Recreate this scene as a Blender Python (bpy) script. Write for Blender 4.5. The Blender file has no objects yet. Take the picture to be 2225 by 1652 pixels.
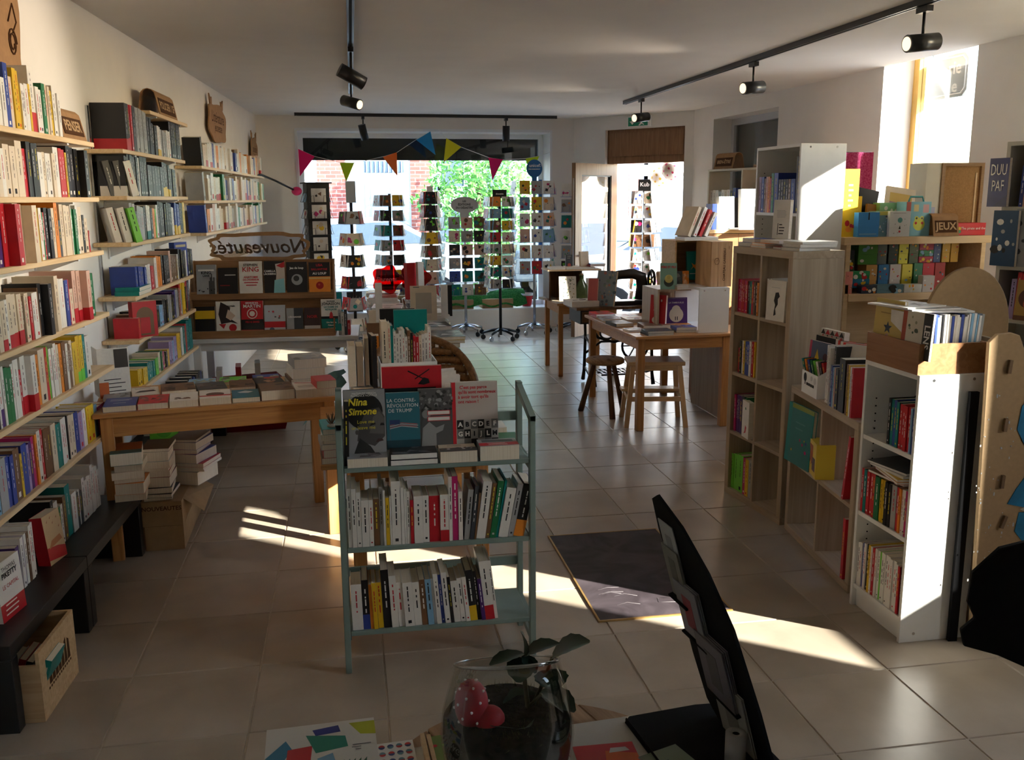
import bpy, math, random, re
from mathutils import Vector, Matrix
R = random.Random(11)
SC = bpy.context.scene
COL = SC.collection
PI = math.pi

# ---------------------------------------------------------------- camera
cd = bpy.data.cameras.new('camera'); cam = bpy.data.objects.new('camera', cd); COL.objects.link(cam)
cr = Vector((0.985101, -0.171840, -0.006850)); cu = Vector((0.039799, 0.189042, 0.981162)); cw = Vector((0.167308, 0.966817, -0.193064))
cam.matrix_world = Matrix(((cr.x, cu.x, -cw.x, 0), (cr.y, cu.y, -cw.y, 0), (cr.z, cu.z, -cw.z, 1.72), (0, 0, 0, 1)))
cd.sensor_width = 36; cd.sensor_fit = 'HORIZONTAL'; cd.lens = 2010 / 2225 * 36
cd.clip_start = .05; cd.clip_end = 400
SC.camera = cam
# ---------------------------------------------------------------- sky, sun, exposure
SC.view_settings.view_transform = 'Standard'; SC.view_settings.look = 'None'
SC.view_settings.gamma = 1; SC.view_settings.use_curve_mapping = False
SC.view_settings.exposure = .98
SUN_DIR = Vector((-1, .76, -.52)).normalized()          # the way the light travels
SUN_STRENGTH, SKY_STRENGTH = 19.0, 1.5
w = bpy.data.worlds.new('sky'); SC.world = w; w.use_nodes = True
nt = w.node_tree; bg = nt.nodes['Background']
sky = nt.nodes.new('ShaderNodeTexSky'); sky.sky_type = 'NISHITA'; sky.sun_disc = False
sky.sun_elevation = math.radians(24); sky.sun_rotation = math.atan2(1, -.76); sky.altitude = 100; sky.dust_density = .6
nt.links.new(sky.outputs[0], bg.inputs[0]); bg.inputs[1].default_value = SKY_STRENGTH
sd = bpy.data.lights.new('sun', 'SUN'); sd.energy = SUN_STRENGTH; sd.angle = math.radians(.55); sd.color = (1, .94, .84)
so = bpy.data.objects.new('sun', sd); COL.objects.link(so); so.location = (20, -12, 14)
so.rotation_euler = SUN_DIR.to_track_quat('-Z', 'Y').to_euler()
SC.cycles.max_bounces = 10; SC.cycles.diffuse_bounces = 6; SC.cycles.glossy_bounces = 4
SC.cycles.transparent_max_bounces = 24; SC.cycles.transmission_bounces = 8
SC.cycles.sample_clamp_indirect = 6; SC.cycles.caustics_reflective = False; SC.cycles.caustics_refractive = False
SC.cycles.use_denoising = True

# ---------------------------------------------------------------- materials
MATS = {}
def _n(nt, t, **k):
    n = nt.nodes.new(t)
    for a, b in k.items(): setattr(n, a, b)
    return n
def mat(name, c, rough=.55, spec=.35, metal=0., var=.06, scale=18., bump=0., rnd=0., emit=0., stretch=None, c2=None, detail=3., dist=0., trans=0., sheen=0.):
    """principled with noise-driven tone; c2 = second tone; stretch = (sx,sy,sz) for grain; rnd = per-object tone"""
    if name in MATS: return MATS[name]
    m = bpy.data.materials.new(name); m.use_nodes = True; nt = m.node_tree; b = nt.nodes['Principled BSDF']; L = nt.links.new
    b.inputs['Roughness'].default_value = rough; b.inputs['Specular IOR Level'].default_value = spec; b.inputs['Metallic'].default_value = metal
    ca = tuple(max(0, x * (1 - var)) for x in c); cb = tuple(x * (1 + var) for x in c)
    if c2: ca, cb = c, c2
    if var > 0 or c2:
        tc = _n(nt, 'ShaderNodeTexCoord'); mp = _n(nt, 'ShaderNodeMapping'); L(tc.outputs['Object'], mp.inputs[0])
        if stretch: mp.inputs['Scale'].default_value = stretch
        nz = _n(nt, 'ShaderNodeTexNoise'); nz.inputs['Scale'].default_value = scale; nz.inputs['Detail'].default_value = detail; nz.inputs['Distortion'].default_value = dist
        L(mp.outputs[0], nz.inputs['Vector'])
        rp = _n(nt, 'ShaderNodeValToRGB'); rp.color_ramp.elements[0].color = (*ca, 1); rp.color_ramp.elements[1].color = (*cb, 1)
        rp.color_ramp.elements[0].position = .32; rp.color_ramp.elements[1].position = .68
        L(nz.outputs[0], rp.inputs[0]); out = rp.outputs[0]
        if rnd:
            oi = _n(nt, 'ShaderNodeObjectInfo'); hs = _n(nt, 'ShaderNodeHueSaturation'); mr = _n(nt, 'ShaderNodeMapRange')
            mr.inputs[3].default_value = 1 - rnd; mr.inputs[4].default_value = 1 + rnd
            L(oi.outputs['Random'], mr.inputs[0]); L(mr.outputs[0], hs.inputs['Value']); L(out, hs.inputs['Color']); out = hs.outputs[0]
        L(out, b.inputs['Base Color'])
        if emit: L(out, b.inputs['Emission Color'])
        if bump:
            bp = _n(nt, 'ShaderNodeBump'); bp.inputs['Strength'].default_value = bump; bp.inputs['Distance'].default_value = .004
            L(nz.outputs[0], bp.inputs['Height']); L(bp.outputs[0], b.inputs['Normal'])
    else:
        b.inputs['Base Color'].default_value = (*c, 1)
    if emit:
        b.inputs['Emission Strength'].default_value = emit
        if not (var or c2): b.inputs['Emission Color'].default_value = (*c, 1)
    if trans: b.inputs['Transmission Weight'].default_value = trans
    MATS[name] = m; return m
def glass(name, tint=(1, 1, 1), refl=.07, rough=0., k=.55):
    if name in MATS: return MATS[name]
    m = bpy.data.materials.new(name); m.use_nodes = True; nt = m.node_tree; nt.nodes.clear(); L = nt.links.new
    o = _n(nt, 'ShaderNodeOutputMaterial'); t = _n(nt, 'ShaderNodeBsdfTransparent'); g = _n(nt, 'ShaderNodeBsdfGlossy'); mx = _n(nt, 'ShaderNodeMixShader'); lw = _n(nt, 'ShaderNodeLayerWeight')
    t.inputs[0].default_value = (*tint, 1); g.inputs['Roughness'].default_value = rough; lw.inputs[0].default_value = .25
    ma = _n(nt, 'ShaderNodeMath', operation='MULTIPLY_ADD'); ma.inputs[1].default_value = k; ma.inputs[2].default_value = refl
    L(lw.outputs['Fresnel'], ma.inputs[0]); L(ma.outputs[0], mx.inputs[0]); L(t.outputs[0], mx.inputs[1]); L(g.outputs[0], mx.inputs[2]); L(mx.outputs[0], o.inputs[0])
    MATS[name] = m; return m
def wood(name, c, c2, rough=.45, scale=7., stretch=(1, 1, 14), spec=.35, bump=.05, dist=1.2): return mat(name, c, rough, spec, scale=scale, stretch=stretch, c2=c2, bump=bump, detail=5., dist=dist)

PLASTER = mat('white_plaster', (.80, .77, .73), .9, .1, var=.015, scale=6, bump=.03)
CEIL = mat('ceiling_paint', (.80, .77, .73), .85, .12, var=.02, scale=3)
WHITE = mat('white_laminate', (.82, .82, .80), .35, .4, var=.015)
WHITEPAINT = mat('white_frame_paint', (.80, .82, .85), .4, .4, var=.01)
TILE = mat('beige_floor_tile', (.33, .272, .208), .30, .5, scale=2.6, c2=(.455, .385, .305), rnd=.06, detail=8., dist=.6)
GROUT = mat('grout', (.52, .46, .38), .9, .1, var=.1)
PINE = wood('pine_plank', (.66, .44, .22), (.80, .60, .36), stretch=(.35, 9, 9), scale=5)
PINEY = wood('pine_table', (.42, .19, .065), (.60, .31, .11), stretch=(.5, 9, 9), scale=5, rough=.32)
PINEV = wood('pine_leg', (.42, .19, .065), (.58, .30, .11), stretch=(9, 9, .5), scale=5, rough=.32)
OAK = wood('pale_oak_laminate', (.36, .27, .18), (.46, .36, .25), stretch=(8, 8, .35), scale=4, rough=.45, bump=.01)
BEECH = wood('beech', (.58, .38, .20), (.70, .48, .27), stretch=(.6, 6, 6), scale=5, rough=.38)
BIRCH = wood('birch_ply', (.66, .47, .27), (.76, .57, .36), stretch=(.4, 5, 5), scale=5, rough=.42)
CRATEW = wood('wine_crate_pine', (.50, .32, .16), (.64, .45, .25), stretch=(.4, 8, 8), scale=5, rough=.6)
CRATEV = wood('wine_crate_pine_upright', (.52, .30, .15), (.64, .40, .21), stretch=(8, 8, .4), scale=5, rough=.6)
OLDW = wood('old_plank', (.22, .125, .065), (.40, .25, .14), stretch=(6, .5, 6), scale=6, rough=.7, bump=.2)
DARKW = wood('dark_stool_wood', (.10, .05, .025), (.19, .10, .05), stretch=(5, 5, .6), scale=6, rough=.4)
DOORW = wood('brown_door_wood', (.20, .10, .045), (.30, .165, .08), stretch=(8, 8, .4), scale=5, rough=.4)
YELW = wood('yellow_window_wood', (.62, .36, .08), (.74, .47, .14), stretch=(8, 8, .4), scale=5, rough=.4)
MDF = mat('brown_mdf', (.40, .27, .15), .75, .15, var=.05, scale=60)
CARD = mat('brown_cardboard', (.36, .24, .13), .85, .1, var=.06, scale=25)
CARDSIGN = mat('engraved_sign_board', (.34, .19, .09), .7, .2, var=.08, scale=30)
CARDDARK = mat('engraving', (.075, .032, .014), .8, .1, var=.1)
BLACKW = mat('black_lacquer', (.012, .012, .013), .38, .4, var=.1)
BLACK = mat('black_metal', (.012, .012, .013), .35, .5, var=0)
BLACKM = mat('matt_black', (.008, .008, .009), .8, .1, var=.1)
CHROME = mat('steel', (.55, .56, .58), .25, .5, 1., var=.03)
WIRE = mat('wire', (.30, .31, .34), .35, .5, .8, var=0)
BLUEP = mat('blue_rack_paint', (.02, .12, .42), .4, .5, var=0)
SAGE = mat('sage_green_paint', (.20, .27, .245), .5, .35, var=.05, scale=12)
PAGES = mat('book_pages', (.70, .62, .50), .85, .1, scale=9, stretch=(60, 1, 60), c2=(.80, .73, .61), detail=1.)
PAGESW = mat('white_pages', (.78, .76, .72), .85, .1, var=.04, scale=60)
INK = mat('black_ink', (.02, .02, .022), .6, .2, var=0)
INKW = mat('white_ink', (.85, .83, .80), .6, .2, var=0)
INKR = mat('red_ink', (.55, .03, .04), .6, .2, var=0)
INKY = mat('yellow_ink', (.75, .60, .05), .6, .2, var=0)
PAL = {'c': ('cream', (.72, .60, .45)), 'w': ('white', (.78, .75, .70)), 'k': ('black', (.016, .015, .017)), 'r': ('red', (.52, .018, .028)),
       'b': ('blue', (.03, .06, .30)), 'y': ('yellow', (.72, .46, .02)), 'g': ('green', (.015, .17, .06)), 'o': ('orange', (.80, .26, .03)),
       'p': ('purple', (.07, .02, .15)), 'n': ('brown', (.17, .085, .04)), 't': ('teal', (.0, .20, .19)), 'd': ('charcoal', (.055, .06, .07)),
       's': ('grey', (.36, .36, .36)), 'l': ('pale blue', (.22, .42, .62)), 'm': ('magenta', (.48, .02, .14)), 'v': ('lilac', (.36, .27, .48)),
       'e': ('lime green', (.16, .58, .05)), 'h': ('pinkish beige', (.66, .42, .33))}
def pm(k):
    n, c = PAL[k]; return mat('cover_' + n.replace(' ', '_'), c, .38, .4, var=.07, scale=14)
def ck(c, rough=.45):
    """an anonymous print colour"""
    return mat('print_%02x%02x%02x' % tuple(int(max(0, min(1, x)) * 255) for x in c), c, rough, .35, var=0)

# ---------------------------------------------------------------- mesh builder and tagging
class MB:
    def __init__(s): s.v = []; s.f = []; s.m = []; s.sm = []
    def add(s, vs, fs, m=0, T=None, smooth=False):
        b = len(s.v)
        s.v += [tuple(T @ Vector(p)) if T else tuple(p) for p in vs]
        for f in fs: s.f.append([b + i for i in f]); s.m.append(m); s.sm.append(smooth)
        return s
    def box(s, x0, x1, y0, y1, z0, z1, m=0, T=None):
        return s.add([(x0, y0, z0), (x1, y0, z0), (x1, y1, z0), (x0, y1, z0), (x0, y0, z1), (x1, y0, z1), (x1, y1, z1), (x0, y1, z1)],
                     [(0, 3, 2, 1), (4, 5, 6, 7), (0, 1, 5, 4), (1, 2, 6, 5), (2, 3, 7, 6), (3, 0, 4, 7)], m, T)
    def quad(s, pts, m=0): return s.add(pts, [tuple(range(len(pts)))], m)
    def cyl(s, p0, p1, r0, r1=None, n=12, m=0, caps=True, smooth=True):
        p0, p1 = Vector(p0), Vector(p1); r1 = r0 if r1 is None else r1
        d = (p1 - p0); d = d.normalized() if d.length > 1e-9 else Vector((0, 0, 1))
        a = d.orthogonal().normalized(); b = d.cross(a)
        vs = []
        for p, r in ((p0, r0), (p1, r1)):
            for i in range(n):
                t = 2 * PI * i / n; vs.append(p + a * (r * math.cos(t)) + b * (r * math.sin(t)))
        s.add(vs, [(i, (i + 1) % n, n + (i + 1) % n, n + i) for i in range(n)], m, None, smooth)
        if caps:
            k = len(s.v) - 2 * n
            s.f.append([k + i for i in reversed(range(n))]); s.m.append(m); s.sm.append(False)
            s.f.append([k + n + i for i in range(n)]); s.m.append(m); s.sm.append(False)
        return s
    def tube(s, pts, r, n=6, m=0, closed=False):
        pts = [Vector(p) for p in pts]; N = len(pts); vs = []; prev = None
        for i, p in enumerate(pts):
            if closed: d = pts[(i + 1) % N] - pts[i - 1]
            else: d = pts[min(i + 1, N - 1)] - pts[max(i - 1, 0)]
            d.normalize()
            a = d.orthogonal().normalized() if prev is None else (prev - d * prev.dot(d)).normalized()
            prev = a; b = d.cross(a); rr = r[i] if isinstance(r, (list, tuple)) else r
            vs += [p + a * (rr * math.cos(2 * PI * k / n)) + b * (rr * math.sin(2 * PI * k / n)) for k in range(n)]
        fs = []
        for i in range(N if closed else N - 1):
            j = (i + 1) % N
            fs += [(i * n + k, i * n + (k + 1) % n, j * n + (k + 1) % n, j * n + k) for k in range(n)]
        if not closed: fs += [tuple(reversed(range(n))), tuple((N - 1) * n + k for k in range(n))]
        return s.add(vs, fs, m, None, True)
    def lathe(s, prof, n=24, m=0, c=(0, 0, 0)):
        vs = []; 
        for r, z in prof: vs += [(c[0] + r * math.cos(2 * PI * k / n), c[1] + r * math.sin(2 * PI * k / n), c[2] + z) for k in range(n)]
        fs = []
        for i in range(len(prof) - 1): fs += [(i * n + k, i * n + (k + 1) % n, (i + 1) * n + (k + 1) % n, (i + 1) * n + k) for k in range(n)]
        return s.add(vs, fs, m, None, True)
    def prism(s, poly, a, b, ax='y', m=0, T=None):
        """polygon in the plane across axis ax, from a to b"""
        def P(u, v, t): return {'y': (u, t, v), 'x': (t, u, v), 'z': (u, v, t)}[ax]
        n = len(poly); vs = [P(u, v, a) for u, v in poly] + [P(u, v, b) for u, v in poly]
        fs = [tuple(range(n)), tuple(reversed(range(n, 2 * n)))] + [(i, n + i, n + (i + 1) % n, (i + 1) % n) for i in range(n)]
        return s.add(vs, fs, m, T)
    def ball(s, c, r, m=0, nu=12, nv=8, sc=(1, 1, 1)):
        vs = []; fs = []
        for i in range(nv + 1):
            t = PI * i / nv
            for k in range(nu): p = 2 * PI * k / nu; vs.append((c[0] + r * sc[0] * math.sin(t) * math.cos(p), c[1] + r * sc[1] * math.sin(t) * math.sin(p), c[2] + r * sc[2] * math.cos(t)))
        for i in range(nv): fs += [(i * nu + k, i * nu + (k + 1) % nu, (i + 1) * nu + (k + 1) % nu, (i + 1) * nu + k) for k in range(nu)]
        return s.add(vs, fs, m, None, True)
    def mesh(s, name, mats):
        me = bpy.data.meshes.new(name); me.from_pydata([tuple(p) for p in s.v], [], s.f)
        for x in mats: me.materials.append(x)
        me.polygons.foreach_set('material_index', s.m); me.polygons.foreach_set('use_smooth', s.sm)
        me.validate(clean_customdata=False); return me
    def build(s, name, mats, parent=None, loc=(0, 0, 0), rot=(0, 0, 0), **pr):
        o = bpy.data.objects.new(name, s.mesh(name, mats if isinstance(mats, (list, tuple)) else [mats])); COL.objects.link(o)
        o.location = loc; o.rotation_euler = rot
        if parent: o.parent = parent
        for k, x in pr.items(): o[k] = x
        return o
def box(*a): return MB().box(*a)
LABELS = {}
def tag(o, label, cat, group=None):
    LABELS[label] = LABELS.get(label, 0) + 1
    o['label'] = label; o['category'] = cat
    if group: o['group'] = group
    return o
def thing(name, label, cat, loc=(0, 0, 0), rz=0, group=None):
    o = bpy.data.objects.new(name, None); COL.objects.link(o); o.location = loc; o.rotation_euler = (0, 0, rz); o.empty_display_size = .05
    return tag(o, label, cat, group)
def part(name, mb, mats, parent, loc=(0, 0, 0), rot=(0, 0, 0), **pr): return mb.build(name, mats, parent, loc, rot, **pr)
def struct(name, mb, mats, parent=None, loc=(0, 0, 0), rz=0):
    o = mb.build(name, mats, parent, loc, (0, 0, rz))
    if not parent: o['kind'] = 'structure'
    return o
def bev(o, w=.003, seg=1):
    b = o.modifiers.new('bevel', 'BEVEL'); b.width = w; b.segments = seg; b.limit_method = 'ANGLE'; b.angle_limit = math.radians(50); return o
class F:
    """a local frame: origin, heading of its +x; -y faces the viewer"""
    def __init__(s, x, y, ang, z=0): s.o = Vector((x, y, z)); s.a = ang; s.ex = Vector((math.cos(ang), math.sin(ang), 0)); s.ey = Vector((-math.sin(ang), math.cos(ang), 0))
    def __call__(s, x, y, z): return s.o + s.ex * x + s.ey * y + Vector((0, 0, z))
_TX = {}
def text_mesh(txt, size, bold=0., depth=0., shear=0.):
    key = (txt, size, bold, depth, shear)
    if key in _TX: return _TX[key]
    cu_ = bpy.data.curves.new('lettering', 'FONT'); cu_.body = txt; cu_.size = size; cu_.resolution_u = 2; cu_.align_x = 'CENTER'; cu_.align_y = 'CENTER'; cu_.offset = bold; cu_.extrude = depth; cu_.shear = shear; cu_.space_line = .85
    o = bpy.data.objects.new('lettering', cu_); COL.objects.link(o)
    me = bpy.data.meshes.new_from_object(o.evaluated_get(bpy.context.evaluated_depsgraph_get()))
    bpy.data.objects.remove(o); bpy.data.curves.remove(cu_); _TX[key] = me; return me
def text(name, txt, size, m, parent, loc, rot=(PI / 2, 0, 0), bold=0., sx=1., depth=0., shear=0.):
    me = text_mesh(txt, size, bold, depth, shear).copy(); me.materials.clear(); me.materials.append(m)
    o = bpy.data.objects.new(name, me); COL.objects.link(o); o.location = loc; o.rotation_euler = rot; o.scale = (sx, 1, 1); o.parent = parent
    return o
ORD = 'zeroth first second third fourth fifth sixth seventh eighth ninth tenth eleventh twelfth thirteenth fourteenth fifteenth sixteenth seventeenth eighteenth nineteenth twentieth twenty-first twenty-second twenty-third twenty-fourth twenty-fifth twenty-sixth twenty-seventh twenty-eighth twenty-ninth thirtieth thirty-first thirty-second thirty-third thirty-fourth thirty-fifth thirty-sixth thirty-seventh thirty-eighth thirty-ninth fortieth forty-first forty-second forty-third forty-fourth forty-fifth forty-sixth forty-seventh forty-eighth forty-ninth fiftieth fifty-first fifty-second fifty-third fifty-fourth fifty-fifth fifty-sixth fifty-seventh fifty-eighth fifty-ninth sixtieth sixty-first sixty-second sixty-third sixty-fourth sixty-fifth sixty-sixth'.split()

# ---------------------------------------------------------------- books
def cover_shell(mb, t, d, h, hard):
    """spine at y=0 facing -y, boards on +-t/2"""
    b = .0022 if hard else .0012
    mb.box(-t / 2, t / 2, 0, b, 0, h, 0)
    mb.box(-t / 2, -t / 2 + b, b, d, 0, h, 0); mb.box(t / 2 - b, t / 2, b, d, 0, h, 0)
def spine_book(fr, x, z, t, h, d, col, y=0., lean=0., band=None, label=None, group=None, cat='book', name='book', yaw=0., dashes=True, pages=PAGES):
    hard = R.random() < .3; mb = MB(); cover_shell(mb, t, d, h, hard)
    dark = col in 'kbpgndtmr'
    if band:
        bh = h * R.uniform(.22, .32); mb.box(-t / 2 - .0006, t / 2 + .0006, -.0007, d * .97, .0, bh, 2)
    if dashes and t > .011:
        zz = h * R.uniform(.30, .42); top = h * R.uniform(.82, .93); ww = min(t * .20, .0045)
        while zz < top:
            l = R.uniform(.006, .03); l = min(l, top - zz)
            mb.quad([(-ww / 2, -.0005, zz), (ww / 2, -.0005, zz), (ww / 2, -.0005, zz + l), (-ww / 2, -.0005, zz + l)], 1); zz += l + R.choice((.004, .004, .012))
        if R.random() < .3: mb.quad([(-t * .18, -.0005, .012), (t * .18, -.0005, .012), (t * .18, -.0005, .012 + t * .35), (-t * .18, -.0005, .012 + t * .35)], 1)
    inkm = INKW if dark and R.random() < .75 else (INKY if dark else (INK if R.random() < .7 else INKR))
    o = mb.build(name, [pm(col), inkm, pm(band) if band else INK], None, fr(x, y, z), (0, lean, fr.a + yaw))
    g = .004 if hard else .0008; b = .0022 if hard else .0012
    part('page_block', box(-t / 2 + b, t / 2 - b, b, d - g, g, h - g), pages, o)
    if label: tag(o, label, cat, group)
    return o
def face_book(fr, x, y, z, w_, h, t, col, tilt=0., yaw=0., flat=False, label=None, group=None, cat='book', art=None, name='book', hard=False, pages=PAGES, spin=0., cover=None):
    """cover towards the viewer (-y local), spine on the left; flat=True lays it cover up on z"""
    b = .002 if hard else .001; g = .004 if hard else .0008
    mb = MB(); mb.box(-w_ / 2, w_ / 2, 0, b, 0, h, 0).box(-w_ / 2, w_ / 2, t - b, t, 0, h, 0).box(-w_ / 2, -w_ / 2 + b, b, t - b, 0, h, 0)
    if flat: loc = fr(x, y, z + t); rot = (-PI / 2, 0, fr.a + yaw)
    else: loc = fr(x, y, z); rot = (-tilt, spin, fr.a + yaw)
    o = mb.build(name, [cover or pm(col)], None, loc, rot)
    part('page_block', box(-w_ / 2 + b, w_ / 2 - g, b, t - b, g, h - g), pages, o)
    if label: tag(o, label, cat, group)
    if art: art(o, w_, h)
    return o
class Art:
    """printed shapes on a cover facing -y (x in 0..1 of the width, z in 0..1 of the height)"""
    def __init__(s, o, w_, h): s.o = o; s.w = w_; s.h = h; s.mb = MB(); s.ms = []; s.k = 0
    def _m(s, m):
        if not isinstance(m, bpy.types.Material): m = pm(m) if isinstance(m, str) else ck(m)
        if m not in s.ms: s.ms.append(m)
        s.k += 1; return s.ms.index(m), -.0003 - .00004 * s.k
    def poly(s, pts, m):
        i, y = s._m(m); s.mb.quad([((a - .5) * s.w, y, b * s.h) for a, b in pts], i); return s
    def rect(s, a0, a1, b0, b1, m): return s.poly([(a0, b0), (a1, b0), (a1, b1), (a0, b1)], m)
    def disc(s, a, b, r, m, sx=1., n=20): return s.poly([(a + r * sx * math.cos(2 * PI * i / n), b + r * s.w / s.h * math.sin(2 * PI * i / n)) for i in range(n)], m)
    def lines(s, a0, a1, b0, b1, n, m):
        for i in range(n):
            bb = b1 - (b1 - b0) * i / max(1, n - 1) if n > 1 else b1
            s.rect(a0 + R.uniform(0, .06), a1 - R.uniform(0, .2), bb, bb + (b1 - b0) / max(1, n) * .4 + .004, m)
        return s
    def spots(s, a0, a1, b0, b1, n, ms, r0=.02, r1=.06):
        for i in range(n): s.disc(R.uniform(a0, a1), R.uniform(b0, b1), R.uniform(r0, r1), R.choice(ms), R.uniform(.6, 1.4), 8)
        return s
    def done(s, name='cover_print'):
        if s.ms: part(name, s.mb, s.ms, s.o)
        return s
    def txt(s, t, size, a, b, m, bold=0., sx=1., shear=0.):
        return text('lettering', t, size, m, s.o, ((a - .5) * s.w, -.0022, b * s.h), bold=bold, sx=sx, shear=shear)
# ================================================================ the shell
FLW = F(-1.5945, 0, math.atan2(1, .044))                 # left wall: x along it, y into it
FFW = F(-1.06, 12.0, math.atan2(.043, 1))                # street front
FEW = F(2.95, 12.17, math.atan2(-1.32, 1.15))            # cut corner with the shop door
FRW = F(4.10, 10.85, math.atan2(-.99904, .04377))        # right wall: x runs back towards the camera
HC = 2.73
def wall(name, fr, pieces, m=PLASTER):
    mb = MB()
    for p in pieces: mb.box(*p)
    return struct(name, mb, m, None, tuple(fr.o), fr.a)
wall('wall_left', FLW, [(-3.2, 12.3, 0, .3, 0, HC)])
wall('wall_front', FFW, [(-.4, .48, 0, .5, 0, HC), (3.69, 4.03, 0, .5, 0, HC), (.48, 3.69, 0, .5, 0, .26), (.48, 3.69, 0, .5, 2.55, HC)])
wall('wall_corner', FEW, [(0, .49, 0, .3, 0, HC), (1.63, 1.76, 0, .3, 0, HC), (.49, 1.63, 0, .3, 2.56, HC)])
OPEN = [(.55, 2.05, .9, 2.58), (3.75, 4.83, 1.38, 2.95), (6.66, 7.42, 1.38, 2.95), (9.56, 10.36, 1.38, 2.95)]   # tall windows rise past the ceiling line
pcs = []; u = -.05
for a, b, z0, z1 in OPEN:
    pcs += [(u, a, 0, .35, 0, 3.1), (a, b, 0, .35, 0, z0), (a, b, 0, .35, z1, 3.1)]
    u = b
pcs.append((u, 13.8, 0, .35, 0, 3.1))
wall('wall_right', FRW, pcs)
wall('wall_back', F(0, 0, 0), [(-2.2, 5.2, -2.9, -2.7, 0, HC)])
struct('ceiling', MB().prism([(-2.4, -3), (4.70, -3), (4.33 + .02, 5.6), (4.10 + .01, 10.86), (3.0, 12.8), (-2.4, 12.8)], HC, HC + .2, 'z'), CEIL)
floor = struct('floor', box(-2.4, 5.2, -3, 12.9, -.1, -.004), GROUT)
# tiles: each one in view a part of the floor
TS, TX, TY = .458, -.8497, 2.8693
tile_me = None; rest = MB()
def inview(P, mg=160):
    v = Vector(P) - cam.matrix_world.translation; d = v.dot(cw)
    if d < .3: return False
    x = 1112.5 + 2010 * v.dot(cr) / d; y = 826 - 2010 * v.dot(cu) / d
    return -mg < x < 2225 + mg and -mg < y < 1652 + mg
def tile_mb(mb, x, y, s=TS - .005):
    b = .0025; h = s / 2
    return mb.add([(x - h, y - h, -.004), (x + h, y - h, -.004), (x + h, y + h, -.004), (x - h, y + h, -.004), (x - h + b, y - h + b, 0), (x + h - b, y - h + b, 0), (x + h - b, y + h - b, 0), (x - h + b, y + h - b, 0)],
                  [(4, 5, 6, 7), (0, 1, 5, 4), (1, 2, 6, 5), (2, 3, 7, 6), (3, 0, 4, 7)])
tile_me = tile_mb(MB(), 0, 0).mesh('tile', [TILE])
for i in range(-4, 14):
    for j in range(-13, 22):
        cx_, cy_ = TX + (i + .5) * TS, TY + (j + .5) * TS
        if cx_ < -1.9 + .044 * cy_ or cx_ > 4.75 or cy_ > 12.5 or cy_ < -2.9: continue
        if inview((cx_, cy_, 0)) and cy_ > .9:
            o = bpy.data.objects.new('tile', tile_me); COL.objects.link(o); o.location = (cx_, cy_, 0); o.parent = floor
        else: tile_mb(rest, cx_, cy_)
part('tile_field', rest, [TILE], floor, kind='stuff')

# ---- the big street window
win = struct('window_1', MB().box(.48, 3.69, .0, .44, .26, .275), WHITEPAINT, None, tuple(FFW.o), FFW.a)
mb = MB()
for a in ((.48, .545, .275, 2.55), (3.625, 3.69, .275, 2.55), (.545, 3.625, .275, .335), (.545, 3.625, 2.49, 2.55)): mb.box(a[0], a[1], .37, .44, a[2], a[3])
part('window_frame', mb, WHITEPAINT, win)
CLEAR = glass('clear_glass', (.97, .985, .98), .03); DIMMING = glass('light_dimming_glass', (.70, .75, .78), .03)  # second glass: tint added to dim the street view and its light indoors
part('pane', box(.545, 3.625, .40, .406, .335, 2.49), DIMMING, win)
mb = MB()
for a in ((.45, .48, .1, 2.58), (3.69, 3.72, .1, 2.58), (.48, 3.69, 2.55, 2.585)): mb.box(a[0], a[1], -.012, 0, a[2], a[3])
part('window_trim', mb, WHITEPAINT, win)
SHUT = mat('shutter_slat', (.085, .09, .085), .7, .2, var=.05)
sh = thing('roller_shutter', 'dark grey roller shutter half rolled down outside the big street window', 'roller shutter', FFW(0, 0, 0), FFW.a)
for k in range(7): part('slat', box(.50, 3.67, .452, .47, 2.228 + k * .052, 2.282 + k * .052).box(.50, 3.67, .448, .452, 2.236 + k * .052, 2.276 + k * .052), SHUT, sh)
part('bottom_rail', box(.56, 3.61, .445, .475, 2.215, 2.234), SHUT, sh)

# ---- the corner door
GREYBLUE = mat('grey_jamb', (.55, .56, .58), .6, .2, var=0)
dr = struct('door_1', MB().box(.49, .56, .10, .19, 0, 2.14).box(1.57, 1.63, .10, .19, 0, 2.14), DOORW, None, tuple(FEW.o), FEW.a)
mb = MB().box(.49, 1.63, .06, .22, 2.14, 2.56).box(.53, 1.59, .045, .06, 2.23, 2.52); part('transom_box', mb, DOORW, dr)
part('threshold', box(.49, 1.63, .02, .3, -.003, .012), CHROME, dr)
H = FEW(.58, .06, 0); tip = Vector((2.59, 11.03, 0)); la = math.atan2(tip.y - H.y, tip.x - H.x)
lf = struct('door_2', MB().box(0, .13, 0, .055, .02, 2.13).box(.83, .97, 0, .055, .02, 2.13).box(.13, .83, 0, .055, 1.99, 2.13).box(.13, .83, 0, .055, .02, .22), DOORW, None, (H.x, H.y, 0), la)
part('pane', box(.13, .83, .024, .03, .22, 1.99), CLEAR, lf)
part('glazing_bead', MB().box(.13, .145, .012, .045, .22, 1.99).box(.815, .83, .012, .045, .22, 1.99).box(.145, .815, .012, .045, 1.975, 1.99).box(.145, .815, .012, .045, .22, .235), BLACKW, lf)
part('lock_strip', box(.9695, .974, .015, .04, .3, 1.95), CHROME, lf)
mb = MB().cyl((.90, -.05, 1.02), (.90, .10, 1.02), .011).cyl((.90, -.05, 1.02), (.79, -.05, 1.02), .009).cyl((.90, .10, 1.02), (.79, .10, 1.02), .009); part('handle', mb, CHROME, lf)
part('door_closer', MB().box(.05, .30, -.05, 0, 2.04, 2.10).tube([(.28, -.03, 2.11), (-.10, -.28, 2.13)], .008), CHROME, lf)
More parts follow.
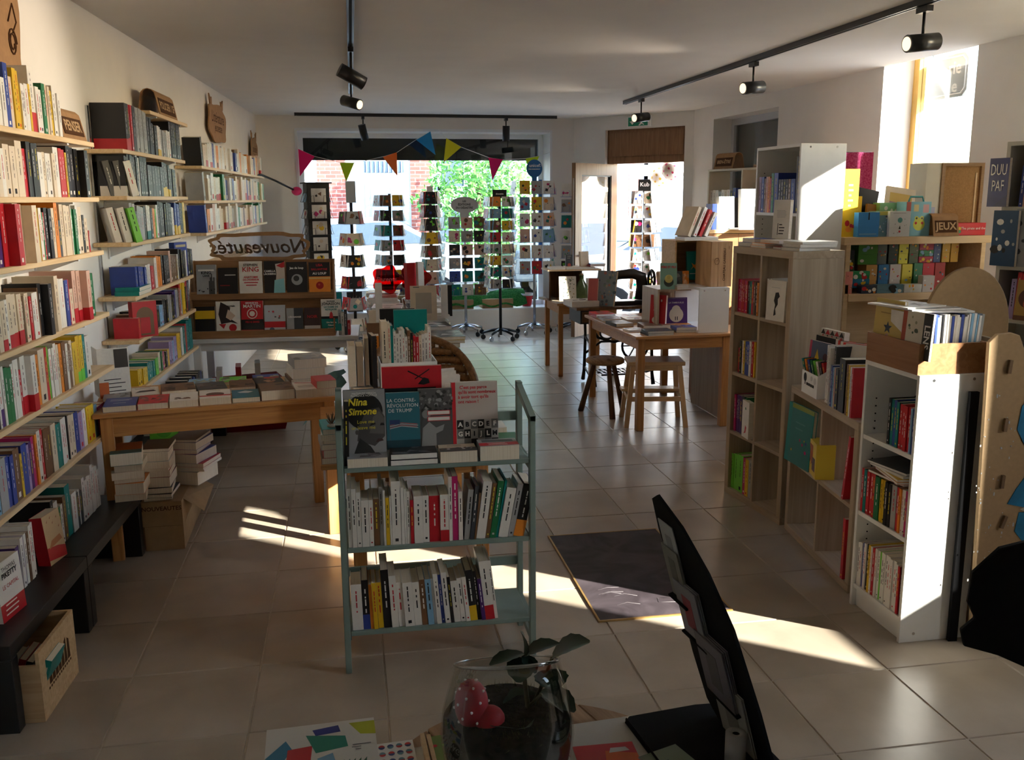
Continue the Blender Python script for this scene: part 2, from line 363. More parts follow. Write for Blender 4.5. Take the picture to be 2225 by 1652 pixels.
# ---- recessed dark window and the three tall windows of the right wall
def rwin(n, a, b, z0, z1, dark=False):
    m = DOORW if dark else YELW
    w_ = struct('window_%d' % n, box(a, b, .0, .27, z0 - .02, z0 + .012), WHITEPAINT, None, tuple(FRW.o), FRW.a)
    mb = MB(); y0, y1 = (.22, .27) if dark else (.27, .335); e = .07
    for q in ((a, a + e, z0, z1), (b - e, b, z0, z1), (a + e, b - e, z0, z0 + e), (a + e, b - e, z1 - e, z1)): mb.box(q[0], q[1], y0, y1, q[2], q[3])
    part('window_frame', mb, GREYBLUE if dark else m, w_)
    part('pane', box(a + e, b - e, y0 + .03, y0 + .036, z0 + e, z1 - e), CLEAR, w_)
    if dark: part('shutter_panel', box(a, b, .275, .30, z0, z1), SHUT, w_)
for k, (a, b, z0, z1) in enumerate(OPEN): rwin(k + 2, a, b, z0, z1, k == 0)
# hanging shop sign outside the right window
sg = thing('hanging_sign', 'grey shop sign with clipped corners hanging outside the tall right window', 'sign', FRW(3.87, .48, 2.48), FRW.a)
def clip(w_, h, c): return [(-w_ / 2 + c, 0), (w_ / 2 - c, 0), (w_ / 2, c), (w_ / 2, h - c), (w_ / 2 - c, h), (-w_ / 2 + c, h), (-w_ / 2, h - c), (-w_ / 2, c)]
part('board', MB().prism(clip(.50, .33, .05), 0, .02, 'y'), mat('sign_grey', (.30, .33, .35), .6, .2, var=0), sg)
mb = MB(); P_ = [(x, .0 + z) for x, z in clip(.45, .28, .04)]; mb.tube([(x, -.002, z + .025) for x, z in P_], .005, 4, closed=True); part('border', mb, INKW, sg)
text('lettering', 'rie', .14, INKW, sg, (.10, -.004, .22), bold=.003); text('lettering', 'e', .14, INKW, sg, (.11, -.004, .08), bold=.003)
part('bracket', MB().tube([(-.2, .01, .33), (-.2, .01, .42), (.2, .01, .42), (.2, .01, .33)], .008), BLACK, sg)

# ================================================================ outside
PAV = mat('pavement', (.42, .40, .37), .9, .1, var=.1, scale=2); ROAD = mat('asphalt', (.22, .22, .23), .9, .1, var=.1, scale=4)
struct('ground', MB().box(-40, 60, -30, 60, -.5, -.16), ROAD)
mb = MB().prism([(-1.6, 12.5), (3.2, 12.65), (4.4, 11.3), (4.7, -6), (6.2, -6), (6.0, 11.9), (4.2, 14.0), (-9, 13.6), (-9, 12.5)], -.16, -.02, 'z'); struct('pavement_near', mb, PAV)
struct('pavement_far', box(-14, 26, 18.3, 21, -.16, -.04), PAV)
def brick_mat(name, c1, c2, mo, sc):
    m = bpy.data.materials.new(name); m.use_nodes = True; nt = m.node_tree; b = nt.nodes['Principled BSDF']; L = nt.links.new
    tc = _n(nt, 'ShaderNodeTexCoord'); mp = _n(nt, 'ShaderNodeMapping'); mp.inputs['Rotation'].default_value = (-PI / 2, 0, 0)
    br = _n(nt, 'ShaderNodeTexBrick'); br.inputs['Color1'].default_value = (*c1, 1); br.inputs['Color2'].default_value = (*c2, 1); br.inputs['Mortar'].default_value = (*mo, 1); br.inputs['Scale'].default_value = sc
    br.inputs['Mortar Size'].default_value = .012; br.inputs['Brick Width'].default_value = .45; br.inputs['Row Height'].default_value = .16
    L(tc.outputs['Object'], mp.inputs[0]); L(mp.outputs[0], br.inputs[0]); L(br.outputs[0], b.inputs['Base Color']); b.inputs['Roughness'].default_value = .9
    return m
BRICK = brick_mat('red_brick', (.30, .075, .055), (.38, .11, .08), (.45, .36, .32), 2.0)
STUCCO = mat('pale_render', (.66, .66, .66), .9, .1, var=.03)
DOORBL = mat('pale_blue_door', (.52, .58, .64), .5, .3, var=.02)
DKGL = mat('dark_window_glass', (.10, .13, .17), .1, .5, var=0); CURT = mat('net_curtain', (.55, .58, .62), .9, .1, var=.1, scale=30, stretch=(8, 1, .2))
def facade(name, label, x0, x1, y, fl):
    t = thing(name, label, 'building', (0, y, 0)); part('wall', box(x0, x1, 0, .4, -.1, 8.5), STUCCO, t)
    for k, a in fl:
        if k == 'b': part('brick_panel', box(a[0], a[1], -.03, 0, a[2], a[3]), BRICK, t)
        elif k == 'w':
            wf = part('window', MB().box(a[0], a[1], -.05, 0, a[2], a[2] + .08).box(a[0], a[1], -.05, 0, a[3] - .08, a[3]).box(a[0], a[0] + .08, -.05, 0, a[2], a[3]).box(a[1] - .08, a[1], -.05, 0, a[2], a[3]), WHITEPAINT, t)
            part('pane', box(a[0] + .08, a[1] - .08, -.02, -.01, a[2] + .08, a[3] - .08), a[4], wf)
        elif k == 'd':
            d = part('door', box(a[0], a[1], -.06, 0, -.04, a[3]), DOORBL, t); n = a[4]
            wd = (a[1] - a[0]) / n
            for i in range(n):
                for z0, z1 in ((.25, .95), (1.1, a[3] - .15)): part('door_panel', box(a[0] + wd * i + .12, a[0] + wd * (i + 1) - .12, -.075, -.06, z0, z1), DOORBL, d)
            part('handle', MB().cyl((a[0] + wd - .06, -.12, 1.05), (a[0] + wd - .06, -.06, 1.05), .03), BLACK, d)
        elif k == 't':
            tr = part('transom_window', box(a[0], a[1], -.03, 0, a[2], a[3]), DKGL, t)
            for i in range(9): part('bar', box(a[0] + (a[1] - a[0]) * (i + .5) / 9 - .01, a[0] + (a[1] - a[0]) * (i + .5) / 9 + .01, -.05, -.03, a[2], a[3]), WHITEPAINT, tr)
        elif k == 'a':                                            # arch of brick voussoirs
            cxx = (a[0] + a[1]) / 2; r = (a[1] - a[0]) / 2 * 1.25; zc = a[2] - r * .6
            for i in range(11):
                th = PI / 2 + (i - 5) * .125
                T = Matrix.Translation((cxx + r * math.cos(th), 0, zc + r * math.sin(th))) @ Matrix.Rotation(-(th - PI / 2), 4, 'Y')
                part('voussoir', MB().box(-.07, .07, -.05, 0, -.14, .14, 0, T), BRICK if i % 2 else STUCCO, t)
    return t
facade('town_house', 'sunlit white and red brick house across the street with arched pale door', -5.5, 3.9, 20.6,
       [('w', (-1.55, -.95, .7, 2.62, CURT)), ('b', (-.62, -.02, .9, 3.2)), ('d', (.38, 1.22, 0, 2.1, 2)), ('t', (.38, 1.22, 2.28, 2.52)), ('a', (.3, 1.3, 2.85)), ('b', (1.36, 1.82, .5, 3.2)), ('w', (1.95, 2.6, 1.9, 2.75, DKGL)), ('w', (1.95, 2.6, .6, 1.6, DKGL)), ('a', (1.85, 2.75, 3.0)), ('b', (-3.2, -1.9, 0, 3.2)), ('w', (2.9, 3.6, .6, 2.7, DKGL))])
facade('corner_house', 'pale house with brick strip and grey panelled double door seen through shop door', 4.6, 12.5, 20.2,
       [('b', (6.15, 6.42, .5, 3.0)), ('d', (6.5, 7.5, 0, 1.95, 2)), ('w', (6.5, 7.5, 2.1, 2.5, DKGL)), ('b', (7.65, 8.5, 0, 3.2)), ('b', (4.7, 5.3, 0, 3.2)), ('w', (9.0, 10.0, .8, 2.6, CURT))])
# clipped shrub tree on the far pavement
LEAF = mat('sunny_leaf', (.11, .30, .055), .6, .3, var=.4, scale=3)
tr = thing('street_tree', 'bright green bushy tree in front of the brick house across the street', 'tree', (2.65, 18.7, -.04))
part('trunk', MB().tube([(0, 0, 0), (.05, .03, .6), (0, 0, 1.3), (-.08, .02, 2.0)], [.09, .08, .07, .05], 8), DARKW, tr)
mb = MB()
for i in range(3600):
    a = R.uniform(0, 2 * PI); b = math.acos(R.uniform(-1, 1)); r = R.random() ** .4
    p = Vector((1.25 * r * math.sin(b) * math.cos(a), .9 * r * math.sin(b) * math.sin(a), 1.75 + 1.75 * r * math.cos(b))); p.x *= 1.0 + .12 * math.sin(5 * p.z)
    d = Vector((R.uniform(-1, 1), R.uniform(-1, 1), R.uniform(-.8, 1))).normalized(); e = d.orthogonal().normalized(); l = R.uniform(.09, .19); ww = l * .22
    mb.add([p, p + d * l * .5 + e * ww, p + d * l, p + d * l * .5 - e * ww], [(0, 1, 2, 3)])
part('foliage', mb, LEAF, tr, kind='stuff')
# parked cars
def car(name, label, loc, rz, body, light=None):
    t = thing(name, label, 'car', loc, rz)
    prof = [(-2.0, .30), (-2.05, .62), (-1.95, .88), (-1.25, .95), (-.75, 1.40), (.55, 1.44), (1.35, 1.0), (2.0, .86), (2.08, .55), (2.02, .30)]
    bev(part('body', MB().prism(prof, -.84, .84, 'y'), body, t), .06, 2)
    g = [(-1.10, .98), (-.70, 1.34), (.50, 1.38), (1.18, 1.02)]
    part('side_window', MB().prism(g, -.86, -.842, 'y'), DKGL, t); part('side_window', MB().prism(g, .842, .86, 'y'), DKGL, t)
    part('pillar', box(-.15, -.08, -.87, -.845, .96, 1.38), body, t)
    part('windscreen', MB().add([(.62, -.72, 1.42), (.62, .72, 1.42), (1.37, .74, 1.02), (1.37, -.74, 1.02)], [(0, 1, 2, 3)]), DKGL, t)
    for x in (-1.3, 1.3):
        for y in (-.80, .80):
            wv = part('wheel', MB().cyl((x, y - .1, .15), (x, y + .1, .15), .30, n=20), BLACKM, t); part('hubcap', MB().cyl((x, y - .105, .15), (x, y + .105, .15), .17, n=12), CHROME, wv)
    rl = mat('tail_lamp', (.65, .02, .02), .15, .5, var=0)
    for y in (-.7, .7): part('tail_lamp', box(-2.08, -1.90, y - .13, y + .13, .70, .86), rl, t)
    part('bumper', box(-2.12, -1.98, -.80, .80, .32, .5), BLACKM, t)
    return t
car('parked_car', 'silver car parked across the street behind the card racks', (.2, 16.9, -.04), 0, mat('silver_car', (.55, .58, .60), .25, .5, .3, var=0))
car('parked_car', 'dark grey car parked beside the green tree', (4.85, 16.9, -.04), PI, mat('grey_car', (.10, .12, .13), .25, .5, .3, var=0))
car('parked_car', 'white car with red tail lamps parked right outside the shop door', (5.6, 13.8, -.10), math.radians(140), mat('white_car', (.75, .76, .77), .25, .5, 0, var=0))
ROW = {}
ROW['one_a']=(3.798,'w78.183 b40.236 c41.192 y69.227 w22.178 w22.176 w39.183 y20.185 w54.258/r w35.184 w36.177 g37.205 c31.206 c25.200 y26.187 w32.209 w26.184 w33.183')
ROW['one_b']=(3.727,'c38.176 w34.176 c112.193 c64.212 r44.186 d8.184 k43.215 k34.211 k33.212 w50.180 c31.182 w31.179 w44.180 c39.182 w59.210 r75.208 y21.193 k190.223+3')
ROW['one_c']=(3.656,'p43.212 r94.231+4 c26.199/r c145.229+4 w34.195 o21.205 y61.210 w30.210 g24.192 r18.192 k75.210 c36.208 o39.232 d29.155 c124.223 w10.219 g70.204 w30.217 c53.210 k31.173 c47.157 r13.100')
ROW['one_d']=(3.574,'c38.184 c39.183/r w29.184 c134.200/r n21.180 c20.182 c35.187 r22.172 w23.182 w40.183 n12.198 k78.212+3 w18.198 k25.116 w25.176 c42.231+2 e18.197 w104.213 b41.200 r28.200 c43.155 h149.232/r+3 c47.192 c32.190 g57.202')
ROW['one_e']=(3.499,'k9.204 w14.205 w33.218/p w19.218 g69.209 w25.212 w47.222 r26.176 w93.223/r+2 v28.184 c29.193 o35.204 c66.218 r31.218 e15.219 w29.206 w25.206 w32.219 c26.210 o29.210 n45.212 w27.199 n35.189 c35.202 y51.189 y90.209/e t39.203 w55.190')
ROW['one_f']=(3.419,'l23.103 s66.195 b68.190 n58.198 y20.168 b54.197 v28.181 p28.187 m28.200 o22.203 w36.210 r30.209 n84.201 c55.199 t57.187 w84.196 k12.194 c76.189 t13.181 b51.182 v56.170 w48.172 y110.174 l52.157 m64.138 r59.139')
ROW['bench_a']=(3.333,'o40.138 b35.179 w36.170 o37.179 l38.165 y26.153 p35.169 w26.192 v13.193 w22.193 n19.193 w28.212 w28.211')
ROW['bench_b']=(3.917,'k32.216 w53.196/r g22.162 w26.166 n38.193 t60.224 w62.171 d28.157 w25.162 d27.149 w35.198 w32.178 w28.188 w28.183 w33.223 w33.200 w30.198 w21.174')
ROW['two_a']=(5.485,'k81.268/r r73.267 k64.260 s248.257 k96.217 k74.188 k63.177 w91.183/y s162.167 w84.172 k331.254')
ROW['two_b']=(5.398,'k70.213/w d209.233 w44.215 k159.233 d59.182 d61.181 d62.180 d63.182 d65.181 d58.180 k201.211/y d72.178 d88.177')
ROW['two_c']=(5.423,'s103.211 d42.166 s165.195 k46.190 w82.196/t k48.179 o73.179 e25.173 w45.197 k215.217 k154.209 w72.180 b165.208/y k94.208 y64.209')
ROW['two_d']=(5.086,'b217.156 w46.149 w56.151 r86.137 w59.180 o132.187 k195.185 h45.211 n188.168 w29.166 k120.199 k104.175 w67.179 k180.187')
ROW['two_e']=(4.781,'r89.114 n108.123 k303.130 l91.129 k133.152 w49.141 k164.165 s197.180 k175.185')
ROW['two_e2']=(6.113,'s123.169 p63.175 b65.182 n80.188 r41.206 y125.214 r72.215 d44.215 d44.216')
ROW['two_f']=(5.322,'y193.100 t186.107 e65.100 c49.122 g74.124 m39.111 k89.101 y48.104 v86.145 l50.137 v90.156 y93.164 n33.162 w63.184 t70.188 r43.192 t73.208 t105.211')
ROW['cart_mid']=(0.014,'w15.221 w17.220 w17.206 w27.176 w16.175 n22.176 s13.219 w9.208 y14.179 w7.186 w34.239 w12.215 w8.209 w13.198 r13.166 w33.179 w23.178 r40.175 w32.178/r w13.246 m22.250 w16.186')
ROW['cart_mid_lean']=(0.428,'s21.192 d16.205 n8.178 w34.229 n16.212 g23.237 t9.226 w36.192 s21.206 k39.204/o')
ROW['cart_low']=(0.011,'w40.178 k26.192/b o12.174 y17.181 y20.179 k29.227 w26.203 w23.174 w36.173 w27.171 n22.179 l23.180 w10.179 w18.199 b13.192 w21.201 k13.183 w25.165 w19.174 w17.178 k27.202/y k15.196 p16.166 w34.237/r w13.234')
ROW['kal_a']=(0.013,'n17.183 m17.185 r17.184 m16.183 r20.182 r16.182 m16.181 r19.181 k19.181 t19.180 r19.181 n19.180 k19.181 o18.180 n15.181 r14.181')
ROW['kal_b']=(0.315,'w22.210 k16.209 w18.213 k20.180')
ROW['kal_c']=(0.114,'r18.142 k20.186 w19.189 y19.190 b29.190 b22.193 w22.198 r19.199 y15.198')
ROW['kal_d']=(0.028,'m19.215 p17.216 p17.216 p17.217 p20.218 d30.224 g23.221')
ROW['kal_e']=(0.021,'e46.202 e45.208 e44.213 e58.220 m33.215 y33.215 s39.221')
ROW['bil_a']=(0.159,'k17.185 t18.184 b20.184 t19.181 r17.177 r19.176 r19.176 r19.175 l11.174 b14.173')
ROW['bil_b']=(-0.005,'r16.185 t21.184 r22.186 r24.188 r17.186 g34.181 y18.178 y19.178 k22.178 k22.176 s33.180 r17.179 o14.179 w14.179 w17.181 m14.182 b18.182')
ROW['bil_c']=(0.009,'w17.186 w17.192 b16.195 w16.199 k19.202 y16.205 w13.204 r16.203 w16.207 w16.204 e12.204 w18.207 w15.208 w18.210 w19.211 w15.206 w19.205 w17.199 r14.197 k14.200 w11.201 b10.202')
# ================================================================ left wall: planks, signs, books
CN = {k: v[0] for k, v in PAL.items()}
def wall_shelf(u0, u1, z, label, depth=.20, brackets=2, m=PINE):
    t = thing('wall_shelf', label, 'shelf', FLW(u0, 0, z), FLW.a, 'pine planks on the left wall')
    bev(part('plank', box(0, u1 - u0, -depth, -.004, -.022, 0), m, t), .002)
    for k in range(brackets):
        x = (u1 - u0) * (.18 + .64 * k / max(1, brackets - 1))
        part('bracket', MB().box(x - .012, x + .012, -depth * .96, -.004, -.030, -.0225).box(x - .012, x + .012, -.010, 0, -.10, -.03).add([(x - .003, -depth * .9, -.030), (x + .003, -depth * .9, -.030), (x + .003, -.01, -.03), (x - .003, -.01, -.03), (x - .003, -.01, -.09), (x + .003, -.01, -.09)], [(0, 3, 4), (1, 5, 2), (0, 4, 5, 1)]), WHITEPAINT, t)
    return t
LV = ['top', 'second', 'third', 'fourth', 'fifth', 'lowest']
Z1 = [1.993, 1.737, 1.484, 1.183, .917, .619]
for k, z in enumerate(Z1): wall_shelf(2.9, 4.84, z, '%s pine plank of the near wall bay, crowded with pale books' % LV[k])
Z2 = [1.990, 1.745, 1.497, 1.204, .965, .700]
for k, z in enumerate(Z2): wall_shelf(5.33, 6.86, z, '%s long pine plank of the middle wall bay, mostly dark crime novels' % LV[k])
wall_shelf(5.98, 7.02, 2.245, 'short pine plank at the very top carrying the POLICIER sign')
Z3 = [1.975, 1.718, 1.475, 1.21]
for k, z in enumerate(Z3): wall_shelf(7.43, 11.0, z, '%s plank of the far wall bay beneath the cut-out signs' % LV[k], brackets=4)
rl = thing('shelf_rail', 'grey slotted steel rail carrying the middle bay planks', 'shelf rail', FLW(5.43, 0, .6), FLW.a)
part('upright', box(-.012, .012, -.012, -.001, 0, 1.62), CHROME, rl)

def fill(fr, key, z, v, where, group, cat='book', d=(.125, .15), name='book', lean=None, split=62, u_shift=0., order='from the camera end', hmax=.26):
    """stand the books of one measured row: spines v in front of the frame's x axis"""
    u, spec = ROW[key]; u += u_shift; seq = []
    for t in spec.split():
        m = re.match(r'([a-z])(\d+)\.(\d+)?(?:/([a-z]))?(?:\+(\d+))?$', t)
        T = int(m[2]); n = max(1, round(T / 45)) if T > split else 1
        for i in range(n): seq.append((m[1], T / n / 1000, (int(m[3]) / 1000 if m[3] else R.uniform(.17, .2)) - (.004 * i if i else 0), m[4], (int(m[5]) if m[5] else 0) / 100 if i == n - 1 else 0))
    for i, (c, T, h, b, p) in enumerate(seq):
        h = min(h, hmax); dd = R.uniform(*d) + (.03 if h > .215 else 0)
        l = 0
        if lean: l = lean if not callable(lean) else lean(i, len(seq))
        spine_book(fr, u + T / 2, z, max(.005, T - .0012), h, dd, c, y=-v - p + R.uniform(-.004, .004), lean=l, band=b,
                   label='%s %s, %s %s, %s' % (CN[c], name.replace('_', ' '), ORD[i + 1], order, where), group=group, cat=cat, name=name)
        u += T
    return u
NB = 'of the near wall bay'
for k, key in enumerate(['one_a', 'one_b', 'one_c', 'one_d', 'one_e', 'one_f']):
    fill(FLW, key, Z1[k], .18, '%s plank %s' % (LV[k], NB), 'books on the %s plank of the near bay' % LV[k])
MBAY = 'of the middle bay'
for key, k, w_, hm in (('two_a', 0, 'top plank', .25), ('two_b', 1, 'second plank', .235), ('two_c', 2, 'third plank', .235), ('two_d', 3, 'fourth plank', .2), ('two_e', 4, 'fifth plank', .18), ('two_e2', 4, 'fifth plank far half', .22), ('two_f', 5, 'lowest plank', .21)):
    sh_ = 0
    fill(FLW, key, Z2[k] if key != 'two_e2' else .965, .18, '%s %s' % (w_, MBAY), 'novels on the %s of the middle bay' % w_, cat='novel', name='novel', hmax=hm, u_shift={'two_d': .36, 'two_e': .6, 'two_e2': .02}.get(key, 0) if key != 'two_e' else .62, split=40 if key != 'two_e' else 70)
# leaning pairs at the near end of the middle bay
for k, (cs, z) in enumerate(((('k', 'k', 'w'), Z2[1]), (('w', 'w', 'e'), Z2[2]))):
    for i, c in enumerate(cs):
        spine_book(FLW, 5.40 + .012 * i, z, .036, .19, .11, c, y=-.12 - .052 * i, lean=-.20, yaw=-.95, label='%s tilted novel, %s from the camera end, %s plank of the middle bay' % (CN[c], ORD[i + 1], LV[k + 1]), group='tilted novels', cat='novel', name='novel')
# far bay: generated rows of mostly white and cream paperbacks
for k in range(3):
    u = 7.62; i = 0; end = (10.75, 10.8, 10.8)[k]
    while u < end:
        T = R.uniform(.075, .115); c = R.choice('wwwwcccchrwwkcbgosn'); i += 1; h = R.uniform(.165, .2) if R.random() < .85 else .215
        spine_book(FLW, u + T / 2, Z3[k], T - .002, h, .13, c, y=-.18 - (.02 if R.random() < .15 else 0), band='r' if R.random() < .15 else None, label='%s novel, %s from the camera end, %s plank of the far wall bay' % (CN[c], ORD[i], LV[k]), group='novels on the %s plank of the far bay' % LV[k], cat='novel', name='novel')
        u += T + .001
for k, c in enumerate('ksb'):
    spine_book(FLW, 7.53, Z3[k], .06, .215, .13, c, y=-.19, lean=-.16, label='thick %s novel leaning at the camera end of the %s plank, far bay' % (CN[c], LV[k]), cat='novel', name='novel')
# lying books in the middle bay
for i, (c, dz) in enumerate((('t', 0), ('t', .026), ('r', .052))):
    pass
def flat(fr, x, y, z, w_, h, t, c, label, group=None, yaw=0, art=None, cat='book', name='book', pages=PAGES): return face_book(fr, x, y, z, w_, h, t, c, flat=True, yaw=yaw, label=label, group=group, art=art, cat=cat, name=name, pages=pages)
flat(FLW, 5.52, -.205, Z2[3], .26, .13, .022, 't', 'teal novel lying flat under another on the fourth plank, middle bay', cat='novel', name='novel')
flat(FLW, 5.53, -.205, Z2[3] + .022, .25, .13, .022, 't', 'upper of two teal novels lying flat on the fourth plank, middle bay', cat='novel', name='novel')
def art_gold(o, w_, h): a = Art(o, w_, h); a.disc(.5, .48, .36, (.45, .33, .16), n=24).disc(.5, .48, .30, (.03, .04, .10)).disc(.5, .48, .14, (.4, .3, .15)).rect(.1, .9, .86, .93, (.5, .42, .25)).rect(.15, .85, .06, .14, (.5, .42, .25)); a.done()
face_book(FLW, 6.70, -.16, Z2[3], .15, .235, .04, 'b', yaw=-.35, label='blue novel with gold ornaments turned face out, fourth plank, middle bay', cat='novel', name='novel', art=art_gold)
def art_photo(seed, base):
    def f(o, w_, h):
        r = random.Random(seed); a = Art(o, w_, h)
        for i in range(9):
            x, y = r.uniform(0, .8), r.uniform(0, .7); k = r.uniform(.4, 1.6); a.poly([(x, y), (min(1, x + r.uniform(.1, .4)), y + r.uniform(-.05, .1)), (min(1, x + r.uniform(.1, .3)), min(1, y + r.uniform(.1, .3))), (x + r.uniform(-.02, .1), min(1, y + r.uniform(.1, .3)))], tuple(min(1, b * k) for b in base))
        a.done()
    return f
face_book(FLW, 5.47, -.205, Z2[4], .14, .2, .05, 'r', yaw=-.9, label='red thriller with arched window turned face out, fifth plank, middle bay', cat='novel', name='novel', art=lambda o, w_, h: Art(o, w_, h).rect(.15, .85, .05, .6, 'n').disc(.5, .6, .35, 'n').rect(.3, .7, .1, .55, 'r').done())

def tunnel_sign(fr, x, y, z, L_, txt, label, size=.055, hgt=.135, dep=.14, s=1):
    """bent board standing like a little tunnel, a dark plate with the section name on its sloping front"""
    t = thing('section_sign', label, 'sign', fr(x, y, z), fr.a, 'bent cardboard section signs')
    out = [(-dep / 2, 0)]; out += [(-dep * .34, hgt * .72)] + [(-dep * .34 * math.cos(a), hgt * .72 + hgt * .28 * math.sin(a)) for a in (.5, 1.0, 1.57, 2.1, 2.6)] + [(dep * .34, hgt * .72), (dep / 2, 0)]
    inn = [(u * .93, max(0, v - .004) if v > 0 else 0) for u, v in out]
    part('bent_board', MB().prism(out + inn[::-1], -L_ / 2, L_ / 2, 'x'), CARDSIGN, t)
    ang = math.atan2(dep * .16, hgt * .72)
    T = Matrix.Translation((0, -dep / 2 - .001, 0)) @ Matrix.Rotation(-ang, 4, 'X')
    part('plate', MB().box(-L_ * .42, L_ * .42, -.0025, 0, hgt * .16, hgt * .70, 0, T), CARDDARK, t)
    o = text('lettering', txt, size, mat('engraved_letter', (.50, .33, .18), .7, .2, var=0), t, T @ Vector((0, -.0032, hgt * .43)), (PI / 2 - ang, 0, 0), bold=.0015)
    return t
tunnel_sign(FLW, 4.665, -.105, Z1[0], .32, 'PENSER', 'bent cardboard sign reading PENSER at the end of the near bay', size=.066, hgt=.145)
tunnel_sign(FLW, 6.62, -.10, 2.245, .50, 'POLICIER / SF', 'bent cardboard sign reading POLICIER / SF on the short top plank', size=.068, hgt=.17)
def cloud_sign(fr, x, y, z, w_, h, lab, lines, ears=True, rz=0):
    t = thing('cut_out_sign', lab, 'sign', fr(x, y, z), fr.a + rz, 'cut-out wall signs')
    pts = []
    for i in range(40):
        a = 2 * PI * i / 40; k = 1 + .07 * math.sin(6 * a); pts.append((w_ / 2 * k * math.copysign(abs(math.cos(a)) ** .7, math.cos(a)), h / 2 * k * math.copysign(abs(math.sin(a)) ** .7, math.sin(a))))
    mb = MB().prism(pts, -.012, 0, 'y')
    if ears:
        for s in (-1, 1): mb.prism([(s * w_ * .28, h * .42), (s * w_ * .36, h * .42), (s * w_ * .40, h * .70), (s * w_ * .33, h * .60), (s * w_ * .27, h * .64)][::s], -.012, 0, 'y')
    part('board', mb, CARDSIGN, t)
    for i, (tx, sz) in enumerate(lines): text('lettering', tx, sz, CARDDARK, t, (0, -.0128, h * (.14 - .26 * i)), shear=.3, bold=.001)
    return t
cloud_sign(FLW, 9.17, -.03, 2.41, .86, .34, 'brown cut-out cloud sign with two horns on the wall over the far bay', [('Littérature', .14), ('jeunesse', .11)])
cloud_sign(FLW, 11.5, -.03, 2.25, .5, .36, 'smaller brown cut-out sign on the wall by the street window', [('poésie', .12), ('théâtre', .09)])
cs = cloud_sign(FLW, 4.20, -.04, 2.43, .52, .54, 'brown engraved cut-out sign standing over the nearest shelf end', [('', .1)], ears=False)
part('scroll', MB().tube([(.16 + .045 * math.cos(a * .5) * (1 - a / 40), -.0135, -.06 + .06 * math.sin(a * .5) * (1 - a / 40)) for a in range(26)], .004, 4).tube([(.13, -.0135, .02), (.19, -.0135, .10), (.22, -.0135, .03), (.17, -.0135, -.02)], .004, 4), CARDDARK, cs)
# pink headed tool on an arm at the far end
t = thing('wall_pointer', 'black arm with a pink round end sticking out over the far shelf', 'reading lamp', FLW(10.9, -.2, 1.93), FLW.a)
part('arm', MB().tube([(-.5, .05, .02), (-.2, .0, .06), (.05, -.12, 0), (.25, -.30, -.10)], .012), BLACK, t); part('head', MB().ball((.28, -.33, -.115), .05, sc=(1, 1.2, 1)), ck((.6, .03, .16)), t)

# ---- low black benches under the planks, books on them
def bench(u0, u1, label, d=.33, h=.31):
    t = thing('low_bench', label, 'bench', FLW(u0, 0, 0), FLW.a, 'black lacquered benches'); L_ = u1 - u0
    bev(part('bench_top', box(0, L_, -d, -.01, h - .05, h), BLACKW, t), .002)
    for x in (0, L_ - .05): bev(part('leg_panel', box(x, x + .05, -d, -.01, 0, h - .0505), BLACKW, t), .002)
    return t
bench(3.02, 3.795, 'black lacquered low bench nearest the camera, wine crate beneath it')
bench(3.80, 4.62, 'black lacquered low bench between the crate bench and the cartons')
bench(5.25, 7.0, 'long black lacquered bench under the middle bay')
fill(FLW, 'bench_a', .31, .20, 'on the near black bench', 'books on the near bench', u_shift=-.08)
fill(FLW, 'bench_b', .31, .19, 'on the second black bench', 'books on the second bench', u_shift=-.06)
def art_piketty(o, w_, h):
    a = Art(o, w_, h); a.rect(.04, .96, .36, .97, (.80, .77, .72)).rect(0, 1, 0, .30, 'r').lines(.15, .85, .08, .24, 3, (.85, .75, .7)); a.done()
    a.txt('THOMAS', .022, .5, .86, INK); a.txt('PIKETTY', .026, .5, .75, INK, bold=.001); a.txt('LE CAPITAL', .02, .5, .56, INKR)
face_book(FLW, 3.27, -.255, .31, .155, .205, .08, 'w', yaw=-.12, tilt=.05, label='thick white economics book with red band, face out on the near bench', art=art_piketty)
def art_sunset(o, w_, h):
    a = Art(o, w_, h); a.rect(0, 1, 0, 1, (.62, .44, .25)); a.poly([(0, .1), (1, 0), (1, .22), (.6, .3), (0, .36)], 'r').poly([(.1, .32), (.9, .38), (.8, .5), (.3, .46)], (.5, .2, .08))
    for x, z in ((.2, .85), (.4, .9), (.5, .78), (.75, .85), (.8, .65)): a.poly([(x, z), (x + .08, z + .04), (x + .03, z - .02)], (.3, .08, .04))
    a.done()
face_book(FLW, 3.77, -.235, .31, .13, .2, .05, 'r', yaw=-.15, tilt=.1, label='red novel with a sandy sunset cover, face out in the middle of the bench row', art=art_sunset)
# stack of thick novels on the bench end
z = .31
for i, (w_, t_, c, x, yw) in enumerate(((.14, .035, 'w', 4.50, .05), (.13, .055, 'o', 4.49, -.06), (.135, .022, 'n', 4.50, .1), (.145, .035, 'c', 4.49, .16), (.125, .035, 'c', 4.50, -.04), (.14, .06, 't', 4.48, .08))):
    art = (lambda o, w2, h: Art(o, w2, h).rect(0, 1, .3, 1, (.45, .12, .03)).rect(0, 1, 0, .3, (.05, .10, .10)).done()) if i == 5 else None
    face_book(FLW, x, -.32, z, w_, .21, t_, c, flat=True, yaw=PI / 2 * 0 + yw - FLW.a + .1, label='thick %s novel, %s from the bottom of the stack at the bench end' % (CN[c], ORD[i + 1]), group='stack at the bench end', art=art); z += t_
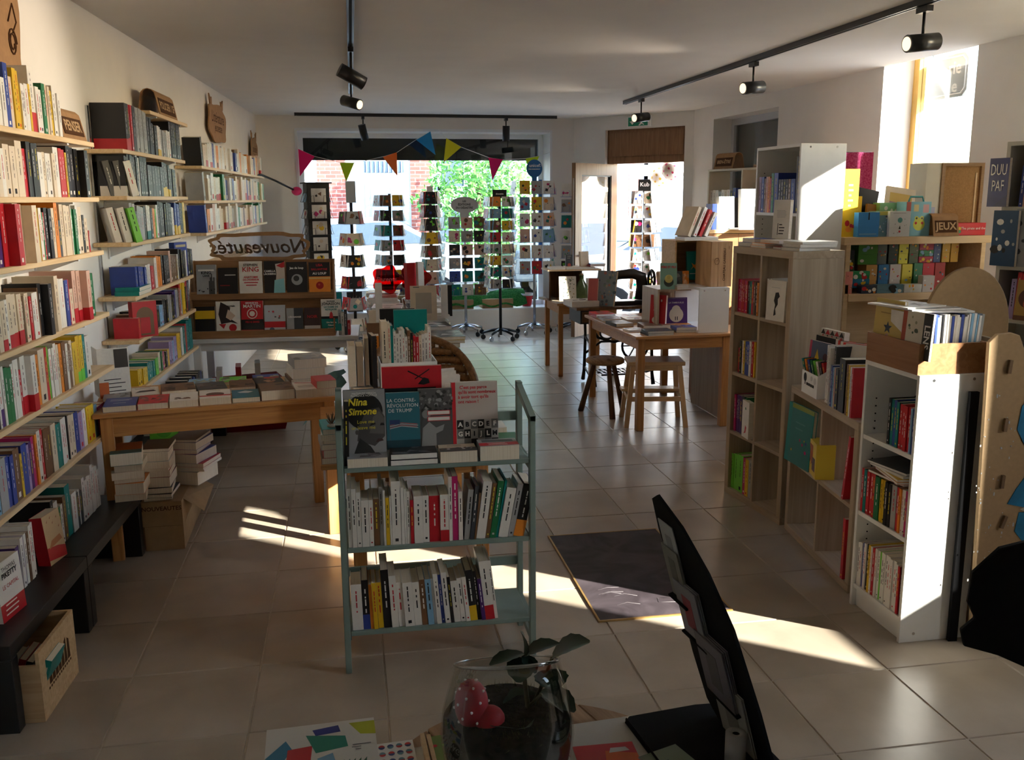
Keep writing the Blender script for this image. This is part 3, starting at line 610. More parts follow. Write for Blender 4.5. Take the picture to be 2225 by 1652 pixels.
# cartons and stacks in front of them, under the pine table
FCT = F(-1.06, 4.62, .02)
def carton(fr, x, y, z, w_, d, h, label, flap=False, word=None):
    t = thing('cardboard_box', label, 'box', fr(x, y, z), fr.a, 'brown cartons on the floor')
    part('body', box(0, w_, 0, d, 0, h), CARD, t); part('seam', box(.0, w_, d * .5 - .002, d * .5 + .002, h, h + .001), CARDDARK, t)
    if flap:
        part('flap', MB().add([(w_, .05, h), (w_, d * .7, h), (w_ + .10, d * .72, h - .06), (w_ + .09, .1, h - .09)], [(0, 1, 2, 3)]).add([(w_, .05, h - .003), (w_, d * .7, h - .003), (w_ + .10, d * .72, h - .063), (w_ + .09, .1, h - .093)], [(3, 2, 1, 0)]), CARD, t)
    if word: text('lettering', word, .03, CARDDARK, t, (w_ / 2, -.0008, h * .72), bold=.0005)
    return t
carton(FCT, 0, 0, 0, .185, .62, .125, 'lower brown carton on the floor under the book stacks')
carton(FCT, -.01, .0, .126, .195, .62, .125, 'upper brown carton marked NOUVEAUTES with a torn open flap', True, 'NOUVEAUTES')
z = .252
for i, (t_, c) in enumerate(((.018, 'd'), (.018, 'k'), (.030, 'k'), (.052, 'd'), (.034, 'r'), (.014, 'c'), (.034, 'w'), (.05, 't'), (.016, 'n'))):
    face_book(FCT, .07 + R.uniform(-.006, .006), .02 + R.uniform(-.01, .01), z, .135, .20, t_, c, flat=True, yaw=R.uniform(-.12, .12), label='%s novel, %s from the bottom of the front stack on the cartons' % (CN[c], ORD[i + 1]), group='front stack on the cartons',
              art=(lambda o, w2, h: Art(o, w2, h).poly([(.1, .2), (.3, .6), (.6, .65), (.5, .5), (.9, .5), (.6, .42), (.4, .5), (.25, .15)], 'y').rect(.3, 1, .6, 1, (.03, .06, .03)).done()) if c == 't' else None); z += t_
z = .252
for i, (t_, c) in enumerate(((.07, 's'), (.012, 'w'), (.012, 'w'), (.022, 'r'), (.05, 'b'), (.024, 'r'), (.04, 'b'), (.014, 'n'))):
    face_book(FCT, .165 + (.03 if 0 < i < 4 else 0), .27, z, .15, .21, t_, c, flat=True, yaw=-.3 + R.uniform(-.1, .1), label='%s novel, %s from the bottom of the rear stack on the cartons' % (CN[c], ORD[i + 1]), group='rear stack on the cartons'); z += t_
# wine crate on the floor under the near bench
t = thing('wine_crate', 'open pine wine crate on the floor under the near black bench', 'crate', (-1.27, 3.07, 0), FLW.a - PI / 2)
W_, D_, Hh = .20, .34, .25
for k, q in enumerate(((0, .012, 0, D_, 0, Hh), (W_ - .012, W_, 0, D_, 0, Hh), (.012, W_ - .012, 0, .012, 0, Hh * .82), (.012, W_ - .012, D_ - .012, D_, 0, Hh))): part('board', box(*q), CRATEW, t)
part('crate_floor', box(.012, W_ - .012, .012, D_ - .012, 0, .01), CRATEW, t)
mb = MB()
for i in range(7): mb.prism([(.07 + i * .03, .10), (.095 + i * .03, .10), (.09 + i * .03, .17 + .01 * (i % 3)), (.075 + i * .03, .18)], W_, W_ + .0008, 'x')
for i in range(12): mb.prism([(.06 + i * .019, .085), (.07 + i * .019, .085), (.07 + i * .019, .093), (.06 + i * .019, .093)], W_, W_ + .0008, 'x')
part('burnt_mark', mb, CARDDARK, t)
FC = F(-1.27, 3.07, FLW.a - PI / 2)
for i, c in enumerate('wrkwt'): spine_book(FC, .035 + i * .03, .015, .022, .19, .13, c, y=.05 + .02 * (i % 2), lean=.30, label='%s book leaning inside the wine crate, %s from the wall' % (CN[c], ORD[i + 1]), group='books in the wine crate')
# lime book and others standing on the long bench, seen under the table
face_book(FLW, 5.62, -.22, .31, .16, .19, .02, 'e', yaw=-1.2, label='lime green book standing under the pine table on the long bench', art=lambda o, w_, h: Art(o, w_, h).disc(.5, .4, .3, (.10, .42, .04)).done())
u = 5.78; i = 0
while u < 6.9:
    T = R.uniform(.02, .05); c = R.choice('bkkdwndb'); i += 1
    spine_book(FLW, u + T / 2, .31, T - .001, R.uniform(.17, .22), .14, c, y=-.2, label='%s novel, %s from the lime book on the long bench' % (CN[c], ORD[i]), group='novels on the long bench', cat='novel', name='novel'); u += T
t = thing('storage_box', 'blue plastic box on the floor past the long bench', 'box', FLW(7.15, -.42, 0), FLW.a)
part('body', MB().prism([(0, 0), (.30, 0), (.32, .20), (-.02, .20)], 0, .26, 'y'), mat('blue_plastic', (.01, .10, .26), .3, .5), t); part('rim', box(-.03, .33, -.01, .27, .20, .215), mat('blue_plastic', (.01, .10, .26)), t)

# ================================================================ pine table on the left with its spread of books
def table(name, label, x, y, ang, w_, d, h, legw=.055, top=.022, apron=.085, m=PINEY, mv=PINEV, inset=.03, group=None):
    t = thing(name, label, 'table', (x, y, 0), ang, group)
    bev(part('table_top', box(0, w_, 0, d, h - top, h), m, t), .003)
    for a in (inset, w_ - inset - legw):
        for b in (inset, d - inset - legw): bev(part('leg', box(a, a + legw, b, b + legw, 0, h - top), mv, t), .003)
    for q in ((inset + legw, w_ - inset - legw, inset + .012, inset + .032), (inset + legw, w_ - inset - legw, d - inset - .032, d - inset - .012)): part('apron', box(q[0], q[1], q[2], q[3], h - top - apron, h - top), m, t)
    for q in ((inset + .012, inset + .032), (w_ - inset - .032, w_ - inset - .012)): part('apron', box(q[0], q[1], inset + legw, d - inset - legw, h - top - apron, h - top), m, t)
    return t
A1 = .17; FT1 = F(-1.215, 4.47, A1); T1H = .74
table('pine_table', 'varnished pine table by the left wall spread with flat new books', -1.215, 4.47, A1, 1.16, .66, T1H, apron=.10)
def art_title(bg, tl, sub=None, c=(.85, .83, .8)):
    def f(o, w_, h):
        a = Art(o, w_, h)
        for q in bg: a.rect(*q)
        a.lines(.15, .85, tl, min(.95, tl + .12), 2, c)
        if sub: a.lines(.25, .75, sub, sub + .05, 1, c)
        a.done()
    return f
row1 = [('b', .15, .028, art_title([], .62, .3)), ('r', .14, .030, art_photo(1, (.25, .12, .10))), ('w', .135, .032, lambda o, w_, h: (Art(o, w_, h).spots(.2, .8, .2, .45, 9, [(.10, .05, .03), (.2, .1, .06)], .05, .12).done(), None)[1]), ('w', .15, .034, lambda o, w_, h: Art(o, w_, h).disc(.5, .45, .3, (.12, .06, .05)).rect(0, 1, .22, .34, 'r').lines(.2, .8, .75, .85, 1, (.3, .3, .3)).done()), ('t', .135, .024, lambda o, w_, h: Art(o, w_, h).rect(0, 1, 0, 1, (.03, .16, .24)).poly([(.2, .7), (.5, .85), (.8, .7), (.6, .55), (.3, .6)], (.6, .65, .7)).done()), ('n', .165, .050, art_photo(5, (.16, .10, .08))), ('w', .15, .042, lambda o, w_, h: Art(o, w_, h).poly([(.05, .9), (.95, .75), (.95, .8), (.1, .97)], 'r').lines(.1, .9, .3, .45, 2, (.03, .03, .03)).done())]
x = .045
for i, (c, w_, t_, art) in enumerate(row1):
    flat(FT1, x + w_ / 2, .03, T1H, w_ - .004, .205, t_, c, '%s book flat in the front row, left pine table, %s from the wall' % (CN[c], ORD[i + 1]), 'front row on the pine table', R.uniform(-.04, .04), art); x += w_ + .003
row2 = [('s', .13, .02, art_photo(11, (.35, .32, .30))), ('w', .135, .026, lambda o, w_, h: Art(o, w_, h).poly([(.1, .3), (.9, .4), (.8, .6), (.3, .55)], (.05, .05, .05)).lines(.1, .9, .75, .9, 2, (.1, .05, .05)).done()), ('n', .17, .036, art_photo(13, (.10, .06, .05))), ('d', .15, .030, art_photo(14, (.12, .09, .08))), ('n', .135, .03, art_photo(15, (.12, .08, .06))), ('k', .15, .036, lambda o, w_, h: Art(o, w_, h).spots(.3, .7, .1, .7, 7, [(.4, .16, .06), (.5, .3, .2)], .05, .12).rect(.4, .95, .8, .95, 'r').done()), ('s', .15, .03, art_photo(17, (.3, .28, .25)))]
x = .0
for i, (c, w_, t_, art) in enumerate(row2):
    flat(FT1, x + w_ / 2 + .03, .275, T1H, w_ - .006, .205, t_, c, '%s book flat in the second row, left pine table, %s from the wall' % (CN[c], ORD[i + 1]), 'second row on the pine table', R.uniform(-.06, .06), art); x += w_ + .004
for i, (c, x, y, t_) in enumerate((('e', .66, .50, .02), ('b', .84, .49, .022), ('l', .50, .50, .02))):
    flat(FT1, x, y, T1H, .14, .15, t_, c, 'thin %s booklet at the back edge, left pine table, %s from the wall' % (CN[c], ('second', 'third', 'first')[i]), None, R.uniform(-.1, .1), art_photo(20 + i, (.3, .3, .22)), 'booklet', 'booklet')
for i, (c, t_) in enumerate((('n', .05), ('w', .055), ('s', .05))):
    flat(FT1, 1.03 + .01 * i, .28, T1H + (0, .05, .105)[i], .17, .21, t_, c, 'thick %s book, %s from the bottom of the pile at the table corner' % (CN[c], ORD[i + 1]), 'pile at the corner of the pine table', .05, art_photo(30 + i, (.35, .33, .3)))
for i, (c, x) in enumerate((('w', 1.06), ('r', 1.12))): flat(FT1, 1.09 + .004 * i, .03, T1H + .04 * i, .10, .16, .04, c, '%s pocket book of the small pile behind the cart, %s' % (CN[c], ('lower', 'upper')[i]), None, .05)
# white card poster with a photograph on the table's wall side
t = thing('card_poster', 'white folded card poster with a black and white photo by the wall', 'poster', FT1(.085, .40, T1H), A1 + .25)
bev(part('board', MB().prism([(-.075, 0), (.075, 0), (.075, .25), (-.075, .25)], 0, .012, 'y', 0).box(-.075, -.07, .012, .14, 0, .25), PAGESW, t), .001)
part('photo_print', box(.005, .07, -.001, 0, .15, .245), ck((.06, .055, .05)), t); mb = MB()
for k in range(4): mb.box(-.05, .05 - .02 * (k % 2), -.001, 0, .03 + .02 * k, .034 + .02 * k)
part('print_lines', mb, INK, t); part('orange_print', box(-.075, -.03, -.0012, 0, .0, .08), ck((.55, .13, .04)), t)

# ================================================================ white table with the two step display of new thrillers
FWT = F(-1.18, 6.90, -.03)
table('white_table', 'white painted trestle table under the two step book display', -1.18, 6.90, -.03, 1.22, .62, .73, top=.03, apron=.06, m=WHITEPAINT, mv=WHITEPAINT)
DISP = wood('display_wood', (.26, .13, .055), (.38, .20, .09), stretch=(.6, 8, 8), scale=5)
t = thing('book_display', 'brown two step wooden display of thrillers on the white table', 'display stand', FWT(.02, .04, .731), -.03)
part('base_board', box(0, 1.02, 0, .36, 0, .03), DISP, t); part('lower_lip', box(0, 1.02, -.012, 0, 0, .055), DISP, t)
part('step', box(0, 1.02, .15, .18, .03, .30), DISP, t); part('upper_shelf', box(0, 1.02, .12, .36, .29, .31), DISP, t); part('upper_lip', box(0, 1.02, .108, .12, .27, .33), DISP, t)
part('back_board', box(0, 1.02, .30, .32, .31, .545), DISP, t)
for x in (-.012, 1.02): part('side_panel', MB().prism([(0, 0), (.36, 0), (.36, .545), (.28, .545), (.12, .31), (0, .1)], x, x + .012, 'x'), DISP, t)
up = [('s', .14, .215, [(.1, .9, .78, .84, 'w')], [('KING', .03, .5, .72, INK), ('LANE', .02, .5, .62, INK)]), ('k', .14, .19, [(.35, .9, .70, .74, (.5, .48, .45)), (.1, .6, .3, .34, (.25, .02, .02))], []), ('w', .165, .235, [(.2, .8, .32, .35, 'r'), (.28, .74, .24, .27, 'r')], [('STEPHEN', .025, .5, .88, INK), ('KING', .05, .5, .74, INKR), ('ANATOMIE', .02, .5, .50, INKR), ("DE L'HORREUR", .017, .5, .42, INKR)]), ('k', .15, .235, [], [('CAMILLA', .02, .28, .68, INKW), ('LÄCKBERG', .018, .28, .59, INKW)]), ('k', .15, .225, [], [('Jeu de loup', .022, .5, .80, INKW)]), ('o', .155, .22, [(0, 1, .52, 1, 'k'), (0, 1, .44, .49, (.7, .5, .2))], [('LISA', .026, .5, .90, INKR), ('BALLANTYNE', .019, .5, .76, INKR), ('AU LOUP', .024, .5, .62, INKW)])]
def art_list(rects, texts, extra=None):
    def f(o, w_, h):
        a = Art(o, w_, h)
        for q in rects: a.rect(*q)
        if extra: extra(a)
        a.done()
        for tx in texts: a.txt(tx[0], tx[1], tx[2], tx[3], tx[4], bold=.0006)
    return f
ex = {0: lambda a: [a.rect(.62 + .06 * i, .67 + .06 * i, 0, .45 + .12 * (i % 3), (.04, .04, .04)) for i in range(5)] + [a.spots(.1, .9, .05, .2, 10, ['k'], .02, .04)], 3: lambda a: a.poly([(.5, .0), (1, 0), (1, .95), (.55, .9), (.6, .6)], (.62, .52, .45)).poly([(.45, 0), (1, 0), (.95, .45), (.5, .4)], (.25, .55, .58)).poly([(.6, .85), (1, .98), (1, .80), (.85, .78)], 'r'), 4: lambda a: a.disc(.5, .42, .27, (.35, .35, .36)).disc(.47, .46, .14, (.03, .03, .03)), 5: lambda a: a.disc(.5, .22, .18, (.42, .02, .02)).disc(.47, .25, .05, (.6, .1, .06))}
WH = ['grey thriller with city skyline', 'black thriller with thin pale streak', 'white book with huge red and black title', 'black thriller with pale haired woman', 'black thriller with moon disc', 'orange and black thriller with red apple']
x = .045
for i, (c, w_, h, rc, tx) in enumerate(up):
    face_book(FWT, x + w_ / 2 + .02, .145, 1.045, w_, h, .03, c, tilt=.16, label='%s on the upper step of the display' % WH[i], group='thrillers on the two step display', art=art_list(rc, tx, ex.get(i))); x += w_ + .012
lo = [('k', .14, .20, [(0, 1, .55, .85, 'y')], []), ('w', .17, .235, [], [('gauguin', .02, .62, .85, INK)]), ('r', .155, .235, [(.0, 1, .1, .42, 'k')], [('GEORGE R.R.', .016, .5, .93, INKW), ('MARTIN', .034, .5, .83, INKW), ('FEU & SANG', .018, .5, .34, INKR)]), ('l', .15, .20, [(0, 1, 0, 1, (.52, .56, .60)), (0, 1, .18, .40, 'r')], []), ('s', .12, .175, [(.45, 1, 0, 1, 'd')], [("L'ÉCHANGE", .017, .5, .62, INKW)]), ('n', .115, .175, [(0, 1, 0, 1, (.05, .025, .025)), (.0, 1, 0, .25, (.5, .48, .46))], [('NOIR', .03, .5, .62, INKR)]), ('w', .145, .235, [(0, 1, 0, .38, 't'), (0, 1, .38, .46, 'k')], [('RAGNAR', .014, .5, .93, INK), ('JÓNASSON', .026, .5, .85, INK), ('LA DAME DE', .018, .5, .75, pm('t')), ('REYKJAVIK', .018, .5, .67, pm('t')), ('Une femme,', .015, .5, .27, INKW), ("l'Islande,", .015, .5, .18, INKW), ('un secret', .015, .5, .09, INKW)])]
ex2 = {1: lambda a: a.poly([(.2, .98), (.4, .9), (.6, .8), (.5, .5), (.9, .3), (.6, .35), (.2, .3), (.1, .6)], (.03, .02, .02)).poly([(.5, .75), (.8, .55), (.6, .4), (.4, .5)], (.65, .5, .4)).poly([(.1, .3), (.4, .3), (.3, .15)], 'r').disc(.68, .18, .16, 'r'), 2: lambda a: a.disc(.5, .60, .24, (.75, .7, .65)).disc(.5, .60, .20, 'r').disc(.5, .60, .13, (.75, .7, .65), 1, 8), 3: lambda a: a.spots(.2, .8, .5, .8, 5, [(.1, .1, .12), 'r'], .03, .06).disc(.35, .1, .12, (.1, .14, .2)), 5: None, 6: lambda a: a.poly([(.4, .4), (.6, .4), (.57, .55), (.5, .62), (.43, .55)], 'r')}
WL = ['black novel with yellow band', 'white novel with dark haired dancer, red dot', 'red novel with white dragon roundel', 'pale blue novel with red band', 'grey and charcoal novel', 'dark brown novel with red title', 'white and teal novel with small red figure']
x = .035
for i, (c, w_, h, rc, tx) in enumerate(lo):
    face_book(FWT, x + w_ / 2 + .02, .042, .765, w_, h, .028, c, tilt=.16, label='%s on the lower step of the display' % WL[i], group='thrillers on the two step display', art=art_list(rc, tx, ex2.get(i))); x += w_ + .008
for i, c in enumerate('swdr'): spine_book(FWT, 1.085 + i * .022, .731, .02, (.19, .165, .19, .11)[i], .13, c, y=.05, label='%s novel standing at the right end of the display, %s' % (CN[c], ORD[i + 1]), group='novels beside the display', cat='novel', name='novel')
# the cut-out sign above, seen from behind
t = thing('cut_out_sign', 'brown scalloped sign with cursive Nouveautés seen from behind over the display', 'sign', FWT(.50, .36, 1.245), -.03)
pts = []; N_ = 60
for i in range(N_):
    a = 2 * PI * i / N_; k = 1 + .05 * math.sin(9 * a + 1); pts.append((.36 * k * math.copysign(abs(math.cos(a)) ** .45, math.cos(a)), .13 + .105 * k * math.copysign(abs(math.sin(a)) ** .6, math.sin(a))))
inn = [(u * .93, .13 + (v - .13) * .74) for u, v in pts]; mb = MB()
for yy in (0, .012):
    mb.add([(u, yy, v) for u, v in pts] + [(u, yy, v) for u, v in inn], [((i, (i + 1) % N_, N_ + (i + 1) % N_, N_ + i) if yy else (i, N_ + i, N_ + (i + 1) % N_, (i + 1) % N_)) for i in range(N_)])
mb.add([(u, 0, v) for u, v in pts] + [(u, .012, v) for u, v in pts], [(i, (i + 1) % N_, N_ + (i + 1) % N_, N_ + i) for i in range(N_)]); mb.add([(u, 0, v) for u, v in inn] + [(u, .012, v) for u, v in inn], [(i, N_ + i, N_ + (i + 1) % N_, (i + 1) % N_) for i in range(N_)])
mb.box(-.33, .33, 0, .012, -.05, .03); part('scalloped_rim', mb, CARDSIGN, t)
part('clear_plate', MB().prism([(u * .97, .13 + (v - .13) * .85) for u, v in pts], .004, .006, 'y'), glass('acrylic', (.80, .80, .84), .03), t)
o = text('lettering', 'Nouveautés', .145, CARDSIGN, t, (0, .008, .125), (PI / 2, 0, PI), bold=.0022, shear=.25)
# things under the white table
RB = mat('dark_red_fabric', (.16, .01, .015), .8, .1)
t = thing('tote_bag', 'slumped dark red bag full of books on the floor under the white table', 'bag', FWT(.42, .16, 0), .1)
part('body', MB().prism([(-.30, .0), (.22, 0), (.30, .28), (.18, .40), (-.30, .38), (-.38, .2)], 0, .28, 'y'), RB, t)
for i in range(3): part('book_inside', MB().box(-.26 + .14 * i, -.22 + .14 * i, .04, .22, .2, .47 + .02 * i), PAGESW if i != 1 else pm('r'), t)
t = thing('cloth', 'crumpled pale teal cloth hanging beside the red bag', 'cloth', FWT(.80, .06, 0), 0)
mb = MB(); n = 9; vs = [(.30 * i / (n - 1) + .02 * math.sin(j * 2.1), .05 * math.sin(i * 1.4 + j * .9), .36 - .30 * j / 5 * (1.0 - .5 * i / (n - 1)) + .12 * i / (n - 1)) for j in range(6) for i in range(n)]
mb.add(vs, [(j * n + i, j * n + i + 1, (j + 1) * n + i + 1, (j + 1) * n + i) for j in range(5) for i in range(n - 1)], 0, None, True); part('folds', mb, ck((.22, .42, .42)), t)
t = thing('metal_bin', 'grey metal bin behind the middle bay under the white table', 'bin', FWT(.06, -.12, 0), 0); part('body', MB().lathe([(.09, 0), (.115, .40), (.11, .40), (.085, .02), (0, .02)], 20), CHROME, t); part('rim', MB().lathe([(.115, .40), (.12, .41), (.112, .415), (.108, .40)], 20), CHROME, t)
# ================================================================ the sage green book trolley
FCA = F(-.075, 3.20, 0)
t = thing('book_trolley', 'sage green folding shelf of political books standing in the aisle', 'shelf', tuple(FCA.o), 0)
CWd, CDp = .715, .30
for x in (0, CWd - .022):
    bev(part('front_post', box(x, x + .022, 0, .035, 0, .945), SAGE, t), .002)
    bev(part('back_post', box(x, x + .022, CDp - .035, CDp, 0, 1.02), SAGE, t), .002)
    for z in (.115, .455, .735): part('side_rail', box(x + .003, x + .019, .035, CDp - .035, z, z + .03), SAGE, t)
    part('top_rail', MB().prism([(0, .925), (.035, .925), (CDp, .99), (CDp, 1.02), (0, .945)], x, x + .022, 'x'), SAGE, t)
    part('foot_rail', box(x + .003, x + .019, .035, CDp - .035, .06, .085), SAGE, t)
SZ = [.163, .485, .785]
for z in SZ: bev(part('shelf_board', box(.024, CWd - .024, .004, CDp - .02, z - .018, z), SAGE, t), .002)
for z in (SZ[2] + .08, SZ[1] + .06, SZ[0] + .10): part('back_rail', box(.022, CWd - .022, CDp - .018, CDp - .004, z, z + .035), SAGE, t)
part('under_rail', box(.024, CWd - .024, .21, .225, SZ[2] - .065, SZ[2] - .0185), SAGE, t)
FX = F(0, 3.215, 0)
fill(FX, 'cart_mid', SZ[1], 0, 'middle shelf of the green trolley', 'books on the middle trolley shelf', order='from the wall side', u_shift=-.06, hmax=.245)
fill(FX, 'cart_mid_lean', SZ[1], 0, 'tilted row, middle shelf of the green trolley', 'tilted books on the middle trolley shelf', order='from the wall side', u_shift=-.055, lean=lambda i, n: .10 + .012 * i, hmax=.22)
fill(FX, 'cart_low', SZ[0], 0, 'bottom shelf of the green trolley', 'books on the bottom trolley shelf', order='from the wall side', u_shift=-.055, lean=lambda i, n: -.02 - .004 * i, hmax=.235)
# spine lettering on a few of them
def art_nina(o, w_, h):
    a = Art(o, w_, h); a.rect(.0, 1, 0, 1, (.30, .30, .31))
    a.disc(.50, .70, .44, (.012, .012, .013), 1.0, 28); a.poly([(.30, .30), (.72, .22), (.97, .35), (.98, .62), (.85, .75), (.55, .72), (.35, .5)], (.075, .07, .068)).poly([(.60, .40), (.95, .38), (.97, .6), (.85, .7), (.7, .62)], (.13, .12, .115))
    a.poly([(.18, 0), (.22, .14), (.36, .34), (.62, .22), (.75, .1), (.95, 0)], (.03, .03, .03)).poly([(.62, .0), (.75, .10), (.9, .06), (.95, 0)], (.5, .5, .5)).poly([(.74, .27), (.94, .29), (.9, .32), (.8, .32)], (.06, .03, .03)).poly([(.62, .50), (.76, .52), (.74, .545), (.64, .535)], (.01, .01, .01)).poly([(.86, .50), (.97, .50), (.95, .535), (.88, .535)], (.01, .01, .01)).disc(.30, .42, .06, (.10, .09, .085), .7)
    a.done(); a.txt('Nina', .036, .33, .83, INKY, shear=.2, bold=.001); a.txt('Simone', .034, .44, .70, INKY, shear=.2, bold=.001); a.txt('Love me', .018, .52, .56, INKY); a.txt('or leave me', .018, .46, .48, INKY); a.txt('MATHILDE HIRSCH', .010, .5, .95, (INKW)); a.txt('FLORENCE NOIVILLE', .010, .5, .92, INKW)
TP = 'on the green trolley top'
face_book(FX, .03, .055, SZ[2], .148, .265, .022, 'k', tilt=.08, yaw=.04, label='book with portrait of a woman and yellow lettering, %s' % TP, group='face out books on the trolley', art=art_nina, hard=True, pages=PAGESW)
spine_book(FX, -.041, SZ[2], .018, .235, .15, 'k', y=.02, lean=.03, label='black book squeezed upright against the left post of the green trolley', group='face out books on the trolley')
def art_trump(o, w_, h):
    a = Art(o, w_, h); a.rect(0, 1, 0, 1, (.03, .15, .20))
    for k in range(4): a.poly([(.10, .36 + .02 * k), (.45, .40 + .02 * k), (.95 - .06 * (k % 2), .36 + .022 * k), (.94, .372 + .022 * k), (.45, .412 + .02 * k), (.10, .372 + .02 * k)], (.42, .12, .12) if k % 2 else (.55, .52, .5))
    a.rect(.10, .40, .44, .52, (.03, .05, .16)).rect(.085, .10, .1, .56, (.1, .12, .14)); a.rect(0, 1, .0, .16, (.02, .06, .08)); a.done()
    a.txt('LA CONTRE-', .0185, .46, .86, INKW); a.txt('RÉVOLUTION', .0185, .50, .77, INKW); a.txt('DE TRUMP', .0185, .42, .68, INKW)
face_book(FX, .168, .085, SZ[2] + .035, .122, .208, .018, 't', tilt=.10, label='teal book with tattered striped flag, %s' % TP, group='face out books on the trolley', art=art_trump, pages=PAGESW)
def art_alger(o, w_, h):
    a = Art(o, w_, h); a.rect(0, 1, 0, 1, (.10, .10, .10)); a.spots(0, 1, .62, .95, 60, [(.30, .30, .30), (.04, .04, .04), (.18, .18, .18)], .02, .06)
    a.poly([(.05, 0), (.1, .35), (.3, .45), (.5, .35), (.75, .40), (.7, .3), (.5, .25), (.5, 0)], (.30, .30, .30)).disc(.22, .58, .13, (.24, .24, .24)).poly([(.06, .60), (.2, .72), (.38, .62), (.36, .67), (.2, .76)], (.03, .03, .03)).rect(.25, .93, .56, .635, 'r').rect(.27, .91, .57, .625, (.75, .73, .7)).rect(.25, .93, .46, .535, 'r').rect(.27, .91, .47, .525, (.75, .73, .7)); a.done()
    a.txt('Alger, capitale', .0105, .59, .598, INK, bold=.0006); a.txt('de la révolution', .0098, .59, .498, INK, bold=.0006)
face_book(FX, .288, .088, SZ[2] + .03, .124, .222, .018, 'k', tilt=.10, label='crowd photo book with two red title strips, %s' % TP, group='face out books on the trolley', art=art_alger, pages=PAGESW)
def art_abc(o, w_, h):
    a = Art(o, w_, h); a.rect(0, .085, 0, 1, 'r')
    cells = 'ABCDEFGHIJLM'
    for i in range(6):
        for j in range(3): a.rect(.10 + .15 * i, .10 + .15 * i + .145, .26 - .15 * j + .0, .26 - .15 * j + .145, ((.02, .02, .02), (.16, .16, .16), (.42, .40, .38))[(i * 2 + j) % 3])
    a.rect(.085, 1, 0, -.0 + .0, 'k'); a.done()
    for i in range(6):
        for j in range(2): a.txt(cells[(i + 6 * j) % 12], .024, .172 + .15 * i, .332 - .15 * j, (INKW, INKW, INK)[(i * 2 + j) % 3], bold=.001)
    for k, s_ in enumerate(("C'est pas parce", "qu'ils sont nombreux", "à avoir tort qu'ils", 'ont raison !')): a.txt(s_, .0165, .53 - (.06 if k != 1 else -.02) - (.11 if k == 3 else 0), .915 - .075 * k, INKR, bold=.0004)
    a.lines(.16, .5, .46, .56, 3, 'r'); 
def art_abc2(o, w_, h): art_abc(o, w_, h)
face_book(FX, .436, .105, SZ[2] + .03, .172, .238, .024, 'h', tilt=.10, label='grey beige book with alphabet tile collage, %s' % TP, group='face out books on the trolley', art=art_abc2, pages=PAGESW, cover=mat('cover_warm_grey', (.52, .46, .42), .4, .3, var=.02))
# low front row, lying on its side towards the viewer
fr_ = [('s', .146, .034, art_photo(41, (.22, .18, .18)), 'grey'), ('k', .172, .02, art_photo(42, (.05, .05, .055)), 'black'), ('c', .138, .042, lambda o, w_, h: Art(o, w_, h).rect(0, 1, .0, .5, (.10, .10, .10)).spots(0, 1, .3, .5, 14, ['w', 'd', 'n'], .03, .06).lines(.2, .8, .68, .8, 2, (.05, .05, .05)).done(), 'cream'), ('s', .148, .055, lambda o, w_, h: Art(o, w_, h).rect(0, 1, .06, .46, 'r').lines(.2, .85, .14, .36, 3, (.8, .75, .7)).rect(.1, .9, .55, .85, (.14, .14, .14)).done(), 'photo')]
x = -.04
for i, (c, w_, t_, art, nm) in enumerate(fr_):
    face_book(FX, x + w_ / 2, -.012, SZ[2] + (.0), w_ - .004, .10 if i != 1 else .12, t_, c, flat=True, yaw=0, label='%s book flat at the trolley top front edge, %s from the wall side' % (nm, ORD[i + 1]), group='flat books at the front of the trolley top', art=art, pages=PAGES if i != 1 else PAGESW); x += w_ + .006
face_book(FX, .198, -.008, SZ[2] + .021, .166, .11, .02, 'k', flat=True, label='upper of the two black books lying flat at the front edge of the trolley top', art=art_photo(43, (.12, .12, .13)), pages=PAGESW)
# the tall red album behind them
FB_ = F(0, 3.40, 0)
def art_rac(o, w_, h):
    a = Art(o, w_, h); a.rect(.0, .90, 0, .74, 'k').poly([(.44, .95), (.72, .84), (.71, .83), (.43, .935)], 'k').poly([(.55, .835), (.80, .95), (.80, .965), (.55, .85)], 'k').poly([(.60, .78), (.70, .86), (.78, .84), (.80, .79), (.7, .77)], 'k'); a.done()
    a.txt('VINCENT JAROUSSEAU', .010, .48, .67, INKW); a.txt('LES RACINES', .030, .46, .545, INKW, bold=.0006)
face_book(FB_, .21, .0, SZ[2] + .01, .222, .312, .018, 'r', tilt=.04, label='large red album with helicopter and black title block, behind the trolley books', art=art_rac, cat='album', name='album')

# ================================================================ second pine table, straight behind the trolley
T2H = .70
table('pine_table', 'pine table hidden behind the green trolley, piled with pocket books', -.145, 3.56, .03, .80, 1.06, T2H, inset=.115)
FT2 = F(-.145, 3.56, .03)
for i, (c, t_) in enumerate((('n', .025), ('r', .032), ('s', .022), ('n', .016), ('w', .024), ('t', .022))):
    face_book(FT2, .065 + .008 * (i % 2), .01, T2H + (0, .025, .057, .079, .095, .119)[i], .12, .18, t_, c, flat=True, yaw=R.uniform(-.1, .1), label='%s pocket book, %s from the bottom of the pile left of the trolley' % (CN[c], ORD[i + 1]), group='pile left of the trolley')
t = thing('feather_ornament', 'small dark twig ornament on the pile left of the trolley', 'ornament', FT2(.05, .03, T2H + .142))
mb = MB()
for i in range(26): a = R.uniform(0, 2 * PI); mb.tube([(0, 0, .01), (.02 * math.cos(a), .02 * math.sin(a), R.uniform(.02, .06))], .0012, 3)
part('twigs', mb, DARKW, t); part('pebble_base', MB().ball((0, 0, .008), .014, sc=(1.4, 1, .6)), ck((.5, .48, .44)), t)
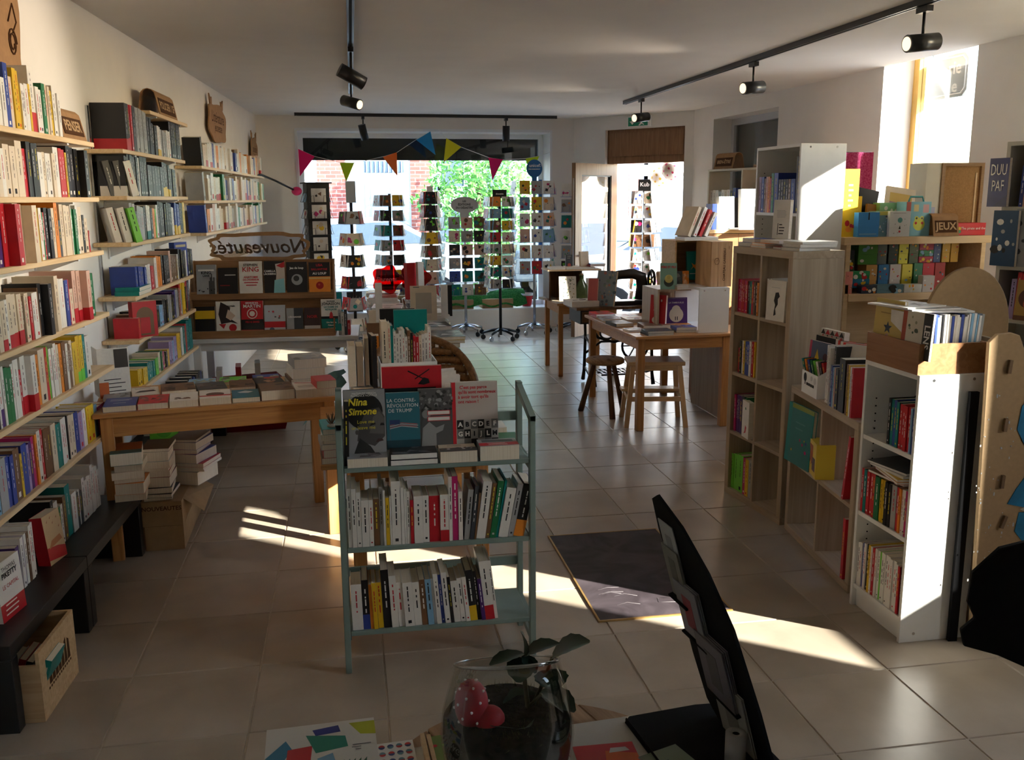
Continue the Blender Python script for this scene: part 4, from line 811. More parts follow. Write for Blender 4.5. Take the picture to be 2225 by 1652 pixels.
for i, (c, x, h, t_) in enumerate((('w', .20, .20, .034), ('c', .238, .195, .03), ('w', .27, .235, .02))):
    o = spine_book(FT2, x - .04, T2H + .14, t_, h, .15, c, y=.98, yaw=PI, label='thick book showing its page edges, %s of the three behind the trolley' % ORD[i + 1], group='three thick books behind the trolley')
face_book(FT2, .268, .84, T2H + .14, .13, .25, .02, 'k', yaw=PI / 2 + .1, label='black book seen edge on beside the white crate of pocket books', art=None)
for i, c in enumerate('nsw'): flat(FT2, .235, .82, T2H + .046 * i, .15, .2, .045, c, '%s thick book, %s from the bottom under the three upright books behind the trolley' % (CN[c], ORD[i + 1]), 'pile under the three thick books', .03)
t = thing('book_crate', 'white card crate holding upright pocket books behind the red album', 'crate', FT2(.290, .78, T2H + .001), .03)
for q in ((0, .27, 0, .004, 0, .255), (0, .27, .21, .214, 0, .255), (0, .004, .004, .21, 0, .255), (.266, .27, .004, .21, 0, .255), (.004, .266, .004, .21, .17, .175)): part('side_panel', box(*q), WHITE, t)
mb = MB().tube([(.02, -.001, .24), (.035, -.001, .225)], .0015, 4).tube([(.25, -.001, .24), (.235, -.001, .225)], .0015, 4); part('staples', mb, CHROME, t)
x = .012
for i, c in enumerate('cctwwwwwnkrrcwww'):
    T = (.03, .014, .012)[i] if i < 3 else R.uniform(.012, .017); h = (.30, .29, .28)[i] if i < 3 else R.uniform(.22, .27)
    spine_book(FT2, .290 + x + T / 2, T2H + .177, T - .001, h - .03, .12, c, y=.785 + .05, band='n' if i in (0, 14) else None, label='%s pocket book, %s from the wall side in the white crate' % (CN[c], ORD[i + 1]), group='pocket books in the white crate'); x += T
    if x > .245: break
face_book(FT2, .46, 1.02, T2H + .20, .165, .28, .02, 't', label='dark green album standing up behind the white crate', cat='album', name='album')
mb = MB()
t = thing('page_stack', 'sunlit loose white leaflets bulging beside the white crate', 'leaflets', FT2(.615, .72, T2H), .03)
for i in range(14): a = R.uniform(-.25, .25); mb.box(-.04, .04, -.003 + i * .011, i * .011, 0, .17 + R.uniform(-.03, .05), 0, Matrix.Rotation(a * .4, 4, 'Y') @ Matrix.Rotation(.15, 4, 'X'))
part('sheets', mb, PAGESW, t)
for i, (c, x, y, t_, z) in enumerate((('w', .735, .80, .06, 0), ('y', .735, .78, .02, .06), ('t', .735, .02, .012, .0), ('l', .73, .03, .012, .012), ('g', .74, .02, .012, .024), ('w', .72, .24, .05, .0))):
    flat(FT2, x, y, T2H + z, .14, .19, t_, c, '%s booklet at the aisle edge, table behind the trolley, %s' % (CN[c], ('under the yellow one', 'with punched lettering', 'lowest at the corner', 'second at the corner', 'topmost at the corner', 'mid table')[i]), None, R.uniform(-.08, .08), art_title([], .3, None, (.8, .78, .7)) if c == 'y' else None, 'booklet', 'booklet')

# wicker chair behind it
WICK = wood('wicker', (.13, .06, .02), (.26, .13, .05), scale=40, stretch=(1, 1, 1), bump=.5)
t = thing('wicker_chair', 'brown wicker tub chair with curved back between the centre tables', 'chair', (.40, 5.40, 0), .12)
def wick(a): return (.31 * math.cos(a), .27 * math.sin(a))
for k in range(9):
    zz = .44 + k * .05; pts = []
    for i in range(31):
        a = PI * (-.12 + 1.24 * i / 30); top = .50 + .36 * math.sin(max(0, min(PI, (a + .2) / 1.13))) ** .8
        x, y = wick(a); 
        if zz <= top: pts.append((x * (1 + .04 * (k - 4) / 4), y, zz))
    if len(pts) > 2: part('back_weave', MB().tube(pts, .026, 5), WICK, t)
rim = []
for i in range(31):
    a = PI * (-.12 + 1.24 * i / 30); top = .52 + .36 * math.sin(max(0, min(PI, (a + .2) / 1.13))) ** .8; x, y = wick(a); rim.append((x * 1.04, y, top))
part('rim', MB().tube(rim, .024, 8), WICK, t)
mb = MB()
for i in range(1, 30): x, y, z = rim[i]; mb.cyl((x * .97, y, .40), (x * .98, y, z), .010, n=5)
part('uprights', mb, WICK, t); part('seat', MB().lathe([(0, .40), (.26, .40), (.29, .42), (.26, .44), (0, .45)], 24), WICK, t)
for x, y in ((-.2, -.16), (.2, -.16), (-.18, .18), (.18, .18)): part('leg', MB().cyl((x * 1.1, y * 1.1, 0), (x, y, .41), .02, n=8), WICK, t)

# ================================================================ black centre table with magazines and albums
FT3 = F(.10, 6.12, -.02)
t = thing('black_table', 'black square legged table in mid aisle heaped with albums', 'table', tuple(FT3.o), -.02)
bev(part('table_top', box(0, .62, 0, 2.3, .655, .705), BLACKW, t), .003)
for x in (0, .56):
    for y in (0, 2.24): part('leg', box(x, x + .06, y, y + .06, 0, .655), BLACKW, t)
T3H = .705; cols = 'wwskwnwyswlwtkwwn'; n = 0
pil = [(.13, .06, .06, 3), (.50, .05, .10, 4), (.14, .48, .14, 6), (.48, .50, .12, 5), (.14, .90, .20, 9), (.48, .92, .16, 7), (.14, 1.34, .22, 9), (.48, 1.36, .20, 8), (.14, 1.80, .22, 8), (.46, 1.80, .22, 8)]
PILN = ['near wall side', 'near aisle side', 'second wall side', 'second aisle side', 'third wall side', 'third aisle side', 'fourth wall side', 'fourth aisle side', 'far wall side', 'far aisle side']
for k, (x, y, H_, m_) in enumerate(pil):
    z = T3H
    for i in range(m_):
        tt = H_ / m_ * R.uniform(.8, 1.2); c = R.choice(cols)
        if k == 1: c = 'kkyk'[i]
        flat(FT3, x + R.uniform(-.02, .02), y + R.uniform(-.02, .02), z, R.uniform(.21, .27), R.uniform(.26, .34), tt, c, '%s album, %s from the bottom, %s pile on the black table' % (CN[c], ORD[i + 1], PILN[k]), 'albums on the black table', R.uniform(-.1, .1), art_photo(100 + n, (.4, .38, .36)) if i == m_ - 1 else None, 'album', 'album', PAGESW); z += tt; n += 1
for i, (c, x, y, w_, h, t_, yw) in enumerate((('c', .40, .55, .19, .25, .02, 0), ('w', .08, .62, .05, .27, .05, 0), ('c', .03, .30, .05, .25, .05, 0), ('k', .20, .28, .24, .26, .02, 0), ('w', .58, .92, .05, .25, .04, 0), ('k', .62, 1.0, .05, .24, .06, 0), ('r', .40, 1.55, .16, .30, .05, .5), ('w', .44, 1.48, .05, .30, .05, .3), ('n', .05, .02, .12, .21, .04, 0))):
    face_book(FT3, x, y, T3H + (.15, .15, .01, .01, .12, .12, .20, .21, .0)[i], w_, h, t_, c, yaw=yw, tilt=.05, label='%s standing on the black centre table' % ['grey beige album with pale title page', 'white album seen edge on', 'cream album seen edge on by the near corner', 'black album behind the green one', 'white upright booklet at the aisle side', 'thin black upright booklet at the aisle side', 'sunlit red book', 'white booklet leaning on the red book', 'small blue and yellow box book at near corner'][i], cat='album', name='album', art=(lambda o, w2, h2: Art(o, w2, h2).rect(.2, .8, .2, .8, (.45, .40, .33)).lines(.1, .5, .9, .95, 1, (.1, .1, .1)).done()) if i == 0 else None)
spine_book(FT3, .05, T3H + .02, .03, .12, .1, 'o', y=-.09, label='orange pocket book at the near corner of the black table', cat='album', name='album')
REDP = glass('red_acrylic', (.62, .01, .015), .05)
for k, (x, z0, lab) in enumerate(((.165, .955, 'red translucent scalloped acrylic sign on the wall side of the red book'), (.405, .965, 'red translucent scalloped acrylic sign on the aisle side of the red book'))):
    t = thing('acrylic_sign', lab, 'sign', FT3(x, 1.75, z0 - .10), -.02, 'red acrylic signs'); pts = []
    for i in range(48): a = 2 * PI * i / 48; r = .115 * (1 + .13 * math.cos(5 * a)); pts.append((r * math.cos(a) * 1.05, .20 + r * math.sin(a)))
    part('scalloped_plate', MB().prism(pts, 0, .004, 'y'), REDP, t)
    text('lettering', ('Parents', 'les 123')[k], .055, mat('pink_letter', (.6, .12, .14), .4, var=0), t, (0, -.002, .20), bold=.001); part('stem', box(-.02, .02, 0, .006, -.0, .06), REDP, t)
# ================================================================ greeting card racks in front of the street window
GC = ['w', 'c', 'k', 's', 'r', 't', 'n', 'y', 'l', 'h', 'b', 'm', 'g', 'o', 'v']
cardn = 0
CARDM = {}
def card_mesh(w_, h, base, seed):
    r = random.Random(seed); mb = MB(); mb.box(-w_ / 2, w_ / 2, 0, .006, 0, h, 0); ms = [pm(base), pm(r.choice('krtnygmb')), pm(r.choice('wrkokce'))]; k = 0
    for i in range(r.randint(2, 5)):
        a, b, q = r.uniform(-.3, .3) * w_, r.uniform(.25, .75) * h, r.uniform(.06, .2) * w_; n = r.choice((3, 4, 8)); ph = r.uniform(0, 6); k += 1
        mb.quad([(a + q * math.cos(ph + 2 * PI * j / n), -.0004 - .0001 * k, b + q * math.sin(ph + 2 * PI * j / n)) for j in range(n)], 1 + i % 2)
    return mb.mesh('greeting_card', ms)
def rack(name_label, short, x, y, rz, zs, cols, cw, ch, base='star', color=BLACK, wire=WIRE, header=None, top=None, tint=None, tilt=.16, gap=.012, sides=True, pole_r=.018, wheels=True, r0=.22):
    """turning card rack: pole, footed base, one wire tray per tier and face, the cards themselves top-level"""
    global cardn
    t = thing('card_rack', name_label, 'card rack', (x, y, 0), rz, 'turning card racks')
    zt = max(zs) + ch + .03; W_ = cols * (cw + gap); fd = max(.09, W_ / 2)
    part('pole', MB().cyl((0, 0, .06), (0, 0, top or zt), pole_r, n=10), color, t)
    if base:
        n = 5
        for k in range(n):
            a = 2 * PI * k / n + .3; p = (r0 * math.cos(a), r0 * math.sin(a))
            lg = part('foot', MB().tube([(0, 0, .13), (p[0] * .5, p[1] * .5, .115), (p[0], p[1], .085)], [.022, .018, .014], 6), color, t)
            if wheels: part('caster', MB().cyl((p[0] - .012 * math.sin(a), p[1] + .012 * math.cos(a), .03), (p[0] + .012 * math.sin(a), p[1] - .012 * math.cos(a), .03), .03, n=12).cyl((p[0], p[1], .045), (p[0], p[1], .09), .008, n=6), CHROME if k % 2 else BLACK, lg)
    faces = [0, 1.25, -1.25] if sides else [0]
    for ti, z in enumerate(zs):
        mb = MB()
        for fa in faces:
            c_, s_ = math.cos(fa), math.sin(fa)
            def Q(u, d, zz): return (u * c_ + d * s_, u * s_ - d * c_, zz)
            d0 = fd
            mb.tube([Q(-W_ / 2, d0, z), Q(-W_ / 2, d0 + .03, z), Q(W_ / 2, d0 + .03, z), Q(W_ / 2, d0, z)], .0022, 4)
            for j in range(cols):
                u = -W_ / 2 + (j + .5) * (cw + gap)
                mb.tube([Q(u - cw * .34, d0 + .03, z), Q(u - cw * .34, d0 + .022, z + ch * .42), Q(u - cw * .2, d0 + .02, z + ch * .48)], .0018, 3); mb.tube([Q(u + cw * .34, d0 + .03, z), Q(u + cw * .34, d0 + .022, z + ch * .42), Q(u + cw * .2, d0 + .02, z + ch * .48)], .0018, 3)
                mb.tube([Q(u, d0, z), Q(u, d0 - .03 - tilt * ch, z + ch)], .0018, 3)
        part('wire_tray', mb, wire, t)
        for fi, fa in enumerate(faces):
            for j in range(cols):
                if fi and j != (0 if fa < 0 else cols - 1) and cols > 2: continue
                u = -W_ / 2 + (j + .5) * (cw + gap); c_, s_ = math.cos(fa), math.sin(fa); d0 = fd + .018
                lx, ly = u * c_ + d0 * s_, u * s_ - d0 * c_
                base_c = (tint[(ti * cols + j) % len(tint)] if tint and fi == 0 else R.choice(GC[:9] + ['w', 'c', 's', 's']))
                me = card_mesh(cw * R.uniform(.92, 1), ch * R.uniform(.94, 1), base_c, cardn * 7 + 3); cardn += 1
                o = bpy.data.objects.new('greeting_card', me); COL.objects.link(o)
                P_ = Matrix.Translation((x, y, 0)) @ Matrix.Rotation(rz, 4, 'Z') @ Vector((lx, ly, z + .004))
                o.location = P_; o.rotation_euler = (-tilt, 0, rz + fa)
                tag(o, '%s card, %s tier, %s of the %s' % (CN[base_c], ORD[ti + 1], ('front column %s' % ORD[j + 1], 'aisle side', 'wall side')[fi], short) + (', %s' % ORD[j + 1] if fi and cols == 2 else ''), 'greeting card', 'cards on the %s' % short)
    if header: header(t, top or zt)
    return t
def tiers(top, pitch, n): return [top - pitch * (i + 1) + .02 for i in range(n)]
# dark wooden tower by the window's wall end
FR1 = F(-.36, 11.30, .22)
t = thing('card_tower', 'dark tall card tower with white cards at the wall end of the window', 'card rack', tuple(FR1.o), .22, 'turning card racks')
bev(part('core', box(-.13, .13, -.13, .13, .12, 1.90), BLACKW, t), .004); part('top_cap', box(-.16, .16, -.14, .14, 1.90, 1.915), BLACKW, t)
part('foot', MB().cyl((0, 0, .03), (0, 0, .12), .20, n=24), BLACKW, t)
for i in range(9):
    z = 1.69 - .187 * i
    mb = MB().box(-.11, .11, -.16, -.13, z - .008, z - .003)
    for s in (-1, 1): mb.tube([(s * .11, -.158, z), (s * .11, -.155, z + .06), (s * .06, -.154, z + .075), (s * .055, -.154, z)], .003, 4)
    for s in (-1, 1): mb.tube([(s * .13, -.10, z + .12), (s * .17, -.09, z), (s * .17, .09, z), (s * .13, .10, z + .12)], .003, 4)
    part('wire_tray', mb, BLACK, t)
    me = card_mesh(.17, .155, 'w', 900 + i); o = bpy.data.objects.new('greeting_card', me); COL.objects.link(o); o.location = FR1(0, -.143, z); o.rotation_euler = (-.03, 0, .22)
    tag(o, 'white illustrated card, %s from the top on the dark tower' % ORD[i + 1], 'greeting card', 'cards on the dark tower')
    for s in (-1, 1):
        me = card_mesh(.17, .155, R.choice('wsl'), 930 + i * 2 + s); o = bpy.data.objects.new('greeting_card', me); COL.objects.link(o); o.location = FR1(s * .150, 0, z); o.rotation_euler = (-.2, 0, .22 + s * PI / 2)
        tag(o, 'card on the %s side of the dark tower, tier %s from the top' % (('wall', 'aisle')[s > 0], ORD[i + 1]), 'greeting card', 'side cards on the dark tower')
def hd_panel(w_, h, m, txts=(), th=.008):
    def f(t, z):
        bev(part('header_panel', box(-w_ / 2, w_ / 2, -.02, -.02 + th, z - .02, z - .02 + h), m, t), .002)
        for s_, sz, dz, im in txts: text('lettering', s_, sz, im, t, (0, -.0212, z - .02 + h * dz), bold=.001)
    return f
def hd_disc(w_, h, m, txts=(), stem=True):
    def f(t, z):
        pts = [(w_ / 2 * math.cos(2 * PI * i / 32), z + .04 + h / 2 + h / 2 * math.sin(2 * PI * i / 32)) for i in range(32)]
        part('header_disc', MB().prism(pts, -.022, -.016, 'y'), m, t); part('header_stem', box(-w_ * .16, w_ * .16, -.021, -.017, z - .06, z + .07), m, t)
        for s_, sz, dz, im in txts: text('lettering', s_, sz, im, t, (0, -.0232, z + .04 + h * dz), bold=.001)
    return f
GREYP = mat('grey_header', (.30, .33, .38), .5, .3, var=0); PALEP = mat('pale_header', (.50, .49, .48), .6, .2, var=0)
rack('wire card rack with plain grey header panel, second from the wall end', 'grey header rack', .035, 10.8, .12, tiers(1.665, .243, 7), 1, .20, .145, color=BLACK, header=hd_panel(.11, .24, GREYP), top=1.70, tint='sckksw')
rack('card rack with two columns and no header, third from the wall end', 'headerless rack', .495, 11.4, .1, tiers(1.79, .176, 8), 2, .13, .13, tint='nykstnsrsk', top=1.78)
rack('tall narrow card rack with dark cards in mid window', 'tall narrow rack', .935, 10.85, -.05, tiers(1.79, .152, 9), 1, .16, .14, tint='kkkynchrc', top=1.80, header=hd_panel(.07, .08, WHITE))
rack('three column card rack under a pale oval header', 'oval header rack', 1.43, 11.68, 0, tiers(1.50, .164, 6), 3, .145, .14, color=CHROME, tint='shncskkhhsktbtttwncsd', top=1.50, header=hd_disc(.34, .20, PALEP, [('LES', .03, .72, INK), ('ÉDITIONS', .036, .52, INK), ('DU DÉSASTRE', .034, .32, INK)]))
rack('black star footed card rack with two columns and a small black header', 'black star rack', 1.80, 11.2, -.04, tiers(1.74, .139, 8), 2, .13, .115, color=BLACK, wire=BLACK, tint='owltnyrwscywtwskww', top=1.74, header=hd_panel(.17, .10, BLACKW, [('chouette', .026, .5, INKW)]))
def hd_unicef(t, z):
    hd_disc(.20, .22, mat('blue_disc', (.01, .12, .34), .4, .4, var=0), [('unicef', .055, .66, INKW), ('POUR CHAQUE ENFANT', .013, .46, INKW)])(t, z)
    mb = MB(); 
    for r in (.016, .010): mb.tube([(.075 + r * math.cos(a * .4), -.0235, z + .185 + r * math.sin(a * .4)) for a in range(16)], .0012, 3)
    part('emblem', mb, INKW, t)
rb_ = rack('blue three column card rack under a round blue header on castors', 'round blue header rack', 2.31, 11.62, -.06, tiers(1.94, .196, 6), 3, .135, .165, color=CHROME, wire=BLUEP, tint='yswlycwwhhwlcwwsrwswwn', top=1.93, header=hd_unicef)
part('blue_column', box(.035, .075, -.17, -.13, .78, 1.94), BLUEP, rb_)
rack('card rack seen edge on behind the open door leaf', 'rack behind the door leaf', 2.80, 11.55, .9, tiers(1.90, .19, 8), 2, .13, .16, color=BLACK, wire=BLUEP, top=1.92)
rack('black card rack standing on the pavement in the open doorway', 'doorway rack', 3.86, 11.95, -.42, tiers(1.80, .186, 8), 2, .15, .165, color=BLACK, wire=BLACK, tint='schsksnnsss', top=1.80, header=hd_panel(.17, .17, BLACKW, [('Kub', .075, .6, INKW)]))
# things on the deep window sill
GREENC = mat('green_crochet', (.015, .10, .02), .9, .1, scale=60, c2=(.05, .22, .05), bump=.8)
t = thing('crochet_cloth', 'green crocheted cover draped over cartons on the window sill', 'cloth', FFW(2.72, .02, .26), FFW.a)
mb = MB(); n = 26; m_ = 7; vs = []
for j in range(m_):
    for i in range(n): u = i / (n - 1); v = j / (m_ - 1); vs.append((-.55 + 1.22 * u, .02 + .26 * min(1, v * 1.6), .04 + (.24 + .02 * math.sin(9 * u) - .05 * (u > .55)) * math.sin(min(1, v * 1.5 + .03) * PI / 2) - .02 * math.sin(23 * u) * (1 - v)))
mb.add(vs, [(j * n + i, j * n + i + 1, (j + 1) * n + i + 1, (j + 1) * n + i) for j in range(m_ - 1) for i in range(n - 1)], 0, None, True); part('drape', mb, GREENC, t)
for k, (x, w_, h) in enumerate(((2.30, .36, .12), (2.78, .42, .12), (1.66, .50, .20))): carton(FFW, x, .06, .276, w_, .26, h, 'carton on the window sill, %s' % ('under the wall end of the green cover', 'under the door end of the green cover', 'left of the green cover')[k])
t = thing('toy_bucket', 'small red bucket on the window sill behind the blue rack', 'bucket', FFW(3.42, .2, .28)); part('body', MB().lathe([(.06, 0), (.085, .15), (.08, .15), (.055, .01), (0, .01)], 20), INKR, t); part('band', MB().lathe([(.086, .14), (.090, .17), (.084, .17)], 20), WHITE, t)
for k in range(5):
    c = 'tkysk'[k]; face_book(FFW, .85 + .26 * k, .16, .276, .20, .26, .02, c, tilt=.12, yaw=.1, label='%s album in the window display facing the room, %s from the wall end' % (CN[c], ORD[k + 1]), group='albums in the window display', cat='album', name='album', art=art_photo(200 + k, (.3, .28, .2)))
# bunting
bt = thing('bunting', 'string of coloured triangle flags hung across the street window', 'bunting', FFW(0, 0, 0), FFW.a)
def fl(x): return x + 1.06
path = [(-.58, 2.33), (-.38, 2.24), (-.08, 2.17), (.10, 2.16), (.46, 2.24), (.63, 2.29), (.88, 2.45), (1.05, 2.545), (1.16, 2.58), (1.27, 2.46), (1.45, 2.36), (1.81, 2.23), (1.99, 2.205), (2.29, 2.22), (2.47, 2.25), (2.62, 2.30)]
part('string', MB().tube([(fl(a), -.06, b) for a, b in path], .004, 4), WHITE, bt)
FLG = [((-.575, 2.33), (-.38, 2.24), (-.57, 2.0), (.72, .02, .16), 'pink'), ((-.08, 2.165), (.10, 2.165), (-.01, 1.93), (.50, .72, .03), 'lime'), ((.455, 2.235), (.63, 2.295), (.63, 2.0), (.85, .18, .04), 'orange'), ((.88, 2.445), (1.06, 2.55), (1.12, 2.26), (.03, .27, .62), 'blue'), ((1.26, 2.47), (1.45, 2.36), (1.22, 2.17), (.70, .66, .03), 'yellow'), ((1.80, 2.23), (1.99, 2.21), (1.85, 1.945), (.72, .02, .22), 'pink'), ((2.29, 2.22), (2.47, 2.25), (2.36, 2.0), (.5, .72, .03), 'lime')]
for a, b, c_, col, nm in FLG:
    m = mat('flag_%s' % nm, col, .8, .1, var=.02); part('flag', MB().prism([(fl(a[0]), a[1]), (fl(b[0]), b[1]), (fl(c_[0]), c_[1])], -.066, -.0625, 'y'), m, bt)
# paper lanterns by the door
for k, (s, z, d, col, lab) in enumerate(((.99, 1.99, .55, (.62, .42, .06), 'white paper lantern with yellow dots hanging outside the shop door'), (1.28, 2.06, .35, (.60, .06, .16), 'white paper lantern with pink dots hanging in the shop doorway'))):
    t = thing('paper_lantern', lab, 'lantern', FEW(s, d, z)); part('globe', MB().ball((0, 0, 0), .14, nu=24, nv=16), mat('lantern_paper', (.78, .76, .74), .8, .1, var=0), t)
    mb = MB()
    for i in range(44):
        zz = 1 - 2 * (i + .5) / 44; a = i * 2.39996; rr = math.sqrt(1 - zz * zz); nrm = Vector((rr * math.cos(a), rr * math.sin(a), zz)); e = nrm.orthogonal().normalized(); f_ = nrm.cross(e); q = R.uniform(.010, .017)
        mb.add([nrm * .1412 + e * (q * math.cos(j)) + f_ * (q * 1.3 * math.sin(j)) for j in (0, 1.05, 2.1, 3.14, 4.2, 5.24)], [(0, 1, 2, 3, 4, 5)])
    part('dots', mb, ck(col), t, kind='stuff'); part('thread', MB().cyl((0, 0, .14), (0, 0, .45), .002, n=4), WHITE, t)
# exit sign over the door
t = thing('exit_sign', 'green and white emergency exit sign on the wall above the shop door', 'sign', FEW(1.0, -.03, 2.575), FEW.a)
bev(part('housing', box(-.17, .17, 0, .03, 0, .13), WHITE, t), .004); part('green_panel', box(-.15, .13, -.002, 0, .012, .118), ck((.01, .25, .13)), t)
part('arrow', MB().prism([(-.09, .03), (-.13, .07), (-.10, .07), (-.10, .10), (-.08, .10), (-.08, .07), (-.05, .07)][::-1], -.004, -.0025, 'y'), INKW, t)
part('running_man', MB().prism([(.0, .02), (.03, .05), (.05, .08), (.08, .085), (.075, .07), (.06, .068), (.05, .045), (.08, .03), (.075, .02), (.045, .035), (.015, .015)], -.004, -.0025, 'y').ball((.065, -.003, .10), .011, nu=8, nv=6), INKW, t)

# ================================================================ ceiling track lights
def track(name, label, p0, p1):
    p0, p1 = Vector(p0), Vector(p1); d = p1 - p0; t = thing('light_track', label, 'light track', tuple(p0), math.atan2(d.y, d.x), 'black ceiling tracks')
    part('rail', box(0, d.length, -.02, .02, -.035, 0), BLACK, t); part('slot', box(.02, d.length - .02, -.008, .008, -.0356, -.035), BLACKM, t); part('end_cap', box(-.012, 0, -.022, .022, -.037, 0), BLACK, t); part('end_cap', box(d.length, d.length + .012, -.022, .022, -.037, 0), BLACK, t)
track('', 'black ceiling track running down the wall side of the shop', (.03, -1.5, HC), (.068, 9.2, HC))
track('', 'black ceiling track running down the window side of the shop', (2.96, 9.9, HC), (3.04, 1.0, HC))
track('', 'black ceiling track across the front of the street window', (-.57, 11.62, HC), (2.62, 11.78, HC))
LENS = mat('lamp_lens', (1, .80, .55), .3, .3, var=0, emit=.7)
def spot(label, x, y, aim, watt=0, drop=.16, cone=62):
    t = thing('track_spot', label, 'spotlight', (x, y, HC - .037), 0, 'black track spotlights')
    part('adapter', box(-.018, .018, -.05, .05, -.03, 0), BLACK, t); part('stem', MB().cyl((0, 0, -.03), (0, 0, -drop), .008, n=8), BLACK, t)
    d = Vector(aim).normalized(); c = Vector((0, 0, -drop - .02)); a = c - d * .09; b = c + d * .09
    part('can', MB().cyl(a, b, .045, n=24), BLACK, t)
    part('front_ring', MB().cyl(b, b + d * .004, .046, .043, n=24), BLACK, t); part('lens', MB().cyl(b + d * .0045, b + d * .006, .036, n=20), LENS if watt else BLACKM, t)
    if watt:
        L_ = bpy.data.lights.new('spot_lamp', 'SPOT'); L_.energy = watt; L_.color = (1, .84, .66); L_.spot_size = math.radians(cone); L_.spot_blend = .8; L_.shadow_soft_size = .035
        o = bpy.data.objects.new('spot_lamp', L_); COL.objects.link(o); o.parent = t; o.location = b + d * .02; o.rotation_euler = d.to_track_quat('-Z', 'Y').to_euler()
spot('black track spot turned sideways, first along the wall side track', .058, 6.45, (.85, .2, -.45))
spot('black track spot with lit lens, second along the wall side track', .064, 8.15, (.8, -.75, -.28), 10)
spot('black track spot turned back into the shop, near end of the window side track', 3.0, 6.75, (-.95, -.28, -.10), 18)
spot('black track spot turned back into the shop, far end of the window side track', 2.965, 9.35, (-.9, -.45, -.12), 18)
spot('black track spot on the window track, wall end', .22, 11.66, (.22, .2, -1))
spot('black track spot on the window track, door end', 1.98, 11.75, (.0, .1, -1))
spot('black track spot nearest the counter on the window side track', 3.03, 4.7, (-.985, -.07, -.10), 260, cone=30)
# ================================================================ right hand side
def tagged_table(): pass
FRT = F(2.03, 6.40, 0.06)
table('pine_table', 'pine table on the window side with a wooden stool drawn under it', 2.03, 6.42, .03, .78, 1.36, .72, apron=.085)
FRT = F(2.03, 6.42, .03)
RT = .72
lst = [('k', .10, .55, .024, .15, .21), ('s', .11, .90, .018, .16, .22), ('r', .12, 1.12, .03, .17, .22), ('n', .24, .30, .036, .15, .21), ('d', .20, .02, .018, .20, .16), ('d', .20, .02, .016, .20, .16), ('w', .10, .25, .014, .14, .13), ('b', .44, .12, .022, .16, .14), ('k', .44, .12, .018, .16, .14), ('o', .45, .35, .03, .24, .17), ('c', .26, .72, .03, .17, .2), ('s', .28, .98, .02, .18, .2)]
for i, (c, x, y, t_, w_, h) in enumerate(lst):
    dz = .016 if i == 4 else (.018 if i == 7 else 0)
    flat(FRT, x, y, RT + (dz if i in (4, 7) else 0), w_, h, t_, c, '%s picture book lying on the window side pine table, %s' % (CN[c], ['wall edge front', 'wall edge middle', 'wall edge rear', 'beside the red standing book', 'upper at the near corner', 'lower at the near corner', 'thin one by the near corner', 'upper beside the white box', 'lower beside the white box', 'under the dark standing book', 'middle of the table', 'rear of the table'][i]), 'picture books on the pine table', R.uniform(-.12, .12), art_photo(300 + i, {'k': (.10, .1, .12), 'd': (.06, .10, .14)}.get(c, (.35, .2, .15))), 'picture book', 'picture_book', PAGESW)
face_book(FRT, .31, .40, RT + .037, .13, .22, .03, 'r', yaw=-.75, tilt=.08, label='red picture book standing face out on the window side pine table', cat='picture book', name='picture_book', art=lambda o, w_, h: Art(o, w_, h).disc(.35, .12, .2, (.7, .6, .5)).lines(.2, .6, .45, .6, 2, (.75, .35, .3)).spots(.3, .8, .75, .9, 3, [(.7, .6, .5)], .06, .1).done())
face_book(FRT, .37, .50, RT + .037, .15, .23, .03, 'h', yaw=-.8, tilt=.08, label='beige picture book standing behind the red one', cat='picture book', name='picture_book')
def art_moon(o, w_, h):
    a = Art(o, w_, h); a.disc(.5, .33, .32, (.62, .55, .42)).disc(.5, .52, .20, (.62, .55, .42)).disc(.38, .42, .16, (.62, .55, .42)).disc(.62, .42, .16, (.62, .55, .42)).rect(.44, .48, .12, .26, (.03, .02, .03)).rect(.53, .57, .12, .26, (.03, .02, .03)); a.rect(.04, .96, .955, .97, (.2, .17, .2)); a.done(); a.txt('LA TAMBOUILLE', .0165, .5, .80, ck((.6, .55, .5)), bold=.0004)
face_book(FRT, .475, .42, RT + .031, .18, .20, .025, 'p', yaw=-.05, tilt=.10, label='dark purple picture book with cream moon face, standing by the white box', cat='picture book', name='picture_book', art=art_moon)
# white box shelf, second open box behind, wine crates and their books
FB1 = F(2.54, 6.50, .02)
t = thing('white_box_shelf', 'white laminate box shelf standing on the pine table', 'box shelf', FB1(0, 0, RT + .001), .02)
part('end_panel', box(0, .235, 0, .018, 0, .335), WHITE, t); part('top_panel', box(0, .235, .018, .50, .317, .335), WHITE, t); part('bottom_panel', box(0, .235, .018, .50, 0, .018), WHITE, t); part('end_panel', box(0, .235, .50, .518, 0, .335), WHITE, t)
for x in (.035, .20): part('screw', MB().cyl((x, -.001, .315), (x, .001, .315), .006, n=8), CHROME, t)
FB2 = F(2.36, 6.78, .02)
t = thing('box_shelf', 'open pale wooden box shelf with dark books inside, on the pine table', 'box shelf', FB2(0, 0, RT + .001), .02)
part('top_panel', box(-.05, .22, 0, .36, .29, .305), OAK, t); part('side_panel', box(-.05, -.035, 0, .36, 0, .29), OAK, t); part('back_panel', box(-.035, .22, .345, .36, 0, .29), OAK, t)
